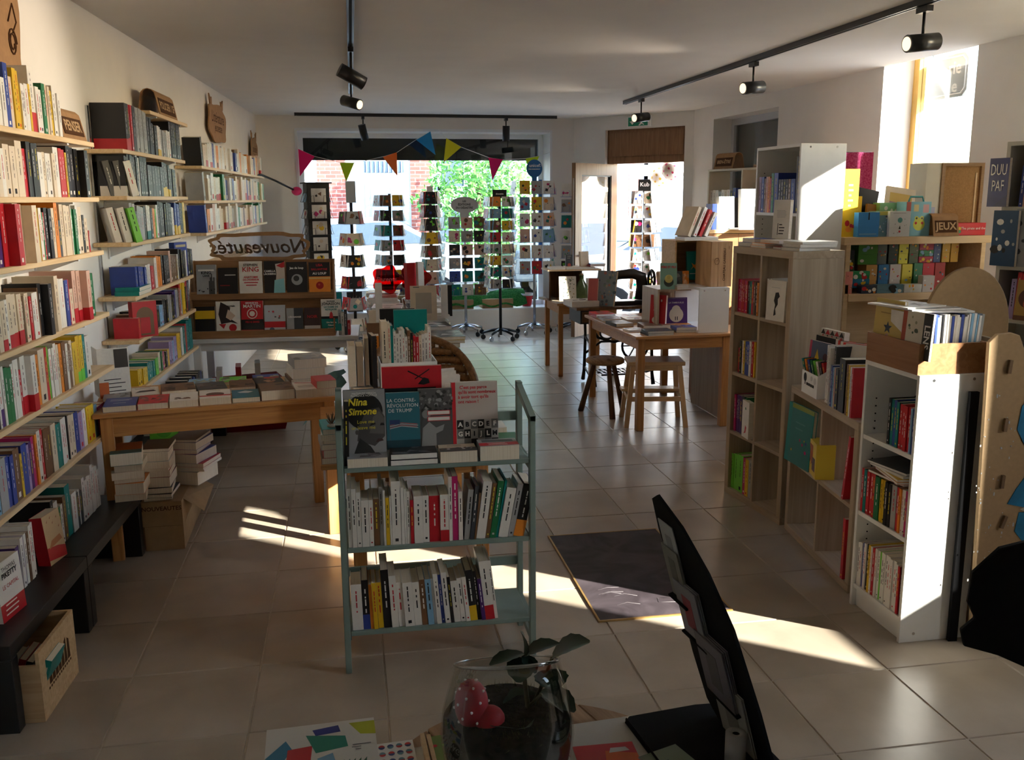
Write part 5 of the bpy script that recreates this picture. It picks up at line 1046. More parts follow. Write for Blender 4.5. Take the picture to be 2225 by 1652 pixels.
def crate(label, fr, z, w_, d, h, mk=None, openf=True, cat='crate', up=True):
    t = thing('wine_crate', label, 'crate', fr(0, 0, z), fr.a, 'wine crates used as shelves'); m = CRATEV if up else CRATEW
    if openf:
        for q in ((0, .012, 0, d, 0, h), (w_ - .012, w_, 0, d, 0, h), (.012, w_ - .012, 0, d, 0, .012), (.012, w_ - .012, 0, d, h - .012, h), (.012, w_ - .012, d - .012, d, .012, h - .012)): part('board', box(*q), m, t)
    else:
        for k in range(3): part('board', box(w_ * k / 3 + .0008, w_ * (k + 1) / 3 - .0008, 0, .014, 0, h), m, t)
        for q in ((0, .012, .0145, d, 0, h), (w_ - .012, w_, .0145, d, 0, h), (.012, w_ - .012, .0145, d, 0, .012), (.012, w_ - .012, .0145, d, h - .012, h)): part('board', box(*q), m, t)
    return t
FW1 = F(2.645, 6.56, .02)
t = crate('pine wine crate on end with branded lettering, on top of the white box', FW1, RT + .337, .165, .30, .335, openf=False)
o = text('lettering', 'CHATEAU GARREAU', .026, CARDDARK, t, (.105, -.0008, .165), (PI / 2, -PI / 2, 0), bold=.0004); mb = MB().tube([(.045 + .02 * math.cos(a * .5236 * 2), -.0005, .19 + .026 * math.sin(a * .5236 * 2)) for a in range(6)], .0016, 3, closed=True).tube([(.045 + .008 * math.cos(a * .4), -.0005, .19 + .008 * math.sin(a * .4)) for a in range(12)], .0012, 3); part('burnt_emblem', mb, CARDDARK, t)
text('lettering', '1997', .014, CARDDARK, t, (.14, -.0008, .29), (PI / 2, -PI / 2, 0))
FW2 = F(2.47, 6.86, .02)
crate('open wine crate lying on its side behind the branded crate', FW2, RT + .31, .30, .30, .36, up=False)
face_book(FW2, .17, .03, RT + .365, .11, .22, .02, 't', tilt=.12, label='turquoise picture book with orange bow inside the open wine crate', cat='picture book', name='picture_book', art=lambda o, w_, h: Art(o, w_, h).poly([(.3, .35), (.5, .45), (.75, .3), (.7, .5), (.85, .6), (.55, .52), (.35, .6), (.45, .48)], 'o').lines(.2, .8, .15, .2, 1, (.7, .7, .7)).done())
FG = F(2.33, 6.74, 0)
def art_pere(o, w_, h): a = Art(o, w_, h); a.rect(0, 1, 0, 1, (.22, .40, .32)).disc(.5, .28, .30, (.05, .07, .06)).disc(.5, .40, .25, (.62, .55, .18)).disc(.5, .46, .12, (.5, .42, .12)); a.done(); a.txt('PÈRE ET FILS', .021, .48, .84, INKR, bold=.0008)
face_book(FG, .06, .02, RT + .307, .125, .20, .022, 'g', tilt=.09, yaw=-.15, label='pale green picture book with a yellow figure, on the open box shelf', cat='picture book', name='picture_book', art=art_pere, hard=True, cover=ck((.3, .45, .36)))
face_book(FG, .15, .10, RT + .307, .10, .13, .02, 'd', tilt=.1, label='small charcoal photo book beside the pale green one', cat='picture book', name='picture_book', art=art_photo(331, (.2, .2, .18)))
face_book(FG, .23, .12, RT + .307, .06, .13, .02, 'o', tilt=.1, label='small orange and white book beside the branded crate', cat='picture book', name='picture_book', art=art_photo(332, (.7, .4, .2)))
for i, c in enumerate('cw'): flat(FG, .19, -.02, RT + .307 + .016 * i, .16, .12, .015, c, '%s booklet lying flat on the open box shelf, %s' % (CN[c], ('lower', 'upper')[i]), None, .1, None, 'booklet', 'booklet', PAGESW)
z = RT + .672
FTp = F(2.47, 6.84, .02)
for i, (c, tl) in enumerate((('c', .42), ('w', .44), ('r', .46), ('w', .48))):
    spine_book(FTp, .09 + .045 * i, z + .03, .028, (.24, .24, .22, .20)[i], .17, c, y=-.03, lean=tl, yaw=.25, label='%s album leaning on top of the open wine crate, %s' % (CN[c], ORD[i + 1]), group='leaning albums on the crate', cat='album', name='album', pages=PAGESW)
for i, c in enumerate('cw'): flat(FTp, .18, -.06, z + .013 * i, .28, .18, .012, c, '%s album lying flat on the open wine crate, %s' % (CN[c], ('lower', 'upper')[i]), None, .05, None, 'album', 'album', PAGESW)
# standing board under the table, stools
t = thing('oak_panel_shelf', 'pale oak shelf unit seen from its blank side beyond the pine table', 'shelf', (2.83, 6.72, 0), .02)
part('side_panel', box(0, .03, 0, .62, 0, .655), OAK, t); part('back_panel', box(.03, .34, .60, .62, 0, .655), OAK, t); part('shelf_board', box(.03, .34, 0, .60, .30, .32), OAK, t); part('shelf_board', box(.03, .34, 0, .60, .62, .655), OAK, t)
t = thing('round_stool', 'dark three legged milking stool with round seat beside the pine table', 'stool', (1.985, 7.08, 0), 0)
bev(part('seat', MB().lathe([(0, .415), (.14, .415), (.155, .425), (.155, .445), (.145, .455), (0, .452)], 32), OLDW, t), .002)
for a in (2.5, 4.75, .5): part('leg', MB().cyl((.21 * math.cos(a), .21 * math.sin(a), 0), (.09 * math.cos(a), .09 * math.sin(a), .42), .024, .018, 10), DARKW, t); part('peg', MB().cyl((.09 * math.cos(a), .09 * math.sin(a), .449), (.088 * math.cos(a), .088 * math.sin(a), .4565), .014, n=10), DARKW, t)
t = thing('step_stool', 'solid beech step stool with one lower step in front of the pine table', 'stool', (2.27, 6.70, 0), -.18)
BV = wood('beech_upright', (.58, .38, .20), (.70, .48, .27), stretch=(6, 6, .6), scale=5)
bev(part('seat', box(-.215, .215, -.13, .15, .47, .50), BEECH, t), .004)
for sx in (-1, 1):
    for y0, y1, nm in ((-.15, -.10, 'front'), (.20, .12, 'rear')):
        p0 = Vector((sx * .225, y0, 0)); p1 = Vector((sx * .175, y1, .47)); mb = MB(); a = .017; b = .02
        mb.add([(p0.x - a, p0.y - b, 0), (p0.x + a, p0.y - b, 0), (p0.x + a, p0.y + b, 0), (p0.x - a, p0.y + b, 0), (p1.x - a, p1.y - b, .47), (p1.x + a, p1.y - b, .47), (p1.x + a, p1.y + b, .47), (p1.x - a, p1.y + b, .47)], [(0, 3, 2, 1), (4, 5, 6, 7), (0, 1, 5, 4), (1, 2, 6, 5), (2, 3, 7, 6), (3, 0, 4, 7)]); part('leg', mb, BV, t)
    part('side_rail', box(sx * .205 - .01, sx * .205 + .01, -.12, .17, .20, .235), BEECH, t)
part('front_rail', box(-.19, .19, -.145, -.125, .20, .235), BEECH, t); part('front_apron', box(-.16, .16, -.11, -.09, .43, .469), BEECH, t); part('rear_rail', box(-.19, .19, .165, .185, .20, .235), BEECH, t)
bev(part('lower_step', box(-.245, .215, .05, .17, .236, .258), BEECH, t), .003)
# sewing machine on its treadle
t = thing('sewing_machine', 'old black treadle sewing machine on cast iron legs behind the pine table', 'sewing machine', (2.02, 8.02, 0), .03)
part('table_leaf', box(-.04, .86, 0, .42, .725, .75), DARKW, t)
part('drawer', box(.0, .18, .02, .40, .60, .724), BLACKW, t); part('drawer_front', box(.015, .165, .012, .02, .615, .71), DARKW, t)
for sx in (.14, .70):
    mb = MB()
    for y in (.05, .37): mb.tube([(sx, y, .725), (sx, y + (.03 if y < .2 else -.03), .45), (sx, y, .12), (sx, y + (-.04 if y < .2 else .04), .02)], [.016, .014, .016, .02], 8)
    for z in (.15, .45, .66): mb.tube([(sx, .05, z), (sx, .21, z - .05), (sx, .37, z)], .011, 6)
    part('iron_leg', mb, BLACK, t)
mb = MB()
def ring(cx_, cz, r, y=.36, rr=.010, sx=1.): mb.tube([(cx_ + r * sx * math.cos(a * .314), y, cz + r * math.sin(a * .314)) for a in range(20)], rr, 6, closed=True)
ring(.36, .46, .055, sx=1.25); ring(.50, .46, .055, sx=.9); ring(.43, .57, .03)
mb.tube([(.15, .36, .70), (.19, .36, .55), (.27, .36, .42), (.43, .36, .37), (.58, .36, .42), (.66, .36, .55), (.70, .36, .70)], .014, 6).tube([(.15, .36, .28), (.30, .36, .38), (.56, .36, .38), (.70, .36, .28)], .012, 6).tube([(.27, .36, .62), (.36, .36, .53), (.5, .36, .53), (.60, .36, .62)], .010, 6)
part('iron_brace', mb, BLACK, t); mb = MB()
for i in range(8): mb.box(.24 + i * .045, .26 + i * .045, .06, .33, .11, .122)
for y in (.06, .19, .32): mb.box(.22, .60, y, y + .02, .108, .124)
part('treadle', mb, BLACK, t); mb = MB(); cx_, cz = .62, .34; ring(cx_, cz, .13, .30, .012)
for k in range(6): mb.tube([(cx_, .30, cz), (cx_ + .13 * math.cos(k * 1.047), .30, cz + .13 * math.sin(k * 1.047))], .007, 5)
part('drive_wheel', mb, BLACK, t)
bev(part('bed', box(.28, .70, .12, .30, .751, .785), BLACK, t), .006)
part('machine_arm', MB().tube([(.64, .21, .79), (.645, .21, .90), (.63, .21, 1.0), (.55, .21, 1.03), (.42, .21, 1.02), (.34, .21, 1.0)], [.065, .055, .055, .048, .042, .04], 14), BLACK, t)
part('machine_head', MB().cyl((.335, .21, 1.03), (.335, .21, .88), .042, n=14).cyl((.335, .21, .88), (.335, .21, .80), .008, n=8), BLACK, t)
mb = MB(); cx_, cz = .735, .97
mb.tube([(.735, .21 + .085 * math.cos(a * .314), .97 + .085 * math.sin(a * .314)) for a in range(20)], .013, 6, closed=True)
for k in range(5): mb.tube([(.735, .21, .97), (.735, .21 + .085 * math.cos(k * 1.257), .97 + .085 * math.sin(k * 1.257))], .008, 5)
part('hand_wheel', mb, BLACK, t)
FS = F(2.02, 8.02, .03)
flat(FS, .06, .06, .751, .26, .26, .05, 'w', 'thick white album lying on the left leaf of the sewing machine', None, .05, art_photo(401, (.2, .16, .14)), 'album', 'album', PAGESW)
face_book(FS, .24, .10, .751, .20, .32, .025, 'l', yaw=-.85, tilt=.20, label='tall patterned blue grey album leaning on the sewing machine', cat='album', name='album', art=lambda o, w_, h: Art(o, w_, h).rect(0, 1, 0, 1, (.25, .32, .36)).spots(0, 1, 0, 1, 40, [(.5, .2, .15), (.1, .14, .18), (.45, .4, .32), (.2, .3, .25)], .03, .08).done())
face_book(FS, .14, .12, .80, .09, .20, .02, 'r', yaw=-.6, tilt=.15, label='pinkish red album leaning behind the patterned one on the sewing machine', cat='album', name='album', cover=ck((.55, .13, .12)))
face_book(FS, .81, .10, .751, .16, .30, .03, 'c', yaw=1.15, tilt=.12, label='cream album seen edge on at the hand wheel of the sewing machine', cat='album', name='album')
# small far table with its little shelf
FFT = F(1.945, 8.66, .0)
table('side_table', 'small slim pine table by the door leaf', 1.945, 8.66, 0, .62, .70, .72, legw=.045, inset=.02)
t = thing('raised_shelf', 'low wooden shelf box standing on the slim pine table', 'box shelf', FFT(.10, .28, .721), 0)
part('top_board', box(-.14, .40, -.04, .28, .29, .305), BIRCH, t); part('side_panel', box(.20, .215, 0, .28, 0, .29), DARKW, t); part('side_panel', box(-.12, -.105, 0, .28, 0, .29), DARKW, t); part('back_panel', box(-.105, .20, .265, .28, 0, .29), DARKW, t)
FZ = F(1.945, 8.66, 0)
def art_leafy(o, w_, h): a = Art(o, w_, h); a.rect(.0, 1, 0, 1, (.62, .58, .50)).spots(.05, .95, .05, .95, 60, [(.05, .08, .05), (.10, .14, .08), (.30, .22, .05)], .015, .035); a.done()
def art_feather(o, w_, h): a = Art(o, w_, h); [a.poly([(.25, z), (.5, z + .10), (.85, z + .12), (.7, z + .02), (.4, z - .03)], (.05, .22, .30)) for z in (.72, .45, .18)]; a.done()
face_book(FZ, .13, .10, .721, .17, .25, .02, 'c', tilt=.12, label='cream album with dark leaf pattern on the slim pine table', cat='album', name='album', art=art_leafy)
face_book(FZ, .42, .20, .721, .15, .22, .02, 'w', tilt=.12, label='white album with three blue feathers on the slim pine table', cat='album', name='album', art=art_feather)
for i, (c, x, y, w_) in enumerate((('c', .10, -.0, .22), ('s', .0, .35, .14))): flat(FZ, x, y, .721, w_, .15, .018, c, '%s album lying flat on the slim pine table, %s' % (CN[c], ('at the near edge', 'at the wall edge')[i]), None, .1, None, 'album', 'album', PAGESW)
t = thing('glass_bottle', 'green ribbed glass bottle between two albums on the slim table', 'bottle', FZ(.28, .16, .721)); part('body', MB().lathe([(0, .0), (.055, .0), (.06, .03), (.058, .15), (.02, .21), (.02, .25), (.028, .255)], 20), mat('green_glass', (.09, .14, .05), .15, .5, var=.2, scale=30), t); part('stopper', MB().cyl((0, 0, .25), (0, 0, .27), .018, n=12), CARD, t)
for i, (c, x, z, t_) in enumerate((('w', .06, .306, .02), ('c', .22, .306, .024), ('w', .36, .306, .018), ('r', .44, .330, .012), ('b', .445, .342, .014))): flat(F(1.945, 8.90, 0), x + (.02 if i > 2 else 0), .0, .721 + z - (0 if i < 3 else .0), .15, .2, t_, c, '%s booklet lying on the raised shelf of the slim table, %s' % (CN[c], ORD[i + 1]), None, R.uniform(-.1, .1), None, 'booklet', 'booklet', PAGESW)
face_book(F(1.945, 8.95, 0), .20, .06, 1.045, .07, .12, .02, 'd', tilt=.1, label='small charcoal book standing on the raised shelf', cat='album', name='album', art=lambda o, w_, h: Art(o, w_, h).disc(.5, .15, .25, (.45, .08, .06)).lines(.2, .8, .7, .85, 2, (.5, .5, .45)).done())
face_book(F(1.945, 8.95, 0), .36, .05, 1.045, .10, .15, .03, 'c', tilt=.1, yaw=.4, label='cream booklet standing on the raised shelf', cat='album', name='album')

# ---- tall oak cube shelf and low cube shelf
def cubes(name, label, x, y, ang, cols, rows, cw, ch, d, fr_=.038, th=.018, m=OAK):
    """front face at local y = 0, facing -y"""
    W_ = cols * cw + (cols - 1) * th + 2 * fr_; Hh = rows * ch + (rows - 1) * th + 2 * fr_
    t = thing(name, label, 'shelf', (x, y, 0), ang)
    for q in ((0, fr_, 0, d, fr_, Hh - fr_), (W_ - fr_, W_, 0, d, fr_, Hh - fr_)): bev(part('side_panel', box(*q), m, t), .0015)
    bev(part('top_panel', box(0, W_, 0, d, Hh - fr_, Hh), OAKH, t), .0015); bev(part('bottom_panel', box(0, W_, 0, d, 0, fr_), OAKH, t), .0015)
    for c in range(1, cols): xx = fr_ + c * cw + (c - 1) * th; part('divider', box(xx, xx + th, .002, d - .002, fr_, Hh - fr_), m, t)
    for r in range(1, rows):
        zz = fr_ + r * ch + (r - 1) * th
        for c in range(cols): xx = fr_ + c * (cw + th); part('shelf_board', box(xx, xx + cw, .003, d - .003, zz, zz + th), OAKH, t)
    return W_, Hh, [fr_ + r * (ch + th) for r in range(rows)]
OAKH = wood('pale_oak_laminate_flat', (.36, .27, .18), (.46, .36, .25), stretch=(.35, 8, 8), scale=4, bump=.01)
AK = math.atan2(4.37 - 4.975, 2.194 - 2.135)
FK = F(2.135, 4.975, AK)
Wk, Hk, zk = cubes('cube_shelf', 'tall pale oak cube shelf two columns wide with comics', 2.135, 4.975, AK, 2, 4, .257, .329, .30)
for key, z, w_ in (('kal_a', zk[3], 'uppermost far cube'), ('kal_b', zk[3], 'uppermost near cube'), ('kal_c', zk[2], 'second far cube'), ('kal_d', zk[1], 'third far cube'), ('kal_e', zk[0], 'lowest far cube')):
    fill(FK, key, z, -.02, '%s of the tall oak shelf' % w_, 'comics in the %s' % w_, cat='comic', name='comic', d=(.16, .2), order='from the door side', hmax=.23, split=90, u_shift={'kal_c': -.05, 'kal_e': -.045}.get(key, -.004 if key == 'kal_a' else .02))
def art_chef(o, w_, h): a = Art(o, w_, h); a.poly([(.42, .12), (.55, .16), (.50, .30), (.62, .42), (.60, .55), (.70, .62), (.62, .72), (.46, .70), (.40, .5), (.48, .4), (.44, .25)], 'k').lines(.2, .8, .8, .82, 1, (.5, .5, .5)); a.done()
face_book(FK, .47, -.005, zk[3], .15, .21, .02, 'w', tilt=.04, yaw=.12, label='white comic with black figure face out in the tall oak shelf', cat='comic', name='comic', art=art_chef)
face_book(FK, .22, -.005, zk[1], .10, .21, .03, 'w', yaw=-.15, label='white comic with red dragon face out in the third cube of the tall oak shelf', cat='comic', name='comic', art=lambda o, w_, h: Art(o, w_, h).poly([(.3, .1), (.6, .15), (.7, .3), (.5, .35), (.45, .2)], 'r').disc(.5, .8, .08, 'g').done())
tz = Hk
for i, (c, x, y, w_, h, t_, z) in enumerate((('b', .07, .05, .17, .12, .022, 0), ('b', .075, .05, .17, .12, .022, .022), ('o', .23, .02, .16, .16, .014, 0), ('o', .235, .02, .16, .16, .012, .014), ('w', .28, .06, .2, .14, .016, .027), ('r', .42, .04, .16, .14, .012, 0), ('w', .40, .10, .22, .16, .018, .012), ('s', .53, .03, .14, .2, .016, 0), ('w', .525, .04, .15, .22, .016, .017), ('w', .52, .05, .16, .22, .012, .034))):
    flat(FK, x, y, tz + z, w_, h, t_, c, '%s comic lying on top of the tall oak shelf, %s from the door side' % (CN[c], ORD[i + 1]), 'comics lying on the tall oak shelf', R.uniform(-.15, .15), None, 'comic', 'comic', PAGESW)
face_book(FK, .20, .17, tz + .045, .10, .21, .03, 'w', tilt=.05, yaw=.5, label='slim white book standing on top of the tall oak shelf', cat='comic', name='comic', art=lambda o, w_, h: Art(o, w_, h).lines(.2, .8, .55, .72, 6, (.5, .5, .5)).lines(.35, .75, .12, .35, 4, (.05, .04, .04)).rect(.3, .34, .1, .4, (.05, .04, .04)).done())
FL_ = F(2.20, 4.34, math.atan2(3.53 - 4.34, 2.10 - 2.20))
Wl, Hl, zl = cubes('cube_shelf', 'low pale oak cube shelf two by two between tall shelf and white bookcase', 2.20, 4.325, FL_.a, 2, 2, .365, .34, .33)
FL_ = F(2.20, 4.325, FL_.a)
face_book(FL_, .17, -.02, zl[1], .26, .30, .02, 't', tilt=.06, yaw=.12, label='big green picture book standing in the upper far cube of the low shelf', cat='picture book', name='picture_book', art=lambda o, w_, h: Art(o, w_, h).rect(.14, 1, .93, 1, (.25, .30, .05)).rect(.14, .95, .0, .92, (.03, .18, .18)).spots(.2, .8, .2, .5, 6, ['y', 'm', 'b'], .02, .04).lines(.3, .8, .6, .7, 2, (.08, .25, .25)).done(), hard=True)
t = thing('game_box', 'yellow gift box with hanging figure drawing in the low oak shelf', 'game box', FL_(.345, -.005, zl[1]), FL_.a - .15, None); bev(part('box_body', box(-.075, .075, 0, .09, 0, .17), ck((.70, .52, .05)), t), .002)
mb = MB(); mb.box(-.0, .055, -.001, 0, .03, .095); part('print', mb, ck((.10, .03, .03)), t); mb = MB()
for i in range(6): mb.box(-.06 + i * .012, -.053 + i * .012, -.001, 0, .05 + .01 * (i % 3), .15)
part('print', mb, ck((.45, .12, .06)), t)
spine_book(FL_, .70, zl[1], .02, .30, .24, 'r', y=.0, lean=.16, label='red album leaning in the upper near cube of the low shelf', cat='picture book', name='picture_book')
spine_book(FL_, .745, zl[0], .025, .28, .24, 'r', y=.0, label='red album upright in the lower near cube of the low shelf', cat='picture book', name='picture_book')
# things on the low shelf
def art_zig(o, w_, h):
    a = Art(o, w_, h); a.rect(0, 1, 0, 1, (.60, .58, .55))
    for i in range(5):
        for j in range(12): a.poly([(i / 5, j / 12), ((i + .5) / 5, (j + 1) / 12), ((i + 1) / 5, j / 12)], ('r', 'k')[(i + j) % 2])
    a.done()
face_book(FL_, .16, .12, Hl, .19, .30, .03, 'w', yaw=.22, tilt=.05, label='album with red and black zigzag pattern on the low shelf', cat='picture book', name='picture_book', art=art_zig)
face_book(FL_, .17, .085, Hl, .16, .27, .02, 'k', yaw=.22, tilt=.05, label='black framed album in front of the zigzag one', cat='picture book', name='picture_book')
def art_panda(o, w_, h): a = Art(o, w_, h); a.rect(0, 1, 0, 1, (.08, .10, .17)).rect(0, .08, 0, 1, (.5, .05, .12)).poly([(.15, .45), (.3, .85), (.5, .45)], 'y').disc(.78, .5, .24, (.62, .45, .42)).disc(.62, .72, .09, (.07, .02, .03)).disc(.72, .56, .08, (.08, .02, .03)).disc(.66, .42, .05, 'r'); a.done()
face_book(FL_, .22, .05, Hl, .21, .25, .02, 'b', yaw=.25, tilt=.08, label='dark blue picture book with a panda head and tent on the low shelf', cat='picture book', name='picture_book', art=art_panda)
t = thing('card_display_box', 'white printed card box of small booklets on the low shelf', 'display box', FL_(.165, -.01, Hl + .001), FL_.a)
part('front_panel', box(0, .20, 0, .004, 0, .11), WHITE, t); part('side_panel', MB().prism([(.004, 0), (.17, 0), (.17, .20), (.004, .11)], 0, .004, 'x').prism([(.004, 0), (.17, 0), (.17, .20), (.004, .11)], .196, .20, 'x'), WHITE, t); part('back_panel', box(.004, .196, .166, .17, 0, .20), WHITE, t); part('bottom_panel', box(.004, .196, .004, .166, 0, .003), WHITE, t)
mb = MB().prism([(.045 + .018 * math.cos(a * .4), .08 + .022 * math.sin(a * .4)) for a in range(16)], -.0012, 0, 'y').box(.042, .05, -.0012, 0, .045, .06)
for i in range(4): mb.box(.065 + i * .025, .085 + i * .025, -.0012, 0, .045, .058)
part('print', mb, INK, t); part('print_dots', MB().prism([(.17 + .015 * math.cos(a * .4), .08 + .016 * math.sin(a * .4)) for a in range(16)], -.0012, 0, 'y').prism([(.125 + .011 * math.cos(a * .4), .085 + .012 * math.sin(a * .4)) for a in range(16)], -.0012, 0, 'y'), ck((.62, .62, .60)), t)
for i, c in enumerate('tobgewdr'):
    spine_book(FL_, .19 + .021 * i, Hl + .02, .012, .15, .10, c, y=.012 + .006 * i, lean=-.28, yaw=.5, label='%s booklet leaning in the white card box, %s' % (CN[c], ORD[i + 1]), group='booklets in the white card box', cat='booklet', name='booklet', pages=PAGESW)
face_book(FL_, .20, .10, Hl + .03, .11, .19, .01, 'o', yaw=.3, tilt=.1, label='orange booklet rising from the white card box', cat='booklet', name='booklet', art=lambda o, w_, h: Art(o, w_, h).disc(.5, .25, .15, (.4, .05, .05)).lines(.2, .8, .6, .75, 2, (.75, .6, .4)).done())
def art_hands(o, w_, h):
    a = Art(o, w_, h)
    for c_ in (.22, .76):
        a.rect(c_ - .14, c_ + .14, .84, 1, 'k')
        for k in range(4): a.rect(c_ - .13 + .07 * k, c_ - .08 + .07 * k, .70 - .03 * (k in (1, 2)), .86, 'k')
    a.done(); a.txt('papa', .03, .5, .48, INKW); a.txt('maman', .018, .5, .36, ck((.7, .3, .28)))
FLB = FL_
t = thing('card_display_box', 'second white card box holding red and teal booklets at the back of the low shelf', 'display box', FL_(.40, .10, Hl + .001), FL_.a)
part('side_panel', MB().prism([(0, 0), (.20, 0), (.20, .24), (0, .13)], 0, .004, 'x').prism([(0, 0), (.20, 0), (.20, .24), (0, .13)], .296, .30, 'x'), WHITE, t); part('front_panel', box(.004, .296, 0, .004, 0, .13), WHITE, t); part('back_panel', box(.004, .296, .196, .20, 0, .24), WHITE, t)
for i in range(5): face_book(FL_, .41 + .03 * i, .115 + .0 * i, Hl + .08 + .0 * i, .15, .20, .012, 'r' if i in (0, 2) else 'w', yaw=.62, tilt=.12, label='%s booklet with drawn hands, %s of the row behind the low shelf box' % (('red', 'white')[i not in (0, 2)], ORD[i + 1]), group='red booklets in the second card box', cat='booklet', name='booklet', art=art_hands if i == 0 else None, cover=ck((.60, .05, .04)) if i in (0, 2) else None, pages=PAGESW)
def art_teal(o, w_, h): a = Art(o, w_, h); a.done(); a.txt('Violette', .026, .5, .62, INK); a.txt('mamie', .024, .5, .47, INKW)
for i in range(5): face_book(FL_, .56 + .03 * i, .22, Hl + .155, .14, .21, .012, 't' if i < 3 else 'w', yaw=.62, tilt=.16, spin=.1, label='%s booklet, %s of the raised row at the back of the low shelf' % (('teal', 'white')[i > 2], ORD[i + 1]), group='teal booklets in the second card box', cat='booklet', name='booklet', art=art_teal if i == 0 else None, pages=PAGESW)
for i, (c, T, h, y) in enumerate((('w', .016, .27, .01), ('w', .012, .26, .01), ('d', .02, .27, .03), ('s', .014, .19, 0), ('b', .016, .19, 0), ('l', .012, .185, 0), ('h', .012, .185, 0), ('k', .03, .185, 0), ('k', .06, .24, 0), ('n', .014, .225, 0), ('y', .014, .225, 0), ('w', .014, .22, 0), ('r', .014, .22, 0))):
    x0 = .415 + sum(q for q in (.016, .012, .02, .014, .016, .012, .012, .03, .06, .014, .014, .014, .014)[:i]) * 1.32
    spine_book(FL_, x0 + T / 2, Hl, T, h, .2, c, y=y, lean=0, label='%s picture book standing on the low oak shelf, %s from the card box' % (CN[c], ORD[i + 1]), group='picture books on the low shelf top', cat='picture book', name='picture_book', pages=PAGESW)

# ---- white bookcase with the magazine crate
FBI = F(2.055, 3.415, -PI / 2)
def bookcase(label, fr, w_, d, h, zs, cat='bookcase', m=WHITE):
    t = thing('bookcase', label, 'bookcase', tuple(fr.o), fr.a)
    for q in ((0, .016), (w_ - .016, w_)): bev(part('side_panel', box(q[0], q[1], 0, d, 0, h), m, t), .001)
    part('top_panel', box(.016, w_ - .016, 0, d, h - .018, h), m, t); part('back_panel', box(.016, w_ - .016, d - .006, d, .08, h - .018), m, t); part('plinth', box(.016, w_ - .016, .02, .034, 0, .082), m, t)
    for z in zs: part('shelf_board', box(.016, w_ - .016, .004, d - .007, z - .018, z), m, t)
    mb = MB()
    for x, n_ in ((.0165, 1), (w_ - .0165, -1)):
        for z in [k * .032 + .2 for k in range(int((h - .3) / .032))]:
            for y in (.05, d - .06): mb.cyl((x, y, z), (x + .0008 * n_, y, z), .0035, n=6)
    part('peg_holes', mb, BLACKM, t, kind='stuff')
    for z in (.035 + .0, h - .02):
        for y in (.06, d - .06): part('screw_cap', MB().cyl((w_ - .0005, y, z), (w_ + .001, y, z), .006, n=10).cyl((-.001, y, z), (.0005, y, z), .006, n=10), CHROME, t)
    return t
bookcase('white laminate bookcase lit by a strip of sun, wooden magazine crate on top', FBI, .37, .285, 1.065, [.10, .425, .755])
fill(FBI, 'bil_a', .755, -.012, 'top shelf of the white bookcase', 'books on the top shelf of the white bookcase', cat='picture book', name='picture_book', d=(.2, .23), order='from the door side', u_shift=.01, hmax=.22)
fill(FBI, 'bil_b', .425, -.012, 'middle shelf of the white bookcase', 'books on the middle shelf of the white bookcase', cat='picture book', name='picture_book', d=(.2, .23), order='from the door side', u_shift=.022, hmax=.19)
fill(FBI, 'bil_c', .10, -.012, 'bottom shelf of the white bookcase', 'magazines on the bottom shelf of the white bookcase', cat='magazine', name='magazine', d=(.2, .23), order='from the door side', u_shift=.01, hmax=.23)
for i, c in enumerate('nrywd'): flat(FBI, .20, .0, .425 + .192 + i * .0105, .22, .22, .010, c, '%s album lying on the middle row of the white bookcase, %s from below' % (CN[c], ORD[i + 1]), 'albums lying in the white bookcase', R.uniform(-.2, .2), None, 'album', 'album', PAGESW)
FM = F(2.05, 3.405, -PI / 2)
CHER = wood('cherry_crate', (.26, .115, .045), (.36, .18, .08), stretch=(.5, 8, 8), scale=4)
t = thing('magazine_crate', 'reddish wooden crate full of magazines on the white bookcase', 'crate', FM(0, 0, 1.066), FM.a)
for q in ((0, .352, 0, .012, 0, .115), (0, .352, .27, .282, 0, .115), (0, .012, .012, .27, 0, .115), (.34, .352, .012, .27, 0, .115)): part('board', box(*q), CHER, t)
part('crate_floor', box(.012, .34, .012, .27, 0, .008), CHER, t)
FMM = F(2.05 + .0, 3.405 - .352, 0)           # looking at the crate's end facing the camera: x to the right
x = .03; i = 0
while x < .262:
    T = R.uniform(.006, .011); c = R.choice('wwwwswwslwwcwwkwb'); i += 1; c = 'k' if i in (5, 9) else ('b' if i == 17 else c)
    spine_book(FMM, x + T / 2, 1.076, T, .205 + R.uniform(-.008, .006), .2, c, y=.03 + R.uniform(0, .006), lean=.10 * (x - .05) / .22 - .02, label='%s magazine, %s from the aisle side in the reddish crate' % (CN[c], ORD[min(i, 46)]), group='magazines in the reddish crate', cat='magazine', name='magazine', pages=PAGESW); x += T + .0012
def art_lens(o, w_, h): a = Art(o, w_, h); a.rect(0, 1, 0, 1, (.62, .57, .47)).rect(.0, .14, 0, 1, (.35, .06, .03)).poly([(.70, 0), (.98, 0), (.98, 1), (.70, 1)], (.03, .03, .03)).spots(.2, .6, .5, .9, 8, [(.08, .12, .08), (.3, .3, .2)], .03, .06); a.done(); o2 = text('lettering', 'LENS', .04, INKW, o, ((.84 - .5) * w_, -.0022, .5 * h), (PI / 2, PI / 2, 0), bold=.001)
face_book(FM, .30, .012, 1.12, .16, .175, .008, 'w', tilt=.06, yaw=.12, label='cream magazine with red and black stripes in front of the reddish crate row', cat='magazine', name='magazine', art=art_lens, pages=PAGESW)
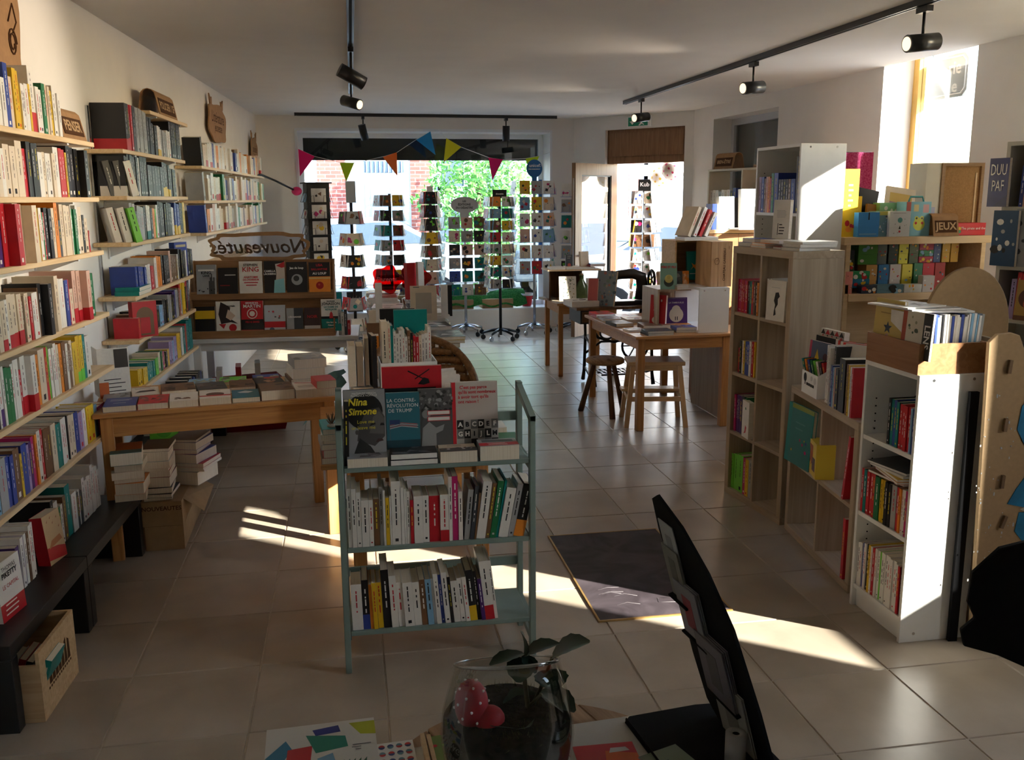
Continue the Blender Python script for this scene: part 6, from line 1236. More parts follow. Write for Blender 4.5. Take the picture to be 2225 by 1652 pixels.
def art_star(o, w_, h): a = Art(o, w_, h); a.rect(0, 1, 0, 1, (.55, .40, .10)).poly([(.5 + (.16 if k % 2 == 0 else .07) * math.sin(k * PI / 5), .45 + (.13 if k % 2 == 0 else .055) * math.cos(k * PI / 5)) for k in range(10)], (.03, .05, .08)).lines(.2, .9, .68, .72, 1, (.3, .2, .05)).disc(.5, .28, .06, (.5, .3, .28)); a.done()
face_book(FM, .10, .018, 1.12, .18, .20, .012, 'y', tilt=.06, yaw=.04, label='yellow magazine with dark star at the far end of the reddish crate', cat='magazine', name='magazine', art=art_star, pages=PAGESW)
for i, (c, w_, x) in enumerate((('w', .21, .14), ('s', .22, .12), ('w', .20, .10))): flat(FMM, x, .06 + .03 * i, 1.288 + .006 * i, w_, .20, .006, c, 'magazine lying across the upright ones in the reddish crate, %s from below' % ORD[i + 1], 'loose magazines on the crate', (-.2, .1, .25)[i], art_photo(500 + i, (.5, .45, .42)), 'magazine', 'magazine', PAGESW)

# ---- mdf play furniture with arch
t = thing('mdf_panel_house', 'raw brown fibreboard stand with arched back and painted blue shapes', 'display stand', (2.285, 2.99, 0), -.10)
arch = [(-.115, 1.07), (.06, 1.07), (.06, .5), (.235, .5), (.235, 1.20)] + [(.06 + .175 * math.cos(a), 1.21 + .235 * math.sin(a)) for a in [i * PI / 20 for i in range(1, 20)]] + [(-.115, 1.20)]
bev(part('arched_back', MB().prism(arch, .26, .278, 'y'), MDF, t), .002)
side = [(.035, 0), (.50, 0), (.50, 1.02), (.16, 1.10), (.135, 1.17), (.115, 1.215), (.085, 1.225), (.03, 1.22), (.0, 1.19)]
bev(part('front_panel', MB().prism(side, -.0, .018, 'y'), MDF, t), .002); part('side_panel', box(.066, .084, .018, .26, 0, 1.19), MDF, t)
part('gap_shade_strip', box(-.035, .0, .028, .045, .0, 1.0), BLACKM, t)  # black strip standing in for the shade in the gap beside the bookcase
for k, (x, z, a) in enumerate(((.085, 1.10, .08), (.09, .88, .05), (.10, .66, .05), (.12, .50, .3), (.085, .16, .6))): part('peg', MB().box(-.006, .006, -.012, 0, -.025, .025, 0, Matrix.Translation((x, 0, z)) @ Matrix.Rotation(a, 4, 'Y')), mat('peg_wood', (.18, .11, .06), .7), t)
mb = MB()
for i in range(60): x, z = R.uniform(.0, .2), R.uniform(.1, 1.0); q = R.uniform(.002, .005); mb.box(x, x + q, -.0015, 0, z, z + q * R.uniform(.6, 3))
part('paint_flecks', mb, ck((.5, .52, .55)), t, kind='stuff')
BLUEPT = mat('blue_paint', (.02, .17, .33), .5, .3, var=.25, scale=12)
for pts in ([(.44, 1.06), (.22, 1.02), (.15, .95), (.14, .86), (.18, .79), (.44, .76)], [(.44, .74), (.22, .72), (.16, .63), (.13, .57), (.22, .55), (.44, .57)], [(.44, .54), (.18, .535), (.17, .46), (.22, .40), (.44, .39)]): part('painted_shape', MB().prism(pts, -.003, 0, 'y'), BLUEPT, t)
part('painted_belly', MB().prism([(.44, .62), (.24, .57), (.18, .55), (.23, .52), (.44, .50)], -.005, -.003, 'y'), ck((.55, .5, .38)), t)
# ---- black cut-out figure stand in the near corner
t = thing('black_cut_out_stand', 'matt black cut-out stand with rounded head holding a red dotted book', 'display stand', (1.50, 1.92, 0), -.45)
pts = [(.10, .0), (.42, 0), (.42, .79), (.36, .86), (.26, .905), (.14, .91), (.04, .87), (-.015, .80), (-.02, .72), (.0, .68), (-.03, .645), (-.02, .605), (.06, .59), (.14, .56), (.16, .45), (.17, .30), (.20, .15)]
bev(part('cut_out_panel', MB().prism(pts[::-1], 0, .02, 'y'), BLACKM, t), .003); part('shelf_ledge', box(.15, .42, -.10, 0, .30, .315), BLACKM, t); part('side_panel', box(.42, .44, -.12, .02, 0, .6), BLACKM, t)
FNS = F(1.50, 1.92, -.45)
face_book(FNS, .285, -.06, .316, .20, .25, .022, 'r', tilt=.1, label='dark red dotted album held by the black cut-out stand', cat='album', name='album', art=lambda o, w_, h: Art(o, w_, h).rect(0, 1, 0, 1, (.22, .02, .03)).spots(.05, .95, .05, .95, 70, [(.42, .10, .10), (.35, .06, .06)], .008, .02).done(), cover=ck((.3, .02, .03)))
face_book(FNS, .30, -.03, .316, .20, .28, .016, 't', tilt=.1, label='teal album behind the red dotted one in the black stand', cat='album', name='album', pages=PAGESW)
# ================================================================ tall white bookcase, games, window side shelves
FTW = F(2.58, 5.70, -PI / 2 + .03)
BONE = mat('bone_laminate', (.62, .58, .48), .45, .35, var=.02)
t = bookcase('tall white bookcase whose sunlit end faces the camera, dark comics inside', FTW, .56, .29, 2.02, [.10, .45, .80, 1.17, 1.62])
for i, (c, T, h) in enumerate((('v', .03, .22), ('b', .03, .22), ('n', .02, .21), ('h', .022, .22), ('o', .022, .22), ('r', .016, .21), ('g', .03, .24), ('b', .05, .24), ('k', .026, .20), ('k', .026, .20), ('k', .026, .20), ('k', .026, .20), ('n', .026, .20), ('b', .05, .2), ('k', .05, .33))):
    x0 = .03 + sum(q for q in (.03, .03, .02, .022, .022, .016, .03, .05, .026, .026, .026, .026, .026, .05)[:i]) * 1.18
    spine_book(FTW, x0 + T / 2, 1.62, T, h, .22, c, y=.01, band='r' if 7 < i < 12 else None, label='%s comic, %s from the door side, upper shelf of the tall white bookcase' % (CN[c], ORD[i + 1]), group='comics in the tall white bookcase', cat='comic', name='comic')
for i, c in enumerate('gkpbgw'): spine_book(FTW, .28 + .045 * i, 1.17, .04, .26 - .012 * i, .22, c, y=.01, lean=.06 * (i - 2), label='%s comic, %s from the door side on the lower shelf of the tall white bookcase' % (CN[c], ORD[i + 1]), group='comics in the tall white bookcase', cat='comic', name='comic')
# birch games shelf facing the camera
FGS = F(2.93, 5.16, .0)
t = thing('games_shelf', 'birch shelf of board games between tall white bookcase and corner shelf', 'shelf', tuple(FGS.o), 0)
for x in (0, .90): bev(part('side_panel', box(x, x + .03, 0, .36, 0, 1.44), BIRCH, t), .002)
for z in (.55, 1.135, 1.475): bev(part('shelf_board', box(-.02 if z > 1.4 else .03, .96 if z > 1.4 else .90, -.01, .36, z - .045, z), BIRCH, t), .002)
part('back_panel', box(.03, .90, .345, .36, .10, 1.43), BIRCH, t); part('plinth', box(.03, .90, .02, .04, 0, .50), BIRCH, t)
def game(x, y, z, w_, d, h, col, label, art=None, rz=0, fr=FGS, m=None):
    t = thing('game_box', label, 'game box', fr(x, y, z), fr.a + rz, 'board game boxes')
    c = col if isinstance(col, tuple) else PAL[col][1]; mm = m or ck(c, .4)
    bev(part('box_body', box(-w_ / 2, w_ / 2, 0, d, 0, h * .42), mm, t), .001); bev(part('lid', box(-w_ / 2 - .001, w_ / 2 + .001, -.001, d + .001, h * .42, h), mm, t), .001)
    if art:
        a = Art(t, w_ * .98, h); a.mb = MB(); art(a); 
        for k in range(len(a.mb.v)): v = a.mb.v[k]; a.mb.v[k] = (v[0], v[1] - .0015, v[2])
        a.done()
    return t
Z = 1.476
def asp(n, ms): return lambda a: a.spots(.12, .88, .15, .85, n, ms, .05, .12)
game(.035, .05, Z, .10, .10, .40, (.78, .50, .02), 'tall yellow game box at the window end of the games shelf top', lambda a: a.lines(.3, .7, .45, .75, 5, (.8, .7, .3)).spots(.2, .8, .1, .3, 4, ['o', 'r'], .1, .2))
game(.125, .16, Z, .10, .10, .24, (.80, .55, .05), 'shorter yellow game box behind the tall one', asp(3, ['g', 'o']))
game(.135, .0, Z, .135, .11, .145, (.05, .26, .62), 'bright blue gift game box with dark tie on the games shelf', lambda a: a.rect(.46, .52, .7, 1, 'k').rect(.05, .9, .1, .14, 'l'))
game(.245, .02, Z, .07, .11, .15, (.16, .30, .36), 'small teal patterned box with yellow lid next to the blue box', lambda a: a.rect(0, 1, .85, 1, (.6, .55, .12)).spots(.1, .9, .1, .8, 14, ['l', 'w', 'd'], .04, .1))
game(.335, -.005, Z, .135, .11, .15, (.72, .75, .78), 'white box with balloon drawing beside the teal patterned box', lambda a: a.disc(.5, .65, .12, (.12, .38, .36)).lines(.1, .9, .9, .92, 1, (.3, .3, .3)).spots(.15, .85, .1, .8, 10, [(.45, .48, .5)], .01, .03).poly([(.45, .3), (.55, .3), (.5, .45)], 'k').disc(.5, .2, .05, 'r'))
def frog(a): a.rect(0, 1, 0, 1, (.22, .48, .58)).rect(0, .18, 0, 1, (.60, .16, .14)).disc(.55, .35, .24, (.62, .62, .08)).disc(.44, .52, .08, (.62, .62, .08)).disc(.66, .52, .08, (.62, .62, .08)).disc(.44, .52, .035, 'k').disc(.66, .52, .035, 'k').disc(.42, .38, .05, 'r').disc(.68, .38, .05, 'r').rect(.3, .5, .72, .92, (.7, .6, .3)).rect(.68, .92, .68, .92, (.55, .3, .3))
tg = game(.475, .03, Z, .165, .10, .205, (.22, .48, .58), 'blue suitcase game box with yellow frog face and handle', frog)
part('handle', MB().tube([(-.05, .03, .205), (-.04, .03, .235), (.04, .03, .235), (.05, .03, .205)], .006, 6), ck((.1, .35, .35)), tg)
game(.36, .14, Z, .15, .08, .20, (.28, .55, .30), 'pale green game box peeping out behind the white one', asp(4, ['y', 'w']))
def art_band(a): a.rect(.12, .88, .22, .85, (.35, .22, .30)); [a.disc(.2 + .15 * k, .45, .075, (.55, .35, .25)) for k in range(5)]; [a.disc(.2 + .15 * k, .53, .08, (.05, .03, .03), 1, 10) for k in range(5)]; a.rect(.12, .88, .62, .85, (.6, .4, .1))
face_book(FGS, .44, .18, Z + .05, .19, .25, .02, 'c', tilt=.25, yaw=-.10, spin=.16, label='cream record sized album with row of faces at the back of the games shelf top', cat='album', name='album', art=lambda o, w_, h: (lambda a: (art_band(a), a.done()))(Art(o, w_, h)), pages=PAGESW)
face_book(FGS, .20, .20, Z + .05, .16, .24, .02, 'k', tilt=.1, spin=.2, label='black slanted album behind the yellow game boxes', cat='album', name='album')
face_book(FGS, .28, .16, Z + .0, .15, .19, .02, 'o', tilt=.1, spin=.1, label='orange brown album behind the pale green game box', cat='album', name='album', cover=ck((.40, .20, .07)))
game(.60, .16, Z, .14, .12, .17, (.42, .42, .58), 'lilac rounded case behind the games sign', asp(3, ['w', 'd']))
tunnel_sign(FGS, .63, .03, Z, .17, 'JEUX', 'bent cardboard sign reading JEUX on the games shelf', size=.062, hgt=.135, dep=.13)
tg = game(.83, .03, Z, .215, .12, .075, (.60, .02, .03), 'long red game box with pirate title beside the games sign', lambda a: a.disc(.17, .55, .05, 'y').disc(.17, .3, .05, 'g')); text('lettering', 'The pirate and the', .022, INKW, tg, (.02, -.006, .042))
t = thing('wooden_frame_box', 'pale box with cork back in a wooden frame above the games sign', 'frame', FGS(.71, .20, Z), 0)
part('pale_side', box(-.10, .0, -.02, .16, .0, .44), BONE, t)
for q in ((0, .02, 0, .44), (.27, .29, 0, .44), (.02, .27, .42, .44), (.02, .27, 0, .02)): part('frame_bar', box(q[0], q[1], -.03, 0, q[2], q[3]), wood('cork_frame', (.26, .15, .07), (.33, .2, .1)), t)
part('cork_panel', box(.02, .27, -.012, .0, .02, .42), mat('cork', (.38, .22, .10), .9, .1, var=.12, scale=120), t); part('bead', box(.24, .25, -.02, -.012, .05, .38), BIRCH, t)
# lower row of games
Z = 1.136
gm = [(.10, .16, .13, .05, 'k', 'black and yellow game box, second of the corner pile'), ]
for i, (x, w_, h, col, nm, y, z) in enumerate((
    (.03, .05, .135, (.72, .25, .22), 'pale red upright box at the window end', -.0, 0), (.13, .13, .055, (.02, .20, .36), 'blue loto box, lower of the corner pair', .05, .03), (.13, .13, .045, (.02, .28, .10), 'green loto box, upper of the corner pair', .05, .086),
    (.235, .075, .165, (.66, .36, .12), 'orange upright box with red print', .10, 0), (.315, .07, .165, (.05, .22, .52), 'blue upright box with yellow emblem', .10, 0), (.395, .075, .165, (.62, .55, .52), 'cream and red upright box', .10, 0), (.475, .07, .165, (.66, .56, .06), 'yellow upright box with dark lettering', .10, 0), (.55, .06, .17, (.05, .20, .10), 'green upright box with dots', .10, 0), (.62, .08, .17, (.50, .03, .05), 'red upright box with white ring', .10, 0), (.70, .07, .17, (.40, .05, .05), 'dark red upright box with white ring', .10, 0),
    (.085, .11, .055, (.03, .04, .05), 'black box with pale lettering, top of the corner tower', .14, .20), (.085, .115, .07, (.06, .09, .06), 'dark box with yellow label, middle of the corner tower', .14, .131),
    (.215, .13, .15, (.06, .25, .04), 'big green box with children drawing', .12, .166), (.31, .065, .15, (.16, .19, .20), 'charcoal and white patterned upright box', .12, .166), (.385, .065, .15, (.03, .05, .04), 'black upright box with green leaf', .12, .166), (.455, .065, .15, (.65, .60, .04), 'yellow upright box with black script', .12, .166), (.525, .065, .15, (.10, .13, .06), 'dark upright box with pale oval', .12, .166),
    (.61, .10, .038, (.42, .02, .06), 'crimson box at the bottom of the flat pile', .12, .171), (.61, .10, .038, (.05, .25, .10), 'green box, second of the flat pile', .12, .210), (.61, .10, .038, (.45, .05, .10), 'raspberry box, third of the flat pile', .12, .249), (.61, .10, .034, (.04, .03, .12), 'navy box on top of the flat pile', .12, .288),
    (.685, .05, .15, (.07, .10, .26), 'blue upright box beside the flat pile', .12, .171), (.745, .055, .145, (.62, .38, .05), 'amber upright box, window side of its pair', .12, .171), (.805, .055, .145, (.62, .36, .05), 'amber upright box, corner side of its pair', .12, .171),
    (.40, .235, .05, (.70, .06, .04), 'large coral red flat box on the upright ones', .10, .317), (.45, .18, .038, (.72, .10, .08), 'smaller coral red flat box on the larger one', .10, .368),
    (.17, .12, .05, (.03, .05, .09), 'dark glassy flat box at the front edge', -.005, 0), (.30, .175, .052, (.12, .24, .32), 'mottled blue grey flat box at the front edge', -.008, 0), (.455, .12, .05, (.62, .63, .62), 'white flat box at the front edge', -.005, 0), (.56, .08, .10, (.55, .50, .48), 'white and red small box by the arch', .0, 0))):
    art = (asp(5, ['w', 'y', 'o', 'r'] if i % 3 else ['w', 'k', 'l'])) if i not in (24, 25) else asp(2, ['k', 'h'])
    game(x, y, Z + z, w_ - .003, .10 if y > .05 else .05, h, col, '%s on the games shelf' % nm, art)
for i, (c, x, w_, h, d_) in enumerate((('b', .06, .11, .13, 0), ('r', .03, .05, .10, .1), ('k', .22, .1, .2, .05), ('g', .36, .12, .22, .05), ('c', .52, .1, .2, .05))): game(x, .02 + d_, .551, w_, .1, h, c, '%s game box on the low board of the games shelf, %s from the bookcase' % (CN[c], ORD[i + 1]), asp(3, ['w', 'y']))
# pink cloth by the window
t = thing('pink_textile', 'bright pink knitted textile hanging by the window behind the games', 'textile', (3.75, 6.62, 1.42), -.2)
n = 14; vs = [(-.16 + .32 * i / (n - 1), .025 * math.sin(i * 1.3 + j * .2), .62 - .62 * j / 6) for j in range(7) for i in range(n)]
part('folds', MB().add(vs, [(j * n + i, j * n + i + 1, (j + 1) * n + i + 1, (j + 1) * n + i) for j in range(6) for i in range(n - 1)], 0, None, True).add([(x, y + .01, z) for x, y, z in vs], [(j * n + i, (j + 1) * n + i, (j + 1) * n + i + 1, j * n + i + 1) for j in range(6) for i in range(n - 1)], 0, None, True), mat('pink_knit', (.55, .03, .14), .9, .1, scale=90, c2=(.75, .16, .30), bump=.6), t)
part('stand', MB().cyl((0, .04, -1.42), (0, .04, .60), .012, n=8).cyl((-.17, .04, .615), (.17, .04, .615), .010, n=8).cyl((0, .04, -1.42), (0, .04, -1.405), .14, n=20), BLACK, t)
# corner shelf with large picture books, its face turned to the aisle
FCS = F(3.53, 4.62, -PI / 2 + .52)
t = thing('corner_shelf', 'tall pale shelf of large picture books by the window side wall', 'shelf', tuple(FCS.o), FCS.a)
for x in (0, .78): part('side_panel', box(x, x + .02, 0, .29, 0, 2.0), BONE, t)
ZC = [.70, 1.045, 1.335, 1.655]
for z in ZC + [2.0]: part('shelf_board', box(.02, .78, -.0, .285, z - .022, z), BONE, t)
part('back_panel', box(.02, .78, .285, .29, .4, 1.98), BONE, t); part('plinth', box(.02, .78, .02, .03, 0, .66), BONE, t)
def art_swirl(c1, n): return lambda o, w_, h: Art(o, w_, h).spots(.1, .9, .2, .9, n, c1, .06, .16).done()
WB = 'of the window side corner shelf'
rows_ = [(3, 'bhrcgyeltwbnks', .24, 'second board'), (2, 'wkwknrkygkbs', .27, 'third board'), (1, 'vrrokngbw', .25, 'fourth board'), (0, 'gkwyb', .2, 'lowest visible board')]
for r_, cs_, hh, nm in rows_:
    x = .03 + (.20 if r_ in (2,) else .05)
    for i, c in enumerate(cs_):
        T = R.uniform(.016, .034)
        spine_book(FCS, x + T / 2, ZC[r_], T, hh * R.uniform(.86, 1.05), .22, c, y=.012, lean=.03, label='%s picture book, %s from the games, %s %s' % (CN[c], ORD[i + 1], nm, WB), group='picture books on the corner shelf', cat='picture book', name='picture_book'); x += T + .002
face_book(FCS, -.02, -.025, ZC[3] - .0, .13, .26, .02, 'b', yaw=-.35, label='navy picture book with thin white lettering, face out at the end of the corner shelf', cat='picture book', name='picture_book', art=lambda o, w_, h: (Art(o, w_, h).poly([(.3, .0), (1, 0), (1, .25)], (.03, .03, .10)).done(), Art(o, w_, h)._m, o)[2] and [text('lettering', s_, .085, INKW, o, (0, -.0022, z_ * h), (PI / 2, 0, 0), sx=.6) for s_, z_ in (('DUU', .75), ('PAF', .42))], cover=ck((.03, .03, .13)))
face_book(FCS, .04, -.03, ZC[2], .15, .30, .02, 'b', yaw=-.25, label='blue picture book with white wolf swirls, face out on the corner shelf', cat='picture book', name='picture_book', art=art_swirl(['w', 's', 'k'], 9), cover=ck((.02, .06, .13)))
face_book(FCS, .16, -.03, ZC[2], .14, .31, .02, 's', yaw=-.15, label='grey picture book with black beasts, face out on the corner shelf', cat='picture book', name='picture_book', art=art_swirl(['k', 'd'], 7))
face_book(FCS, .24, -.03, ZC[1], .24, .22, .02, 'y', yaw=-.1, tilt=.1, label='ochre picture book with two costumed figures, face out on the corner shelf', cat='picture book', name='picture_book', art=lambda o, w_, h: Art(o, w_, h).rect(0, 1, 0, 1, (.40, .24, .06)).disc(.28, .55, .22, (.10, .03, .02)).disc(.34, .42, .16, (.45, .08, .04)).poly([(.6, .1), (.75, .1), (.72, .6), (.64, .6)], (.06, .05, .05)).disc(.68, .66, .07, (.5, .35, .2)).rect(.0, 1, 0, .12, (.15, .06, .03)).done())
face_book(FCS, .30, -.0, ZC[1], .22, .26, .02, 'v', label='dark violet picture book behind the ochre one', cat='picture book', name='picture_book', cover=ck((.06, .04, .09)))
face_book(FCS, .14, -.02, ZC[0], .20, .18, .02, 'g', tilt=.1, label='green picture book on the lowest visible board of the corner shelf', cat='picture book', name='picture_book')
# shelf and standing books in the wall recess by the door
FRC = F(3.55, 8.65, -PI / 2 + .25)
t = thing('recess_shelf', 'pale open shelf in the dark wall recess with the BIEN-ÊTRE sign on top', 'shelf', FRC(-.2, 0, 0), FRC.a)
for x in (0, .52, 1.04): part('side_panel', box(x, x + .02, 0, .25, 0, 1.98), BONE, t)
for z in (.45, .85, 1.25, 1.62, 1.98): part('shelf_board', box(.02, 1.04, 0, .25, z - .018, z), BONE, t)
tunnel_sign(FRC, .02, .08, 1.982, .30, 'BIEN-ÊTRE', 'bent cardboard sign reading BIEN-ÊTRE on top of the recess shelf', size=.045, hgt=.15)
for k, (z, cs_) in enumerate(((1.62, 'wcwswcwkb'), (1.62, 'knsdkb'), (1.25, 'wkcbnwsk'))):
    for i, c in enumerate(cs_): spine_book(FRC, (-.16, .36, -.16)[k] + .045 * i, z, .042, R.uniform(.14, .19), .14, c, y=.02, label='%s novel, %s from the door on the %s of the recess shelf' % (CN[c], ORD[i + 1], ('upper board', 'upper board second half', 'middle board')[k]), group='novels in the recess shelf', cat='novel', name='novel')
FLG_ = F(2.62, 7.05, -.12)
t = thing('wooden_cabinet', 'wooden cabinet behind the crates carrying sunlit albums', 'cabinet', (2.94, 7.36, 0), 0)
bev(part('top_panel', box(0, .52, 0, .36, 1.42, 1.45), BEECH, t), .002)
for x in (0, .49): part('side_panel', box(x, x + .03, 0, .36, .0, 1.42), CHER, t)
for x in (.03, .262): dd_ = part('door', box(x, x + .228, 0, .02, .05, 1.415), CHER, t); part('knob', MB().ball((x + (.20 if x < .1 else .03), -.012, .8), .012, nu=8, nv=6), CHROME, dd_)
part('back_panel', box(.03, .49, .34, .36, .05, 1.42), CHER, t)
FCB = F(2.94, 7.36, 0)
face_book(FCB, .05, .02, 1.451, .04, .21, .14, 'b', label='dark blue book seen edge on at the crate end of the cabinet', cat='album', name='album')
face_book(FCB, .17, .04, 1.451, .16, .27, .04, 'w', yaw=.30, tilt=.06, label='sunlit pale album with orange blot on the cabinet', cat='album', name='album', art=lambda o, w_, h: Art(o, w_, h).rect(0, 1, 0, 1, (.42, .52, .56)).poly([(.45, .2), (.8, .25), (.85, .75), (.5, .8), (.55, .5)], (.62, .25, .14)).done(), pages=PAGESW)
face_book(FCB, .275, .10, 1.451, .05, .26, .16, 'k', label='black thick album between the two sunlit albums', cat='album', name='album')
face_book(FCB, .40, .06, 1.451, .22, .33, .04, 'w', yaw=.25, tilt=.06, label='large sunlit white album with black figure on the cabinet', cat='album', name='album', art=lambda o, w_, h: Art(o, w_, h).rect(0, 1, 0, 1, (.50, .58, .60)).poly([(.15, 0), (.95, 0), (.92, .25), (.75, .36), (.72, .5), (.66, .58), (.56, .5), (.54, .38), (.28, .28)], (.02, .025, .03)).done(), hard=True, pages=PAGESW)
flat(FCB, .36, -.10, 1.451, .30, .16, .012, 'w', 'thin white album lying at the cabinet edge', None, .1, None, 'album', 'album', PAGESW)
# trapdoor mat in the floor
t = thing('floor_mat', 'dark rectangular mat with a brass edge on the tiled floor', 'mat', (.95, 3.435, 0), 0)
MATM = mat('dusty_slate_mat', (.030, .022, .026), .6, .25, scale=5, c2=(.085, .068, .078), detail=10., dist=1.5)
bev(part('mat_board', box(.008, .577, .008, .995, .0, .006), MATM, t), .001)
BRASS = mat('brass_edge', (.45, .28, .10), .4, .5, .6, var=.1)
for q in ((0, .585, 0, .008), (0, .585, .995, 1.003), (0, .008, .008, .995), (.577, .585, .008, .995)): part('edge_strip', box(q[0], q[1], q[2], q[3], 0, .007), BRASS, t)
mb = MB(); pts = []
for i in range(5): x, y = R.uniform(.05, .5), R.uniform(.05, .4); mb.tube([(x, y, .0062), (x + .05, y + .02, .0064), (x + .1, y + R.uniform(-.03, .03), .0062)], .0008, 3)
mb.tube([(.30, .13, .0062), (.38, .12, .0062), (.385, .16, .0062), (.31, .17, .0062)], .0012, 3, closed=True); part('chalk_scratches', mb, ck((.25, .23, .24)), t)
# ================================================================ the counter in the foreground
t = thing('cable_drum_table', 'round table made of a wooden cable drum under the glass terrarium', 'table', (.305, 1.43, 0), .32)
for k in range(6):
    x0, x1 = -.312 + .104 * k + .0012, -.312 + .104 * (k + 1) - .0012; r = .312; pts = []
    n = 8
    for i in range(n + 1): x = x0 + (x1 - x0) * i / n; pts.append((x, math.sqrt(max(0, r * r - x * x))))
    for i in range(n, -1, -1): x = x0 + (x1 - x0) * i / n; pts.append((x, -math.sqrt(max(0, r * r - x * x))))
    bev(part('plank', MB().prism(pts, .655, .685 - .002 * (k % 2), 'z'), OLDW, t), .002)
part('drum', MB().cyl((0, 0, .04), (0, 0, .655), .14, n=24), OLDW, t); part('foot_disc', MB().cyl((0, 0, 0), (0, 0, .04), .30, n=32), OLDW, t)
for a in (.6, 2.2, 3.9, 5.4): part('bolt', MB().cyl((.10 * math.cos(a), .10 * math.sin(a), .683), (.10 * math.cos(a), .10 * math.sin(a), .690), .010, n=6), DARKW, t)
FCO = F(-.45, .985, .07)
t = thing('counter', 'white counter top in the foreground with booklets and the card stand', 'counter', (-.45, .985, 0), .07)
bev(part('counter_top', box(0, 1.09, 0, .572, .687, .700), mat('counter_white', (.58, .56, .52), .5, .3, var=.03), t), .002); part('front_panel', box(.02, 1.05, .02, .04, 0, .687), WHITE, t)
for x in (.02, 1.03): part('side_panel', box(x, x + .02, .04, .12, 0, .687), WHITE, t)
CZ = .701
def art_books(o, w_, h):
    a = Art(o, w_, h); a.rect(0, 1, 0, 1, (.66, .64, .60)).poly([(.0, .0), (.33, .0), (.22, .38), (0, .30)], (.05, .06, .20)).poly([(.0, .62), (.18, .82), (.24, .70), (.10, .45), (0, .45)], (.04, .20, .34)).poly([(.20, .70), (.42, .72), (.40, .50), (.18, .42)], (.5, .03, .04)).poly([(.36, .86), (.72, .80), (.74, .66), (.45, .62)], (.02, .22, .16)).poly([(.42, .92), (.66, .95), (.68, .86), (.45, .84)], (.02, .03, .22)).poly([(.76, .96), (1, .96), (1, .78), (.86, .80)], (.45, .48, .03))
    a.poly([(.28, .30), (.46, .55), (.52, .42), (.40, .16)], (.6, .6, .55)).poly([(.46, .55), (.60, .60), (.62, .50), (.52, .42)], (.15, .3, .45)).poly([(.26, .18), (.44, .46), (.30, .48), (.18, .30)], (.42, .42, .04)).poly([(.36, .0), (.62, .0), (.58, .20), (.42, .22)], (.04, .20, .36)).poly([(.62, .28), (.80, .32), (.78, .20), (.66, .18)], (.5, .52, .05))
    for k in range(5): a.poly([(.66 + .05 * k, .45), (.70 + .05 * k, .50), (.69 + .05 * k, .42)], (.03, .12, .07))
    for k in range(5): a.poly([(.16 + .02 * k, .08 + .03 * k), (.19 + .02 * k, .11 + .03 * k), (.26 + .01 * k, .05 + .03 * k)], (.05, .05, .06))
    a.disc(.92, .12, .22, 'k', 1.0, 28); a.lines(.76, .95, .60, .66, 3, (.2, .2, .2)); a.done(); text('lettering', 'PAGE', .05, INKW, o, ((.90 - .5) * w_, -.0024, .10 * h), (PI / 2, PI / 2, 0), bold=.001)
flat(FCO, .398, .415, CZ, .205, .26, .012, 'w', 'large colourful atlas with drawn birds and open books, lying on the counter edge', None, -.03, art_books, 'album', 'album', PAGESW)
t = thing('sticker_card', 'white card with rows of red and blue dots beside the colourful atlas', 'card', FCO(.535, .40, CZ), .05)
part('card', box(-.035, .035, 0, .19, 0, .004), PAGESW, t)
for m_, s_ in ((ck((.50, .05, .05)), 0), (ck((.05, .07, .20)), 1), (ck((.12, .26, .32)), 2)):
    mb = MB()
    for i in range(4):
        for j in range(8):
            for hh in (0, 1):
                if (i + j + hh + (j // 3)) % 3 == s_: mb.quad([(-.025 + .0165 * i + .0062 * math.cos(a * .6283 + PI * hh), .015 + .023 * j + .0072 * math.sin(a * .6283 + PI * hh), .0044) for a in range(6)])
    part('dot_print', mb, m_, t)
t = thing('wooden_clip', 'thin wooden slats between dotted card and pink card', 'slat holder', FCO(.595, .42, CZ), .05); part('slat', box(-.010, -.002, 0, .17, 0, .014), BEECH, t); part('slat', box(.002, .010, 0, .17, 0, .010), BEECH, t)
flat(FCO, .655, .40, CZ, .085, .19, .005, 'm', 'pink postcard with leafy green edge beside the terrarium', None, .05, lambda o, w_, h: Art(o, w_, h).rect(0, .45, 0, 1, (.16, .24, .06)).spots(.05, .42, .1, .95, 10, ['r', 'w', 'e', 'n'], .04, .09).rect(.45, 1, 0, 1, (.5, .03, .2)).spots(.5, .8, .75, .9, 3, ['k'], .05, .1).done(), 'postcard', 'postcard', PAGESW)
# terrarium
t = thing('terrarium', 'round glass bowl terrarium with a leafy plant and a red toadstool ornament', 'terrarium', (.240, 1.46, .6865), 0); t.scale = (.93, .93, .93)
GB = glass('bowl_glass', (.965, .975, .97), .012, 0., .28)
prof = [(0, .002), (.075, .002), (.10, .02), (.121, .075), (.127, .12), (.122, .17), (.108, .225), (.099, .262)]
SB = .84
def shear(mb):
    mb.v = [(x, y, z + (-.40 * y - .02 * x) * max(0, z / .26) ** 3) for x, y, z in mb.v]; return mb
part('glass_bowl', shear(MB().lathe(prof + [(.096, .262), (.105, .224), (.1195, .169), (.1245, .12), (.118, .077), (.098, .024), (.074, .007), (0, .007)], 48)), GB, t)
part('rim', shear(MB().tube([(.0975 * math.cos(2 * PI * i / 40), .0975 * math.sin(2 * PI * i / 40), .263) for i in range(40)], .0028, 8, closed=True)), glass('rim_glass', (.85, .88, .88), .30), t)
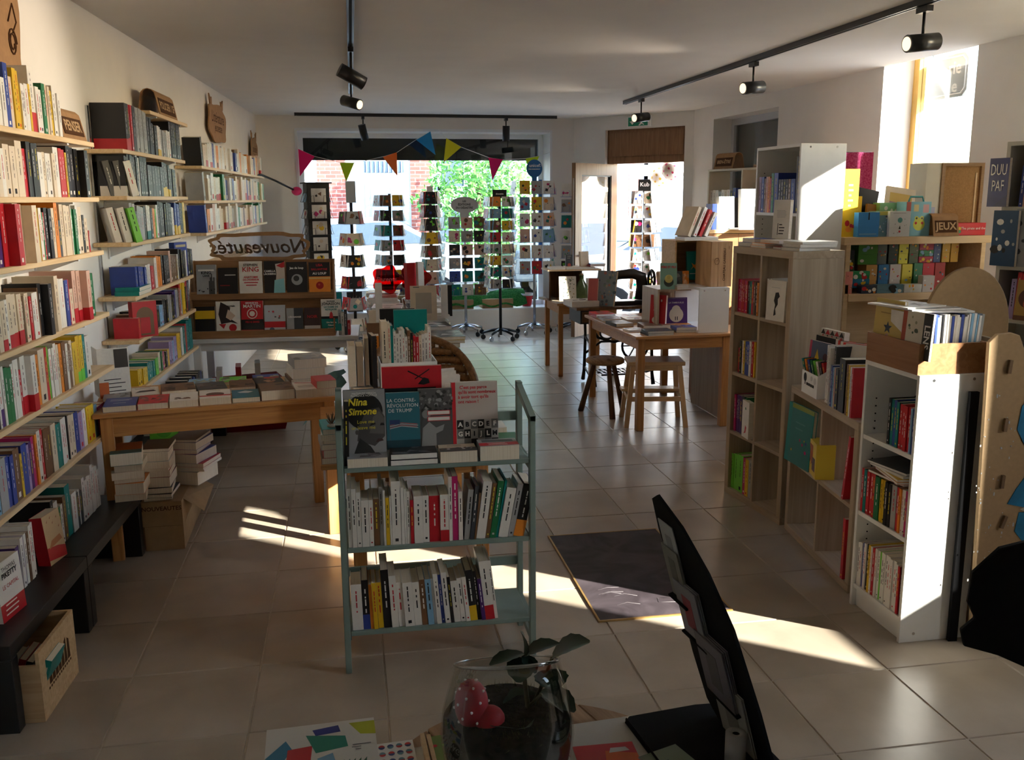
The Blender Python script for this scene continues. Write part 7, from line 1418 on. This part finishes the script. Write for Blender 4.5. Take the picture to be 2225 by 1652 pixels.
SOIL = mat('dark_soil', (.022, .016, .010), .95, .1, var=.5, scale=60, bump=1.); MOSS = mat('moss', (.05, .05, .015), .95, .1, scale=120, c2=(.10, .10, .035), bump=1.); LEAFD = mat('dark_leaf', (.006, .028, .011), .45, .4, var=.35, scale=20); SAGEL = mat('greyish_leaf', (.055, .075, .05), .7, .2, var=.3, scale=40)
part('soil', MB().lathe([(0, .008), (.073, .008), (.097, .025), (.117, .078), (.1225, .12), (.121, .150), (.10, .163), (.05, .168), (0, .165)], 32), SOIL, t)
mb = MB()
for i in range(900):
    a = R.uniform(0, 2 * PI); z = R.uniform(.03, .155); r = .118 if z > .075 else .118 - (.075 - z) * .45
    p = Vector((r * .985 * math.cos(a), r * .985 * math.sin(a), z)); d = Vector((R.uniform(-1, 1), R.uniform(-1, 1), R.uniform(-1, 1))).normalized() * .010; e = d.orthogonal().normalized() * .0008
    d -= p.normalized() * max(0, d.dot(p.normalized())); mb.add([p - e, p + e, p + d], [(0, 1, 2)])
for i in range(500):
    a = R.uniform(0, 2 * PI); r = .10 * math.sqrt(R.random()); p = Vector((r * math.cos(a), r * math.sin(a), .160)); d = Vector((R.uniform(-.6, .6), R.uniform(-.6, .6), 1)).normalized() * R.uniform(.008, .02); e = d.orthogonal().normalized() * .001; mb.add([p - e, p + e, p + d], [(0, 1, 2)])
part('moss_tufts', mb, MOSS, t, kind='stuff')
REDM = mat('red_toadstool', (.33, .008, .012), .6, .3, var=.15, scale=40)
mh = part('toadstool', MB().ball((-.070, -.02, .195), .042, sc=(.75, .8, 1.15), nu=20, nv=14), REDM, t, rot=(0, 0, 0)); mb = MB()
for i in range(26):
    a = i * 2.4; zz = 1 - 1.6 * (i + .5) / 26; rr = math.sqrt(1 - zz * zz); p = Vector((-.070 + .75 * .0425 * rr * math.cos(a), -.02 + .8 * .0425 * rr * math.sin(a), .195 + 1.15 * .0425 * zz)); mb.ball(tuple(p), .0028, nu=5, nv=4)
part('white_fleck', mb, INKW, mh); part('red_ornament', MB().ball((-.040, -.035, .170), .030, sc=(1, .8, .9), nu=16, nv=10), REDM, t); part('orange_ornament', MB().ball((.085, -.03, .065), .042, sc=(.5, .8, 1), nu=14, nv=10), ck((.30, .05, .015)), t)
def leaf(base, tip, w_, mb, curl=.2, serr=True):
    base, tip = Vector(base), Vector(tip); d = tip - base; L_ = d.length; d.normalize(); s = d.cross(Vector((0, 0, 1))); s = s.normalized() if s.length > .05 else Vector((1, 0, 0)); n_ = s.cross(d); N = 9; vs = []
    for i in range(N + 1):
        u = i / N; ww = w_ * math.sin(PI * min(1, u * .9 + .07)) ** .8 * (1 + (.10 if serr and i % 2 else 0)); c = base + d * L_ * u + n_ * (curl * L_ * u * (1 - u)) - Vector((0, 0, curl * L_ * u * u * .6))
        vs += [c - s * ww + n_ * ww * .25, c, c + s * ww + n_ * ww * .25]
    fs = []
    for i in range(N): k = i * 3; fs += [(k, k + 1, k + 4, k + 3), (k + 1, k + 2, k + 5, k + 4)]
    mb.add(vs, fs, 0, None, True); return mb
part('stem', MB().tube([(.03, .0, .12), (.035, .0, .20), (.03, .01, .27), (.032, .01, .315)], [.005, .0045, .004, .003], 7).tube([(.035, .0, .17), (.06, .01, .23), (.08, .01, .30)], [.004, .0035, .003], 6).tube([(.033, 0, .19), (.055, -.02, .235)], .003, 5), mat('stem_green', (.10, .09, .045), .6), t)
for k, (b, tp, w_) in enumerate((((.03, .01, .315), (-.03, -.01, .315), .018), ((.03, .01, .31), (.025, .01, .375), .020), ((.032, .01, .31), (.09, .0, .345), .024), ((.03, .01, .305), (.015, -.03, .28), .024), ((.08, .01, .30), (.14, -.01, .35), .036), ((.07, .01, .27), (.075, -.035, .255), .028), ((.06, .01, .22), (.11, -.03, .20), .028), ((.055, -.02, .235), (.09, -.03, .20), .015), ((.03, .01, .31), (.045, -.02, .29), .013))): part('leaf', leaf(b, tp, w_, MB()), LEAFD, t)
for k, (b, tp, w_) in enumerate((((.01, -.02, .13), (-.035, -.06, .22), .042), ((.0, -.03, .13), (.025, -.07, .215), .045), ((.03, .02, .13), (.02, .05, .225), .04), ((.05, -.02, .12), (.09, -.05, .20), .034), ((.04, -.05, .10), (.08, -.085, .095), .022), ((.0, .03, .13), (-.05, .06, .18), .026))): part('leaf', leaf(b, tp, w_, MB(), .3), SAGEL, t)
for o in list(t.children):
    if o.name.split('.')[0] in ('leaf', 'stem'): o.scale = (1.12, 1.05, .86)
# black card stand
FST = F(.585, 1.46, 0)
t = thing('card_stand', 'tall black leaning leaflet stand with tiers of cards on the counter', 'display stand', (.61, 1.50, CZ), .12)
bev(part('base_tray', MB().prism([(-.10, -.20), (.12, -.20), (.12, .09), (.09, .12), (.06, .125), (-.085, .125), (-.10, .11)], 0, .006, 'z').box(-.10, -.096, -.2, .11, .006, .014), BLACKM, t), .002)
lean = -.27
T = Matrix.Translation((.085, 0, .0)) @ Matrix.Rotation(lean, 4, 'Y')
mb = MB()
prof = [(y_, z_ * 1.12) for y_, z_ in [(-.14, .0), (.06, .0), (.10, .03), (.115, .12), (.12, .30), (.135, .36), (.13, .42), (.10, .435), (.02, .40), (-.05, .34), (-.10, .26), (-.13, .12)]]
mb.prism(prof, -.003, .003, 'x', 0, T); part('leaning_panel', mb, BLACKM, t)
for k, (y0, z0, w_, h) in enumerate(((.05, .27, .075, .13), (.0, .20, .10, .12), (-.07, .10, .12, .14), (-.09, .01, .13, .13))):
    part('pocket', MB().box(-.020, -.004, y0, y0 + w_, z0 - .004, z0, 0, T), BLACKM, t)
t2m = T
for k, (y0, z0, w_, h, c, n_) in enumerate(((.055, .305, .06, .13, (.35, .36, .35), 1), (.055, .272, .065, .11, (.20, .20, .17), 2), (.005, .202, .09, .115, (.22, .22, .24), 3), (-.065, .102, .105, .13, (.14, .13, .15), 4), (-.085, .012, .115, .13, (.30, .28, .25), 2))):
    for i in range(n_):
        o = thing('leaflet', '%s leaflet in the %s tier of the black card stand, %s from the panel' % (('pale', 'olive grey', 'grey', 'dark', 'beige')[k], ('topmost', 'upper', 'middle', 'lower', 'lowest')[k], ORD[i + 1]), 'leaflet', (.61, 1.50, CZ), .12, 'leaflets in the card stand')
        part('sheet', box(-.007 - .004 * i, -.005 - .004 * i, y0, y0 + w_, z0, z0 + h, 0, T), ck(c), o)
        if i == n_ - 1: part('cover_print', MB().box(-.0076 - .004 * i, -.0071 - .004 * i, y0 + w_ * .3, y0 + w_ * .7, z0 + h * .2, z0 + h * .8, 0, T), ck((.25, .03, .04) if k == 2 else tuple(x * .6 for x in c)), o)
t = thing('paper_roll', 'small white paper roll standing on the tray of the black stand', 'paper roll', (.655, 1.43, CZ + .007), 0)
part('roll', MB().lathe([(.007, 0), (.019, 0), (.019, .058), (.007, .058), (.007, 0)], 24), mat('grey_paper', (.36, .34, .33), .8, .1, var=0), t); part('core', MB().lathe([(.0068, .0), (.0068, .056), (.005, .056), (.005, 0)], 16), BLACKM, t)
flat(FCO, .905, .335, CZ, .115, .15, .004, 'r', 'red leaflet with an orange one on it beside the terrarium', None, -.1, lambda o, w_, h: Art(o, w_, h).poly([(.35, .2), (1, .1), (1, .75), (.5, .85)], (.65, .12, .02)).poly([(.55, .8), (.9, .82), (.85, .9), (.6, .9)], (.6, .55, .52)).done(), 'leaflet', 'leaflet', PAGESW)
flat(FCO, 1.045, .285, CZ + .007, .085, .15, .003, 's', 'pale green leaflet lying on the tray of the black stand', None, .25, lambda o, w_, h: Art(o, w_, h).rect(0, 1, 0, 1, (.17, .22, .14)).lines(.2, .6, .6, .75, 2, (.08, .11, .08)).done(), 'leaflet', 'leaflet', PAGESW)
t = thing('cork_lid', 'round pale cork lid at the counter edge below the terrarium', 'lid', (.33, 1.33, CZ + .0), 0); part('disc', MB().cyl((0, 0, 0), (0, 0, .012), .035, n=28), ck((.55, .42, .22)), t)
